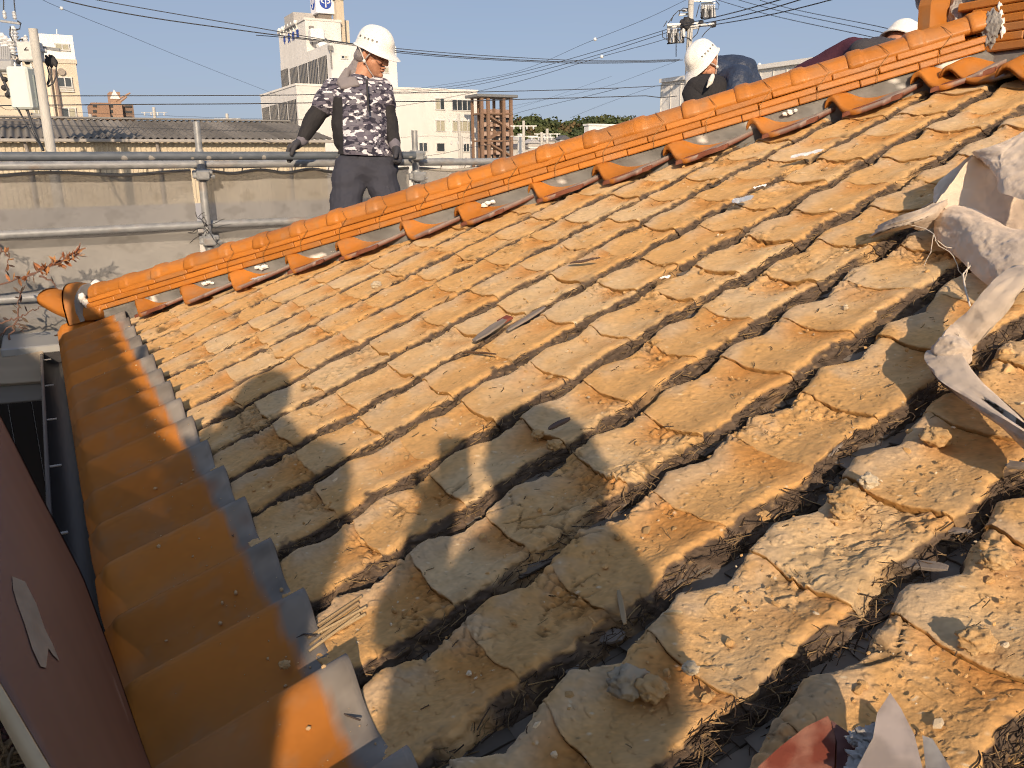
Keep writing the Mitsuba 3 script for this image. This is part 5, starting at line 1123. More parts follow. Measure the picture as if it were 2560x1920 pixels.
wire([(1160, 350), (1280, 287), (1375, 262), (1470, 240), (1546, 221)], 90, 42, 0.012, 'wire rising from behind the ridge to a joint left of the right pole')
wire([(1425, 295), (1552, 245), (1640, 215)], 80, 60, 0.010, 'short thin wire above the wooded hill'); wire([(1150, 290), (1280, 265), (1520, 215), (1616, 181), (1700, 150)], 120, 90, 0.014, 'thin wire crossing above the stair tower roof')
wire([(1180, 300), (1280, 274), (1440, 222), (1530, 190)], 130, 100, 0.012, 'faint distant wire left of the right pole'); wire([(330, 286), (640, 297), (760, 300)], 60, 70, 0.012, 'thin slack wire above the warehouse roof at left')
wire([(0, 265), (20, 275), (60, 272), (100, 262), (190, 280), (330, 286)], 34, 60, 0.010, 'thin service wire hanging across the cream building'); wire([(0, 310), (300, 318), (640, 328), (800, 332)], 33, 33, 0.012, 'dark wire running low across the warehouse roof')
wire([(1000, 395), (1100, 385), (1160, 372), (1280, 352)], 60, 70, 0.016, 'sloping cable in front of the office ground floor'); wire([(990, 345), (1080, 340), (1200, 346), (1290, 340)], 70, 75, 0.012, 'slack twisted wire across the lower office windows')
wire([(1890, 162), (1920, 160), (2010, 152), (2060, 148)], 50, 40, 0.006, 'very thin wire above the white warehouse', balls=((1897, 152),)); wire([(9, -30), (9, 20), (12, 46)], 26, 26, 0.02, 'cable rising from the left pole out of the picture, left one'); wire([(32, -30), (35, 0), (39, 48)], 26, 26, 0.02, 'cable rising from the left pole out of the picture, right one')
wire([(20, 230), (60, 300), (108, 376)], 25.6, 25.6, 0.02, 'stay wire slanting past the foot of the left pole')
# small far poles and aerials
def small_pole(px, y0, y1, D, label, kind):
    k = thing('far_pole', label, 'pole'); a, b = at(px, y0, D), at(px, y1, D)
    put(k + '__mast', tube([(a[0], a[1], GROUND), a], 0.0018 * D, 8), 'mat_concrete')
    for i in range(kind): z = a[2] - (i + 0.5) * 0.012 * D; put(k + '__cross_arm', beam(a * (1, 1, 0) + np.array((0, 0, z)) - RT * 0.016 * D, a * (1, 1, 0) + np.array((0, 0, z)) + RT * 0.016 * D, 0.10, 0.10), 'mat_galvgrey')
    for i in range(4): put(k + '__insulator', insulator(a + RT * (i - 1.5) * 0.008 * D - np.array((0, 0, 0.01 * D)), (0, 0, 1), 0.004 * D, 0.0013 * D), 'mat_porcelain')
small_pole(1309, 302, 384, 95, 'slim grey pole left of the wooded hill', 2); small_pole(384, 268, 300, 150, 'distant pole with crossed arms above the warehouse roof', 3); small_pole(567, 284, 306, 140, 'distant pole top full of insulators right of the first, above the warehouse', 2)
small_pole(1354, 330, 372, 100, 'thin aerial mast beside the low houses', 3); small_pole(1147, 284, 400, 70, 'slim pole before the office wing, ending below a window', 0); small_pole(1153, 340, 400, 62, 'short stout pole in front of the office wing', 0)
small_pole(1368, 322, 370, 105, 'second thin aerial mast right of the first', 1); small_pole(225, 285, 300, 120, 'small white aerial beside the brown tower', 1)
# ---------------------------------------------------------------- people
def flesh(bones, step=0.014, it=10, extra=()):
    """bones: (p0, r0, p1, r1), each the hull of two spheres; one smooth continuous skin over all of them"""
    parts = []
    for p0, r0, p1, r1 in bones:
        a = manifold3d.Manifold.sphere(r0, 20).translate(list(map(float, p0))); b = manifold3d.Manifold.sphere(r1, 20).translate(list(map(float, p1)))
        parts.append(manifold3d.Manifold.batch_hull([a, b]))
    parts += list(extra)
    m = manifold3d.Manifold.batch_boolean(parts, manifold3d.OpType.Add).refine_to_length(step)
    q = m.to_mesh(); t = trimesh.Trimesh(np.asarray(q.vert_properties)[:, :3].astype(float), np.asarray(q.tri_verts), process=True)
    if it: trimesh.smoothing.filter_taubin(t, lamb=0.5, nu=0.52, iterations=it)
    return t
def hull(pts_r):
    return manifold3d.Manifold.batch_hull([manifold3d.Manifold.sphere(r, 20).translate(list(map(float, p))) for p, r in pts_r])
def wrinkle(t, amp=0.006, freq=14.0, seed=0, stretch=(1, 1, 1)):
    v = np.asarray(t.vertices); n = np.asarray(t.vertex_normals)
    d = fb(v * freq * np.asarray(stretch) + seed, 3, seed) - 0.5; d2 = np.abs(fb(v * freq * 0.6 + seed + 9, 2, seed) - 0.5)
    return trimesh.Trimesh(v + n * (d * amp * 2 + (0.12 - d2) * amp * 2.4)[:, None], t.faces, process=False)
SKIN = np.array((0.47, 0.235, 0.145))
def head_mesh(R, o, s=1.0):
    """a head, face towards local +x, z up, o at its centre; returns (mesh, colours)"""
    H = lambda *q: hull([(np.array(p) * s, r * s) for p, r in q])
    parts = [H(((-.018, 0, .030), .082), ((.022, 0, .028), .076), ((.018, .012, .022), .070), ((.018, -.012, .022), .070)),
             H(((.030, .028, -.030), .046), ((.030, -.028, -.030), .046), ((.062, .0, -.092), .024), ((.055, .020, -.085), .022), ((.055, -.020, -.085), .022), ((-.01, .040, -.060), .026), ((-.01, -.040, -.060), .026)),
             H(((.086, 0, .026), .010), ((.108, 0, -.018), .012), ((.090, .013, -.022), .009), ((.090, -.013, -.022), .009)),
             H(((.080, .032, .034), .012), ((.080, -.032, .034), .012), ((.086, .0, .034), .011)),
             H(((.078, .036, -.010), .018), ((.070, .048, -.005), .014)), H(((.078, -.036, -.010), .018), ((.070, -.048, -.005), .014)),
             H(((.091, .016, -.046), .0065), ((.097, 0, -.045), .0075), ((.091, -.016, -.046), .0065)), H(((.088, .013, -.060), .0075), ((.093, 0, -.060), .008), ((.088, -.013, -.060), .0075)),
             H(((.080, 0, -.092), .017), ((.070, .012, -.092), .014), ((.070, -.012, -.092), .014)),
             H(((-.004, .080, .022), .012), ((-.012, .086, .000), .014), ((.004, .078, -.022), .009)), H(((-.004, -.080, .022), .012), ((-.012, -.086, .000), .014), ((.004, -.078, -.022), .009))]
    t = flesh([], 0.006, 3, parts); v = np.asarray(t.vertices) / s
    c = np.repeat(SKIN[None], len(v), 0) * (0.92 + 0.2 * fb(v * 30, 3, 2))[:, None]
    def spot(p, r): return sm(r, r * 0.4, np.linalg.norm(v - np.array(p), axis=1))
    for sgn in (1, -1):
        c = c + (np.array((0.19, 0.075, 0.045)) - c) * (0.8 * spot((.078, sgn * .032, .012), .020))[:, None]
        c = c + (np.array((0.02, 0.015, 0.012)) - c) * (0.9 * sm(.007, .003, np.abs(v[:, 2] - .040)) * sm(.026, .018, np.abs(np.abs(v[:, 1]) - .032)) * (v[:, 0] > .06))[:, None]
        c = c + (np.array((0.42, 0.17, 0.11)) - c) * (0.5 * spot((.080, sgn * .040, -.014), .022))[:, None]
    c = c + (np.array((0.25, 0.07, 0.055)) - c) * (0.8 * np.maximum(spot((.096, 0, -.052), .016), 0))[:, None]
    c = c + (np.array((0.06, 0.02, 0.016)) - c) * (0.85 * sm(.004, .0015, np.abs(v[:, 2] + .0525)) * sm(.022, .016, np.abs(v[:, 1])) * (v[:, 0] > .07))[:, None]
    c = c + (np.array((0.20, 0.10, 0.07)) - c) * (0.35 * sm(-.06, -.085, v[:, 2]) * (v[:, 0] > .02))[:, None]
    return trimesh.Trimesh(np.asarray(t.vertices) @ R.T + o, t.faces, process=False), c
def eyes(key, R, o, s=1.0):
    for sgn in (1, -1):
        k = put(key + '__eye', blob(R @ np.array((.0845, sgn * .031, .014)) * s + o, 0.0095 * s, 1, 0, 2, (1, 1, 0.7)), two(prin((0.55, 0.5, 0.46), 0.2)), True)
        put(k + '__iris', blob(R @ np.array((.0905, sgn * .030, .0130)) * s + o, 0.0048 * s, 1, 0, 2), two(prin((0.02, 0.012, 0.008), 0.1)), True)
def helmet(key, R, o, s=1.0, text=True):
    """hard hat: a ribbed dome with a short peak and a rim, over the head frame R, o"""
    ph = np.linspace(0, 2 * math.pi, 73); el = np.linspace(0, 1, 26)
    E, P_ = np.meshgrid(el, ph, indexing='ij')
    rx, ry, rz_ = 0.124, 0.108, 0.122
    th = E * math.pi / 2
    prof = np.cos(th) ** 0.82
    rib = 0.0055 * np.exp(-(np.sin(P_) * prof * 3.4) ** 6) * sm(0.12, 0.3, E) + 0.003 * sm(0.10, 0.0, E)
    x = (rx + rib) * prof * np.cos(P_); y = (ry + rib) * prof * np.sin(P_); z = (rz_ + rib) * np.sin(th) ** 0.95
    top = np.stack([x, y, z], -1)
    fl = np.linspace(1, 0, 5)[:-1]; rows = []
    for q in fl:
        peak = 0.042 * np.clip(np.cos(ph), 0, 1) ** 1.1 + 0.014
        rows.append(np.stack([(rx + q * peak) * np.cos(ph), (ry + q * (0.014 + 0.02 * np.clip(np.cos(ph), 0, 1))) * np.sin(ph), -0.012 * q - 0.020 * q * np.clip(np.cos(ph), 0, 1) + 0 * ph], -1))
    top = np.concatenate([np.array(rows), top]); bot = top * np.array((0.972, 0.968, 0.965)) - np.array((0, 0, 0.0035))
    off = np.array((0.004, 0, 0.052))
    tr = lambda p: (p + off) * s @ R.T + o
    k = put(key + '__helmet', solid(tr(top), tr(bot)), 'mat_helmet', 50)
    if text:
        for i in range(5):
            for sgn in (1, -1):
                a = math.radians(sgn * 90 + (30 - 13 * i if i < 4 else -30) * (-1 if sgn > 0 else 1) * 1.0); e = 0.24
                p = np.array(((rx + .003) * math.cos(e * 1.57) ** .82 * math.cos(a), (ry + .003) * math.cos(e * 1.57) ** .82 * math.sin(a), rz_ * math.sin(e * 1.57) ** .95)) + off
                nrm = np.array((math.cos(a) / rx, math.sin(a) / ry, 2.2)); nrm /= np.linalg.norm(nrm); tx = np.array((-math.sin(a) * rx, math.cos(a) * ry, 0)); tx /= np.linalg.norm(tx)
                L = np.stack([tx, np.cross(nrm, tx), nrm], 1)
                m = glyph(GL[(2, 3, 1, 0, 2)[i]], 0.0135 * s, R @ L, (p * s) @ R.T + o, 0.10, 0.002); put(k + '__lettering', m, two(prin((0.12, 0.12, 0.12), 0.6)))
    for sgn in (1, -1):
        pts = [np.array(q) for q in ((-.045, sgn * .108, .045), (-.012, sgn * .100, .000), (.004, sgn * .086, -.030))]; put(k + '__strap', tube([(R @ q) * s + o for q in pts], 0.0045, 6), two(prin((0.55, 0.53, 0.52), 0.7)), True)
        pts = [np.array(q) for q in ((.055, sgn * .098, .045), (.022, sgn * .094, .000), (.004, sgn * .086, -.030), (.030, sgn * .062, -.075), (.052, sgn * .025, -.108), (.055, 0, -.114))]; put(k + '__strap', tube([(R @ q) * s + o for q in pts], 0.0042, 6), two(prin((0.45, 0.42, 0.42), 0.7)), True)
        put(k + '__strap_button', blob(R @ np.array((.004, sgn * .089, -.032)) * s + o, 0.010 * s, 1, 0, 2, (1, 1, 1.1)), 'mat_white', True)
    return k
def hand_bones(w, d, up, side, curl=0.5, L=1.0, spread=0.0, thumb=1.0):
    """palm and five fingers from the wrist w: d along the hand, up the back of the hand, side towards the thumb"""
    d, up, side = (np.asarray(q, float) / np.linalg.norm(q) for q in (d, up, side)); b = []
    k = [w + d * 0.085 * L + side * x * L for x in (0.030, 0.010, -0.011, -0.030)]
    b += [(w, 0.025, w + d * 0.045, 0.026)]
    for q in k: b.append((w + d * 0.02 + (q - w - d * 0.085 * L) * 0.55, 0.0155, q, 0.0125))
    for i, (q, l) in enumerate(zip(k, (0.070, 0.080, 0.074, 0.058))):
        p, a = q, 0.15 + curl * 0.25; dd = d + side * (0.06 - 0.04 * i) * (1 + spread * 3)
        for j, f in enumerate((0.46, 0.32, 0.24)):
            a += curl * (0.42, 0.6, 0.5)[j] * (1 + 0.06 * i); e = p + (dd * math.cos(a) - up * math.sin(a)) * l * f * L; b.append((p, 0.0098 - 0.0008 * j, e, 0.0090 - 0.0009 * j)); p = e
    t0 = w + d * 0.022 + side * 0.024 - up * 0.004; t1 = t0 + (d * 0.55 + side * 0.75 - up * 0.35) * 0.042 * thumb; t2 = t1 + (d * 0.85 + side * 0.25 - up * (0.3 + 0.4 * curl)) * 0.034; t3 = t2 + (d * 0.9 - up * (0.3 + 0.5 * curl)) * 0.026
    return b + [(t0, 0.016, t1, 0.0125), (t1, 0.0120, t2, 0.0110), (t2, 0.0105, t3, 0.0090)]
def ori(f, up=(0, 0, 1)):
    f = np.asarray(f, float) / np.linalg.norm(f); y = np.cross(up, f); y /= np.linalg.norm(y); return np.stack([f, y, np.cross(f, y)], 1)
def rot(ax, deg):
    ax = np.asarray(ax, float) / np.linalg.norm(ax); a = math.radians(deg); K = np.array([[0, -ax[2], ax[1]], [ax[2], 0, -ax[0]], [-ax[1], ax[0], 0]]); return np.eye(3) + math.sin(a) * K + (1 - math.cos(a)) * K @ K
def camo(p, n, uv):
    x, y, z = p.x * 34 + p.y * 12, p.y * 26, p.z * 46
    a = FB(x, y, z, 2); b = FB(x * 1.15 + 31, y + 7, z * 1.1, 2)
    c = mikit.mix((0.15, 0.143, 0.175), (0.026, 0.024, 0.042), SS(0.48, 0.51, a))
    c = mikit.mix(c, (0.11, 0.10, 0.135), SS(0.56, 0.58, FB(x + 50, y, z * 1.4, 2)))
    return mikit.mix(c, (0.62, 0.61, 0.66), SS(0.605, 0.63, b))
scene['mat_camo'] = two(prin(mikit.proc(camo), 0.8)); scene['mat_grey_cloth'] = two(bump(prin((0.225, 0.205, 0.215), 0.9), cloth_bump, 0.4)); scene['mat_navy'] = two(bump(prin((0.040, 0.043, 0.062), 0.85), cloth_bump, 0.5))
scene['mat_blackcloth'] = two(bump(prin((0.022, 0.021, 0.024), 0.85), cloth_bump, 0.4)); scene['mat_glove'] = two(prin((0.05, 0.05, 0.06), 0.8)); scene['mat_jacket'] = two(bump(prin((0.026, 0.040, 0.078), 0.6, sheen=0.2), cloth_bump, 0.9))

# --- the standing man
M1 = thing('person', 'man in a white helmet and grey camouflage shirt standing with one hand on the rail', 'person')
D = 5.10
j = lambda x, y, dd=0.0: at(x, y, D + dd)
head_o = j(932, 140); fdir = RT * 0.84 - FW * 0.36 - _z * 0.42
HR = ori(fdir); HR = rot(HR[:, 0], 4) @ HR
neck, chest, belly, pelvis = j(897, 205, .03), j(893, 262, .03), j(903, 335, .02), j(908, 402, .02)
shR, shL = j(836, 226, .03), j(952, 224, .06); elR, elL = j(783, 300, .0), j(972, 300, .06); wrR, wrL = j(755, 352, -.03), j(988, 366, -.03)
hipR, hipL = j(876, 420, .02), j(948, 417, .04); knR, knL = j(858, 620, -.02), j(990, 600, .05); anR, anL = j(872, 775, .06), j(990, 760, .10)
hR = hand_bones(wrR, (RT * -0.85 - _z * 0.55), _z * 0.8 - RT * 0.5, -FW, 0.55, 1.0); hL = hand_bones(wrL, (RT * 0.28 - _z * 1.0 - FW * 0.1), RT * 0.4 + FW * 0.8, -FW * 0.8 + RT * 0.2, 0.9, 1.0)
torso = [(neck, .056, chest, .10), (shR, .058, chest, .11), (shL, .058, chest, .11), (chest, .118, belly, .115), (belly, .115, pelvis, .12), (j(868, 270, .03), .09, j(882, 345, .02), .10), (j(925, 270, .04), .09, j(928, 345, .03), .10)]
arms = [(shR, .055, elR, .044), (elR, .043, wrR, .030), (shL, .055, elL, .044), (elL, .043, wrL, .030)]
legs = [(hipR, .092, knR, .062), (knR, .060, anR, .042), (hipL, .092, knL, .062), (knL, .060, anL, .042), (pelvis, .12, hipR, .10), (pelvis, .12, hipL, .10), (anR, .042, anR + np.array((.05, -.16, -.05)), .034), (anL, .042, anL + np.array((.10, -.14, -.05)), .034)]
legs = [(a, r * .84, b, q * .84) for a, r, b, q in legs]
nk = [(head_o - HR[:, 2] * 0.06 - HR[:, 0] * 0.02, .058, neck, .064)]
put(M1 + '__body', flesh(torso + arms + legs + nk + hR + hL, 0.013, 8), 'mat_skin', True, SKIN)
hm, hc = head_mesh(HR, head_o); put(M1 + '__head', hm, 'mat_skin', True, hc); eyes(M1 + '__head', HR, head_o)
helmet(M1, HR, head_o)
big = lambda bs, k: [(a, r + k, b, q + k) for a, r, b, q in bs]
slR, slL = shR + (elR - shR) * 0.52, shL + (elL - shL) * 0.50
shirt = big(torso, .020)[:-2] + big(torso[-2:], .018) + [(shR, .078, slR, .074), (shL, .074, slL, .066), (belly, .14, pelvis + _z * 0.04, .145), (j(890, 400, .02), .125, j(934, 398, .04), .128)]
sm_ = wrinkle(flesh(shirt, 0.014, 12), 0.013, 10, 3).slice_plane(j(905, 388), np.array((0.0, 0.0, 1.0)) + 0.05 * RT); cf = sm_.triangles_center; c_ = j(905, 300)
off = (cf - c_) @ RT; hgt = cf[:, 2] - j(905, 244)[2]; pan = (off < -0.106 - 0.10 * hgt * 0.3) & (hgt < 0.0) & ((cf - slR) @ (slR - shR) < 0.0 + 9) & (off > -0.30)
arm_ = np.linalg.norm(np.cross(cf - shR, (elR - shR) / np.linalg.norm(elR - shR)), axis=1) < 0.088
pan &= ~(arm_ & (((cf - shR) @ (elR - shR)) / np.linalg.norm(elR - shR) < np.linalg.norm(slR - shR) + 0.09) & (off < -0.15))
def part_of(m, mask): q = m.submesh([np.nonzero(mask)[0]], append=True, repair=False); return q
put(M1 + '__camouflage_shirt', part_of(sm_, ~pan), 'mat_camo', True); put(M1 + '__side_panel', part_of(sm_, pan), 'mat_blackcloth', True)
put(M1 + '__arm_sleeve', wrinkle(flesh(big(arms[:1], .010) + [(elR, .055, wrR + (elR - wrR) * 0.14, .039)], 0.014, 8), 0.006, 22, 4), 'mat_blackcloth', True)
put(M1 + '__arm_sleeve', wrinkle(flesh(big(arms[2:3], .010) + [(elL, .054, wrL + (elL - wrL) * 0.16, .038)], 0.014, 8), 0.006, 22, 5), 'mat_blackcloth', True)
put(M1 + '__trousers', wrinkle(flesh([(pelvis - _z * 0.03, .130, hipR - _z * .03, .115), (pelvis - _z * 0.03, .130, hipL - _z * .03, .115), (hipR, .106, knR, .086), (knR, .086, anR, .078), (hipL, .106, knL, .086), (knL, .092, anL, .080)], 0.015, 8), 0.018, 9, 7, (1, 1, 1.6)), 'mat_navy', True)
put(M1 + '__glove', flesh(big(hR, .0025) + [(wrR, .031, wrR + (elR - wrR) * 0.10, .036)], 0.007, 4), 'mat_glove', True); put(M1 + '__glove', flesh(big(hL, .0025) + [(wrL, .031, wrL + (elL - wrL) * 0.12, .036)], 0.007, 4), 'mat_glove', True)
for w_, e_ in ((wrR, elR), (wrL, elL)): put(M1 + '__glove_cuff', flesh([(w_ + (e_ - w_) * 0.02, .034, w_ + (e_ - w_) * 0.13, .037)], 0.01, 3), two(prin((0.16, 0.15, 0.18), 0.9)), True)
put(M1 + '__boot', flesh([(anR, .075, anR - _z * 0.05, .05), (anR - _z * .05, .048, anR + np.array((.05, -.19, -.07)), .040)], 0.014, 6), 'mat_black', True); put(M1 + '__boot', flesh([(anL, .075, anL - _z * 0.05, .05), (anL - _z * .05, .048, anL + np.array((.10, -.17, -.07)), .040)], 0.014, 6), 'mat_black', True)
# grey head cloth under the helmet, hanging on the nape and over the collar
hp = lambda x, y, z: HR @ np.array((x, y, z)) + head_o
cap_ = hull([(hp(-.030, 0, .040), .084), (hp(.022, 0, .052), .077)])
t = flesh([], 0.010, 3, [cap_, hull([(hp(-.05, .03, -.01), .055), (hp(-.05, -.03, -.01), .055), (hp(-.095, 0, -.055), .030)]), hull([(hp(-.092, .0, -.05), .032), (j(868, 192, .02), .028), (j(884, 186, .0), .026)]), hull([(j(868, 192, .0), .026), (j(845, 215, -.02), .026), (j(880, 214, -.05), .026)])])
put(M1 + '__head_cloth', wrinkle(t, 0.010, 16, 8), 'mat_grey_cloth', True)
t = flesh([], 0.012, 3, [hull([(j(868, 178, -.03), .022), (j(850, 205, -.055), .020), (j(856, 218, -.070), .016)]), hull([(j(852, 205, -.055), .020), (j(885, 198, -.07), .016), (j(856, 218, -.078), .014), (j(894, 212, -.085), .012)])])
put(M1 + '__grey_collar', t, 'mat_grey_cloth', True)
z0, z1 = j(917, 200, -.15), j(922, 278, -.16); put(M1 + '__zip', tube([z0, (z0 + z1) / 2 - FW * .008, z1], 0.006, 6), 'mat_black', True)

# --- the worker bending over behind the ridge
M2 = thing('person', 'worker in a white helmet and dark navy jacket bending down behind the ridge', 'person')
D = 5.7
j = lambda x, y, dd=0.0: at(x, y, D + dd)
head_o = j(1766, 163); fdir = RT * -0.62 - FW * 0.40 - _z * 0.72
HR = ori(fdir, RT * 0.15 + _z + RT * -0.35); 
neck, chest, pelvis = j(1800, 178, .10), j(1812, 215, .16), j(1900, 300, .50)
shR, shL = j(1846, 200, -.12), j(1760, 205, .30); elR, elL = j(1840, 275, -.16), j(1740, 270, .25); wrR, wrL = j(1790, 320, -.15), j(1740, 315, .20)
hipR, hipL = j(1885, 315, .45), j(1920, 305, .62); knR, knL = hipR + np.array((-.16, .30, -.40)), hipL + np.array((-.10, .34, -.40)); anR, anL = knR + np.array((.24, .10, -.36)), knL + np.array((.26, .10, -.36))
hR = hand_bones(wrR, (RT * -0.6 - _z), FW * 0.2 + _z * 0.4 - RT, -FW, 0.8); hL = hand_bones(wrL, (RT * -0.6 - _z), -RT + _z * 0.3, FW, 0.8)
torso = [(neck, .060, chest, .12), (shR, .065, chest, .125), (shL, .065, chest, .125), (chest, .135, pelvis, .125)]
arms = [(shR, .055, elR, .046), (elR, .044, wrR, .031), (shL, .055, elL, .046), (elL, .044, wrL, .031)]
legs = [(hipR, .092, knR, .064), (knR, .06, anR, .044), (hipL, .092, knL, .064), (knL, .06, anL, .044), (pelvis, .12, hipR, .10), (pelvis, .12, hipL, .10)]
put(M2 + '__body', flesh(torso + arms + legs + [(head_o - HR[:, 2] * .05, .058, neck, .064)] + hR + hL, 0.014, 8), 'mat_skin', True, SKIN)
hm, hc = head_mesh(HR, head_o); put(M2 + '__head', hm, 'mat_skin', True, hc); eyes(M2 + '__head', HR, head_o); helmet(M2, HR, head_o)
put(M2 + '__jacket', wrinkle(flesh(big(torso, .024) + [(shR, .095, elR, .080), (elR, .080, wrR + (elR - wrR) * .2, .062), (shL, .095, elL, .080), (elL, .080, wrL + (elL - wrL) * .2, .062), (j(1800, 165, .12), .075, j(1850, 185, .10), .12), (j(1850, 190, .10), .12, j(1868, 225, .12), .12), (j(1800, 176, .03), .075, chest, .14)], 0.016, 10), 0.014, 12, 2), 'mat_jacket', True)
put(M2 + '__trousers', wrinkle(flesh([(pelvis, .150, hipR, .12), (pelvis, .150, hipL, .12), (hipR, .122, knR, .095), (knR, .092, anR, .080), (hipL, .122, knL, .095), (knL, .092, anL, .080)], 0.02, 8), 0.012, 9, 3), 'mat_navy', True)
for h_ in (hR, hL): put(M2 + '__glove', flesh(big(h_, .0025), 0.008, 4), two(prin((0.5, 0.48, 0.45), 0.9)), True)
put(M2 + '__front_panel', wrinkle(flesh([(j(1742, 215, -.06), .07, j(1780, 235, -.06), .13), (j(1735, 235, -.04), .08, j(1760, 280, -.05), .12)], 0.016, 8), 0.01, 12, 4), 'mat_blackcloth', True)
put(M2 + '__towel', wrinkle(flesh([(j(1782, 190, -.24), .014, j(1776, 205, -.26), .018), (j(1776, 205, -.26), .015, j(1768, 218, -.26), .004)], 0.006, 3), 0.004, 40, 2), two(prin((0.72, 0.68, 0.62), 0.9)), True)

# --- the third worker, nearly hidden, crouching at the top of the hip
M3 = thing('person', 'crouching worker in maroon at the top of the ridge, only back and white helmet showing', 'person')
D = 4.15
j = lambda x, y, dd=0.0: at(x, y + 17, D + dd)
head_o = j(2245, 118, .12); HR = ori(RT * 0.8 + FW * 0.5 - _z * 0.55)
neck, chest, pelvis = j(2195, 122, .08), j(2130, 150, .15), j(2015, 215, .25)
shR, shL = j(2165, 142, -.06), j(2165, 132, .30); elR, elL = j(2205, 240, -.05), j(2215, 230, .30); wrR, wrL = j(2285, 220, -.02), j(2290, 215, .25)
knR, knL = pelvis + RT * .38 + FW * .12 - _z * .28, pelvis + RT * .36 + FW * .36 - _z * .28; anR, anL = knR - RT * .34 - _z * .26, knL - RT * .34 - _z * .26
torso = [(neck, .060, chest, .12), (shR, .065, chest, .12), (shL, .065, chest, .12), (chest, .125, pelvis, .125)]; arms = [(shR, .055, elR, .046), (elR, .044, wrR, .031), (shL, .055, elL, .046), (elL, .044, wrL, .031)]
legs = [(pelvis, .12, knR, .064), (knR, .06, anR, .044), (pelvis, .12, knL, .064), (knL, .06, anL, .044)]
hR = hand_bones(wrR, RT - _z * .5, _z, FW, 0.7); hL = hand_bones(wrL, RT - _z * .5, _z, -FW, 0.7)
put(M3 + '__body', flesh(torso + arms + legs + [(head_o - HR[:, 2] * .05, .058, neck, .064)] + hR + hL, 0.015, 8), 'mat_skin', True, SKIN)
hm, hc = head_mesh(HR, head_o); put(M3 + '__head', hm, 'mat_skin', True, hc); helmet(M3, HR, head_o, 1.0, False)
put(M3 + '__maroon_shirt', wrinkle(flesh(big(torso, .020) + [(shR, .085, elR, .072), (shL, .085, elL, .072)], 0.016, 10), 0.010, 12, 2), two(bump(prin((0.055, 0.013, 0.026), 0.85), cloth_bump, 0.5)), True)
put(M3 + '__dark_hood', wrinkle(flesh([], 0.014, 6, [hull([(j(2146, 112, -.08), .050), (j(2195, 108, -.06), .062), (j(2165, 115, .14), .06)]), hull([(j(2190, 112, .0), .070), (j(2228, 120, .08), .075)])]), 0.012, 14, 3), 'mat_grey_cloth' if False else two(bump(prin((0.045, 0.043, 0.052), 0.9), cloth_bump, 0.5)), True)
put(M3 + '__trousers', wrinkle(flesh(big(legs, .026), 0.02, 8), 0.01, 9, 3), 'mat_navy', True)
gc = thing('grey_cloth', 'bundle of grey white cloth hanging behind the end tile of the main ridge', 'cloth')
put(gc + '__bundle', wrinkle(flesh([], 0.010, 4, [hull([(at(2318, -25, 3.35), .035), (at(2312, 15, 3.38), .030), (at(2330, 25, 3.4), .025)]), hull([(at(2312, 18, 3.36), .024), (at(2303, 40, 3.36), .008), (at(2318, 48, 3.36), .008)])]), 0.016, 22, 4), two(prin((0.42, 0.42, 0.46), 0.9)), True)

# --- the photographer and a workmate: both stand behind the lens, and their shadows fall across the roof
def cast(px, py, dist):
    """a point `dist` metres towards the sun from the place on the mud that shows at a pixel"""
    d = FW + (px - 1280) / FOC * RT - (py - 960) / FOC * UP
    s_ = (Z0 - SL * X0) / (d[2] - SL * d[0]); return d * s_ + SUN * dist
def shade_person(name_label, J, dist, hel=True, hel_big=False):
    k = thing('person', name_label, 'person'); P = {n: cast(x, y, dist + dd) for n, (x, y, dd) in J.items()}
    hd = P['head']; f = np.array((0.42, 0.90, -0.35)); R = ori(f)
    hRb = hand_bones(P['wr'], P['hr'] - P['wr'], -f, np.cross(f, P['hr'] - P['wr']), 0.9); hLb = hand_bones(P['wl'], P['hl'] - P['wl'], -f, -np.cross(f, P['hl'] - P['wl']), 0.9)
    tor = [(P['neck'], .06, P['chest'], .11), (P['sr'], .062, P['chest'], .11), (P['sl'], .062, P['chest'], .11), (P['chest'], .115, P['belly'], .12), (P['belly'], .12, P['pel'], .13)]
    ar = [(P['sr'], .055, P['er'], .046), (P['er'], .044, P['wr'], .031), (P['sl'], .055, P['el'], .046), (P['el'], .044, P['wl'], .031)]
    pel = P['pel']; fr = np.cross((0, 0, 1), f); fr /= np.linalg.norm(fr); gz = min(-1.62, pel[2] - 0.78)
    kn = [pel + fr * s_ * .12 + f * .10 + _z * (gz - pel[2]) * 0.5 for s_ in (1, -1)]; an = [np.array((q[0] - f[0] * .06, q[1] - f[1] * .06, gz + .07)) for q in kn]
    lg = [(pel, .125, kn[0], .065), (kn[0], .062, an[0], .045), (pel, .125, kn[1], .065), (kn[1], .062, an[1], .045)]
    put(k + '__body', flesh(tor + ar + lg + [(hd - R[:, 2] * .05, .058, P['neck'], .064)] + hRb + hLb, 0.016, 6), 'mat_skin', True, SKIN)
    hm, hc = head_mesh(R, hd); put(k + '__head', hm, 'mat_skin', True, hc)
    if hel: helmet(k, R, hd, 1.0, False)
    put(k + '__jacket', wrinkle(flesh(big(tor, .038 if hel_big else .024) + big(ar, .026 if hel_big else .006), 0.018, 8), 0.01, 12, 2), 'mat_navy', True); put(k + '__trousers', wrinkle(flesh(big(lg, .022), 0.02, 6), 0.01, 9, 3), 'mat_blackcloth', True)
    return k, P
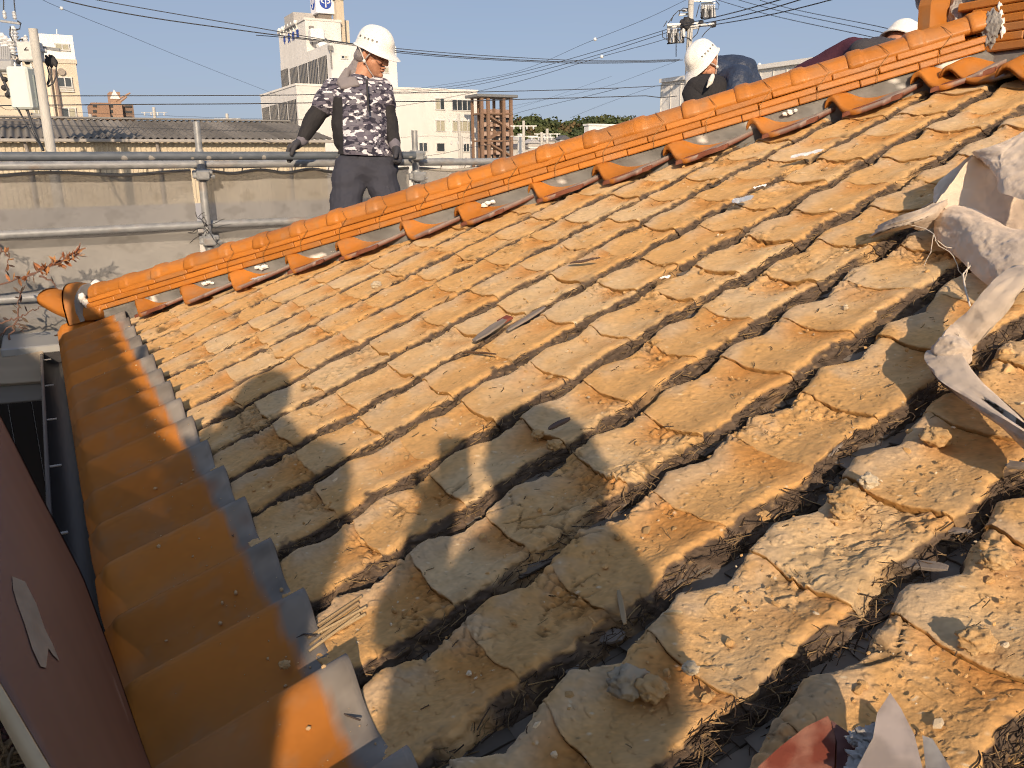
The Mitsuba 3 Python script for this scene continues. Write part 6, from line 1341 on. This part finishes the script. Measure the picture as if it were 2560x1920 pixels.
# the photographer: phone held up in the left hand, just behind and below the lens
PH = {'head': (1372, 1215, .16), 'neck': (1388, 1350, .20), 'chest': (1330, 1560, .24), 'belly': (1260, 1680, .30), 'pel': (1230, 1900, .34), 'sl': (1240, 1510, .20), 'sr': (1490, 1440, .24), 'el': (1005, 1560, .06), 'wl': (1098, 1270, .00), 'hl': (1122, 1180, -.01), 'er': (1610, 1570, .20), 'wr': (1640, 1740, .10), 'hr': (1600, 1850, .08)}
d_ = FW + (1135 - 1280) / FOC * RT - (1145 - 960) / FOC * UP; s0 = (Z0 - SL * X0) / (d_[2] - SL * d_[0]); base = float(np.linalg.norm(d_ * s0))
k, PP = shade_person('photographer in a helmet behind the camera, seen only as the shadow at bottom centre', PH, base + 0.10)
c_ = cast(1134, 1160, base + 0.03); Rp = ori(SUN); ph = thing('phone', 'slim phone held up behind the camera by the photographer, seen only as a shadow', 'phone'); put(ph + '__case', boxm((0.009, 0.070, 0.125), c_, Rp, 0.003), 'mat_black')
WK = {'head': (620, 1045, .1), 'neck': (650, 1120, .12), 'chest': (640, 1220, .12), 'belly': (620, 1370, .12), 'pel': (590, 1530, .12), 'sl': (530, 1190, .12), 'sr': (775, 1200, .12), 'el': (500, 1230, .1), 'wl': (505, 1120, .05), 'hl': (535, 1050, .05), 'er': (790, 1340, .12), 'wr': (740, 1480, .05), 'hr': (700, 1520, .05)}
k, PW = shade_person('second worker behind the camera, seen only as the shadow across the eave tiles at left', WK, 2.75, True, True)
t_ = thing('hand_broom', 'thin stick held up by the second worker, seen only as a short shadow at left', 'stick'); put(t_ + '__stick', bar(cast(505, 1085, 2.80), cast(566, 1008, 2.80), 0.011, 8), two(prin((0.3, 0.22, 0.13), 0.8)))
# ---------------------------------------------------------------- canvas bag and debris
def on_mud(px, py, up=0.0):
    d = FW + (px - 1280) / FOC * RT - (py - 960) / FOC * UP
    s_ = (Z0 + up / CT - SL * X0) / (d[2] - SL * d[0]); return d * s_
def canvas(p, n, uv):
    a = FB(p.x * 9, p.y * 9, p.z * 9, 4); dirt = SS(0.50, 0.70, FB(p.x * 5 + 3, p.y * 5, p.z * 5, 3))
    return mikit.mix(mikit.mix((0.60, 0.475, 0.36), (0.70, 0.585, 0.465), a), (0.40, 0.33, 0.27), dirt * 0.4)
scene['mat_canvas'] = two(bump(prin(mikit.proc(canvas), 0.9, sheen=0.2), cloth_bump, 0.9))
BAG = thing('canvas_bag', 'crumpled beige canvas debris bag lying open on the mud at the right edge', 'bag')
c0 = on_mud(2640, 640, 0.0); DB = (c0 @ FW)
# four stiff folds of cloth: the front panel, the inner left side, the dark inside and the flap that hangs over the mouth
from scipy.interpolate import CubicSpline as CS
def curve(pts, n):
    p = np.array([on_mud(x, y, d_) for x, y, d_ in pts]); t = np.concatenate([[0], np.cumsum(np.linalg.norm(np.diff(p, axis=0), axis=1))])
    return np.stack([np.interp(np.linspace(0, t[-1], n), t, p[:, i]) for i in range(3)], -1)
def smooth_rows(c, k):
    for _ in range(k): c[1:-1] = (c[:-2] + 2 * c[1:-1] + c[2:]) / 4
    return c
def panel(key, ea, eb, bulge, seed, crease=0.0065, n=54, m=36):
    a, b = smooth_rows(curve(ea, n), 2), smooth_rows(curve(eb, n), 2); u, w = np.meshgrid(np.linspace(0, 1, n), np.linspace(0, 1, m), indexing='ij')
    P_ = a[:, None] * (1 - w)[..., None] + b[:, None] * w[..., None]
    nr = np.cross(np.gradient(P_, axis=0), np.gradient(P_, axis=1)); nr = nr.mean((0, 1)); nr /= np.linalg.norm(nr); nr = nr if nr @ FW < 0 else -nr
    f1 = fb2(u * 3.2 + seed, w * 2.4, 3, seed); f2 = np.abs(fb2(u * 6 + seed, w * 4 + u * 3, 3, seed + 1) - 0.5); f3 = np.abs(fb2(u * 13 + seed, w * 9 - u * 5, 2, seed + 2) - 0.5)
    P_ = P_ + nr * (bulge * np.sin(u * math.pi) ** .6 * np.sin(w * math.pi) ** .7 + (f1 - .5) * crease * 4 + (0.1 - f2) * crease * 2.6 + (0.1 - f3) * crease * 0.9)[..., None]
    return put(key, sheet(P_), 'mat_canvas', True)
panel(BAG + '__front_panel', [(2334, 505, .045), (2380, 512, .05), (2430, 518, .055), (2470, 535, .06), (2518, 566, .07), (2570, 576, .075), (2680, 590, .08)],
      [(2336, 590, .015), (2352, 612, .012), (2400, 650, .012), (2440, 690, .014), (2500, 738, .02), (2560, 728, .04), (2700, 690, .05)], 0.03, 3)
panel(BAG + '__inner_side', [(2333, 508, .045), (2334, 474, .05), (2352, 448, .06), (2385, 418, .08), (2412, 398, .10), (2430, 386, .115), (2450, 388, .12)],
      [(2360, 520, .05), (2390, 520, .03), (2420, 515, .02), (2450, 505, .015), (2475, 495, .015), (2490, 480, .015), (2500, 460, .015)], 0.015, 5)
panel(BAG + '__lining', [(2430, 388, .12), (2480, 380, .10), (2560, 350, .06), (2700, 320, .04)], [(2338, 515, .06), (2440, 560, .015), (2540, 600, .015), (2720, 640, .02)], -0.02, 7)
panel(BAG + '__top_flap', [(2428, 384, .13), (2470, 372, .14), (2520, 350, .15), (2570, 325, .15), (2640, 300, .15), (2720, 285, .14)],
      [(2446, 392, .125), (2480, 425, .12), (2494, 447, .115), (2491, 470, .11), (2504, 484, .11), (2560, 501, .115), (2740, 560, .12)], 0.012, 9)
panel(BAG + '__back', [(2428, 384, .125), (2500, 358, .12), (2570, 325, .10), (2720, 290, .08)], [(2445, 470, .01), (2520, 440, .01), (2600, 420, .01), (2740, 400, .01)], -0.01, 11)
def dirty(p, n, uv): return mikit.mix((0.36, 0.30, 0.245), (0.56, 0.47, 0.385), FB(p.x * 24, p.y * 24, p.z * 24, 4))
scene['mat_dirty_canvas'] = two(bump(prin(mikit.proc(dirty), 0.95), cloth_bump, 1.0))
def strap(key, pts, w_, seed, mat='mat_dirty_canvas'):
    p = np.array(pts); u = np.linspace(0, len(p) - 1, 44)
    c = CS(np.arange(len(p)), p)(u); t = np.gradient(c, axis=0); t /= np.linalg.norm(t, axis=1, keepdims=True)
    a = np.cross(t, NV); a /= np.linalg.norm(a, axis=1, keepdims=True); b = np.cross(a, t)
    g = np.linspace(0, 2 * math.pi, 19); r = np.random.default_rng(seed)
    flat = 0.42; prof = 1 + 0.16 * np.sin(3 * g + seed) + 0.13 * np.sin(7 * g)
    tw = np.linspace(0, 1.3, 44)
    V = c[:, None] + (np.cos(g + 0 * g)[None] * prof * w_)[..., None] * (a * np.cos(tw)[:, None] + b * np.sin(tw)[:, None])[:, None] + (np.sin(g)[None] * prof * w_ * flat)[..., None] * (b * np.cos(tw)[:, None] - a * np.sin(tw)[:, None])[:, None]
    ridg = fb2(np.cos(g)[None] * 2.2 + seed + 0 * u[:, None], np.sin(g)[None] * 2.2 + u[:, None] * 0.55, 3, seed) - 0.5; rdir = V - c[:, None]
    V = V + rdir * (1.3 * ridg)[..., None]
    return put(key, sheet(V), mat, True)
strap(BAG + '__strap', [on_mud(2580, 672, .10), on_mud(2540, 700, .10), on_mud(2500, 740, .09), on_mud(2462, 790, .07), on_mud(2420, 838, .04), on_mud(2388, 862, .035), on_mud(2375, 885, .035)], 0.024, 1)
strap(BAG + '__strap', [on_mud(2372, 880, .035), on_mud(2385, 930, .035), on_mud(2440, 985, .035), on_mud(2510, 1045, .04), on_mud(2570, 1100, .05), on_mud(2640, 1160, .06)], 0.030, 2)
put(BAG + '__knot', wrinkle(blob(on_mud(2380, 880, .040), 0.028, 3, 0.2, 4, (0.9, 1.1, 1.0)), 0.006, 40, 3), 'mat_dirty_canvas', True)
strap(BAG + '__trailing_strap', [on_mud(2215, 572, .02), on_mud(2250, 560, .05), on_mud(2300, 545, .06), on_mud(2345, 530, .04), on_mud(2400, 520, .02)], 0.034, 3)
rb = np.random.default_rng(12)
for i, (px, py) in enumerate([(2335, 500), (2334, 585), (2340, 600), (2344, 602), (2372, 882), (2338, 600), (2420, 655)]):
    p = on_mud(px, py, .05); d_ = rb.normal(0, 1, 3) * 0.5 - _z * 0.6; pts = [p]
    for q in range(6): d_ = d_ + rb.normal(0, .45, 3) - _z * .1; pts.append(pts[-1] + d_ / np.linalg.norm(d_) * rb.uniform(.012, .026))
    put(BAG + '__frayed_thread', tube(pts, 0.0010, 5), two(prin((0.62, 0.56, 0.48), 0.9)), True)
thr = [on_mud(2425, 665, .03), on_mud(2408, 685, .03), on_mud(2410, 705, .02), on_mud(2415, 730, .02), on_mud(2425, 765, .01)]; put(BAG + '__frayed_thread', tube(thr, 0.0018, 5), two(prin((0.62, 0.56, 0.48), 0.9)), True)

# broken tile pieces at the lower edge
CR = (0.20, 0.052, 0.032)
def shard(label, outline, h0, thick, cA_, cB_, tilt=(0, 0), name='broken_tile', cat_='tile', grp=None):
    p = np.array([on_mud(x, y, h0) for x, y in outline]); c = p.mean(0)
    k = thing(name, label, cat_, grp)
    loc = (p - c) @ np.stack([SV, [0, 1, 0], NV], 1); poly = Polygon(loc[:, :2]).buffer(0)
    m = trimesh.creation.extrude_polygon(poly, thick, engine='earcut')
    for _ in range(4): m = m.subdivide()
    v = np.asarray(m.vertices).copy(); v[:, 2] += v[:, 0] * tilt[0] + v[:, 1] * tilt[1] + 0.9 * (v[:, 1] ** 2) + 0.0015 * (fb(v * 60, 3, 2) - 0.5)
    w_ = v @ np.stack([SV, [0, 1, 0], NV], 1).T + c
    col = mixc(cA_, cB_, sm(0.42, 0.66, fb(v * 34 + h0 * 50, 4, 3)))
    put(k + '__piece', trimesh.Trimesh(w_, m.faces, process=False), 'mat_vc_wood', False, col); return k
shard('large red tile fragment at the bottom edge right of the middle', [(1900, 1935), (1960, 1890), (2020, 1850), (2078, 1826), (2092, 1850), (2096, 1880), (2090, 1960), (1900, 1980)], 0.03, 0.016, CR, (0.34, 0.16, 0.11), (0.15, 0.1))
shard('face of a broken tile coloured dark for its shade, right of the red fragment', [(2084, 1828), (2130, 1858), (2160, 1900), (2150, 1960), (2095, 1960), (2098, 1880)], 0.035, 0.014, (0.10, 0.04, 0.035), (0.16, 0.08, 0.07), (0.0, 0.1))  # the shade on this face is put into its dark colours
shard('pointed grey brown tile shard standing at the bottom edge right', [(2232, 1766), (2258, 1800), (2290, 1860), (2315, 1960), (2150, 1960), (2190, 1880), (2200, 1820)], 0.06, 0.018, (0.30, 0.255, 0.23), (0.42, 0.36, 0.33), (-0.1, 0.2))
shard('small grey tile corner beside the pointed shard at the bottom edge', [(2310, 1862), (2335, 1870), (2390, 1960), (2320, 1960)], 0.03, 0.014, (0.24, 0.23, 0.23), (0.34, 0.33, 0.32))
k = thing('mortar_lump', 'crumbly lump of white mortar between the red fragment and the pointed shard', 'mortar')
m = cat([blob(on_mud(2150 + 5 * i + rb.uniform(-15, 15), 1845 + 24 * (i % 5) + rb.uniform(-8, 8), 0.060), rb.uniform(.006, .015), i, 0.8, 3, (1, 1, 0.7), 3.0) for i in range(20)])
put(k + '__lump', m, two(bump(prin((0.40, 0.385, 0.365), 0.9), fine_bump, 4)), True); tag(k + '__lump', kind='stuff')
# splinters of wood, sheets of foil and film, clods
def splinter(px0, py0, px1, py1, w_, label, seed, up=.012, col=((0.14, 0.12, 0.105), (0.29, 0.25, 0.22))):
    k = thing('wood_splinter', label, 'wood', None); a, b = on_mud(px0, py0, up), on_mud(px1, py1, up + .008)
    m = beam(a, b, w_, 0.006, 0.001, NV)
    for _ in range(3): m = m.subdivide()
    v = np.asarray(m.vertices); f_ = (v - a) @ (b - a) / ((b - a) @ (b - a)); c = a + np.outer(f_, b - a); v2 = c + (v - c) * (0.35 + 0.65 * np.clip(1.15 * np.sin(np.clip(f_, 0.03, .97) * math.pi) ** .5, 0, 1))[:, None] + NV * (0.006 * (fb(v * 30, 2, seed) - .5))[:, None]
    g = v @ frame(b - a, NV); put(k + '__sliver', trimesh.Trimesh(v2, m.faces, process=False), 'mat_vc_wood', False, mixc(*col, fb(g * np.array((6, 150, 60)) + seed, 4, 1))); return k
splinter(1185, 852, 1262, 798, 0.038, 'grey wood splinter with a reddish end lying in the middle of the mud', 1)
put('wood_splinter__red_end', beam(on_mud(1250, 806, .016), on_mud(1275, 792, .016), 0.034, 0.008, 0.001, NV), two(prin(CR, 0.8)))
splinter(1268, 826, 1362, 768, 0.022, 'long thin grey splinter right of the reddish ended one', 2); splinter(1160, 880, 1240, 884, 0.004, 'thin dark twig lying level left of the middle', 3, .006, ((0.10, 0.06, 0.04), (0.16, 0.10, 0.06)))
splinter(1425, 658, 1500, 644, 0.010, 'dark curved stick on the upper middle of the mud', 4, .010, ((0.09, 0.06, 0.045), (0.15, 0.10, 0.08))); splinter(1370, 1070, 1425, 1046, 0.015, 'short dark bark sliver at the centre of the mud', 5, .012, ((0.09, 0.06, 0.05), (0.17, 0.12, 0.10)))
splinter(2305, 1320, 2430, 1328, 0.012, 'pale grey splinter in the gap at the right, pointing level', 6, -.03); splinter(2240, 1408, 2370, 1420, 0.016, 'grey splinter below the level one in the gap at the right', 7, -.03); splinter(2475, 1156, 2570, 1168, 0.014, 'grey lath end at the right edge of the mud', 8, -.02)
splinter(1546, 1475, 1562, 1560, 0.008, 'straw coloured stick standing in the shaded gap below the middle', 9, .0, ((0.30, 0.22, 0.13), (0.42, 0.32, 0.20))); splinter(1465, 1588, 1560, 1592, 0.028, 'weathered grey lath in the shaded gap below the middle', 10, -.035); splinter(1395, 1630, 1435, 1680, 0.030, 'short squared grey chip in the shaded gap near the bottom', 11, -.04)
splinter(1660, 1532, 1705, 1530, 0.005, 'pair of pale straws on the mud right of the shadow', 12, .010, ((0.5, 0.38, 0.22), (0.6, 0.48, 0.30)))
splinter(2040, 1150, 2100, 1100, 0.03, 'broad grey bark flake in the gap right of centre', 13, -.03)
def crumple(px, py, w_, h_, label, col, seed, mat=None):
    k = thing('plastic_scrap', label, 'plastic'); A, B = np.meshgrid(np.linspace(-1, 1, 16), np.linspace(-1, 1, 12), indexing='ij'); o_ = on_mud(px, py, .010)
    up_ = 0.012 + 0.016 * (fb2(A * 2.4 + seed, B * 2.4, 3, 3)) ; P_ = o_ + (A * w_ * (1 - .2 * B * B))[..., None] * (SV * .6 - np.array((0, .75, 0))) + (B * h_)[..., None] * (SV * .7 + np.array((0, .6, 0))) + NV * up_[..., None]
    put(k + '__film', sheet(P_), two(prin(col, 0.28, specular=0.7)), False); return k
crumple(2020, 398, .055, .018, 'crumpled white plastic scrap on the mud below the cut pantiles at right', (0.72, 0.72, 0.72), 1); crumple(1860, 513, .035, .025, 'clear grey plastic scrap right of the middle of the slope', (0.45, 0.48, 0.52), 2); crumple(1903, 480, .022, .006, 'small white scrap above the clear plastic one', (0.8, 0.8, 0.8), 3)
crumple(1667, 709, .016, .006, 'small bright white flake in the middle of the slope', (0.85, 0.85, 0.84), 4); crumple(478, 735, .065, .030, 'torn clear film near the foot of the hip', (0.34, 0.35, 0.37), 5); crumple(650, 703, .050, .012, 'strip of shiny film under the third cut pantile', (0.45, 0.46, 0.48), 6); crumple(830, 638, .030, .014, 'crumpled clear wrapper below the ridge at left', (0.5, 0.48, 0.42), 7)
def clod(px, py, r_, label, seed, up=.0, col=((0.40, 0.235, 0.095), (0.52, 0.37, 0.20)), sq=(1.1, 1, .75)):
    k = thing('mud_clod', label, 'clod', None); m = blob(on_mud(px, py, up), r_, seed, .55, 3, sq, 2.6); c = mixc(*col, fb(np.asarray(m.vertices) * 60, 3, 2)); put(k + '__lump', m, 'mat_mud', True, c)
pale = ((0.46, 0.38, 0.26), (0.58, 0.49, 0.36))
for a_ in ((2172, 1203, .014, 'pale round pebble on the step of a big pad at right', 1, .012, pale), (2118, 1246, .022, 'largest mud clod on the big pad at right', 2, .004), (2108, 1280, .015, 'mud clod just below the largest one, with a shadow at its left', 3, .006), (2340, 1092, .020, 'flat mud clod on the uppermost big pad at right', 4, .004), (2075, 1574, .012, 'yellow clod in the gap above the cracked pad at right', 5, -.04),
           (2008, 1627, .014, 'yellow clod in the gap left of the cracked pad', 6, -.035), (1940, 1705, .010, 'reddish small clod at the lower end of the gap', 7, -.04, ((0.38, 0.20, 0.12), (0.5, 0.3, 0.2))), (1726, 1670, .010, 'pale chip on the step right of the shadow', 8, .006, pale), (1570, 1705, .024, 'grey broken clod inside the shadow at the bottom', 9, .000, ((0.30, 0.25, 0.18), (0.42, 0.36, 0.27))), (1632, 1722, .018, 'ochre broken clod inside the shadow right of the grey one', 10, .0),
           (820, 1675, .011, 'pale round stone in the gap beside the eave tiles', 11, -.03, pale), (712, 1662, .008, 'small tan chip lying on a grey tile end', 12, .01), (1385, 1112, .015, 'round clod in the upper gap beside the shadow of the head', 13, -.01), (2210, 1425, .010, 'white chalky pebble in the gap at right', 14, -.045, ((0.6, 0.56, 0.48), (0.7, 0.66, 0.58))), (2295, 1360, .022, 'ochre flake in the gap at right beside the splinters', 15, -.04),
           (2440, 1600, .018, 'ochre clod on the greenish pad at the lower right', 16, .006), (2490, 1400, .016, 'brown clod at the right edge of the picture', 17, .008), (1020, 570, .013, 'pale clod below the second cut pantile from the middle', 18, .0, pale), (940, 712, .018, 'broken pale clod left of the middle of the slope', 19, .0, pale), (1905, 1290, .012, 'tan clod lying in the gap above the first big pad', 20, -.03), (1345, 1085, .012, 'tan clod by the upper gap in the middle', 21, -.01)): clod(*a_)
gr = thing('reed_bundle', 'end of a bundle of dry reeds sticking out beside the eave tiles', 'reeds'); m = []
for i in range(26): p = on_mud(765 + rb.uniform(-15, 18), 1600 + rb.uniform(-28, 28), rb.uniform(-.03, .0)); put(gr + '__reed', tube([p, p + SV * .10 + np.array((0, rb.normal(0, .01), 0))], 0.0028, 5), two(prin((0.36, 0.27, 0.155) if i % 2 else (0.28, 0.20, 0.11), 0.85)))
for i, pts in enumerate(([(790, 1590), (760, 1585), (742, 1595), (722, 1600)], [(560, 1332), (583, 1340), (590, 1320), (562, 1310), (550, 1302)], [(900, 1800), (860, 1785), (840, 1800)])):
    k = thing('rusty_wire', ('bent rusty tile wire sticking out by the reed bundle', 'looped black tile wire on the grey end of an eave tile', 'bent wire in the gap at the bottom left')[i], 'wire'); put(k + '__strand', tube([on_mud(x, y, .004) for x, y in pts], 0.0016, 5), two(prin((0.07, 0.055, 0.05), 0.7)), True)
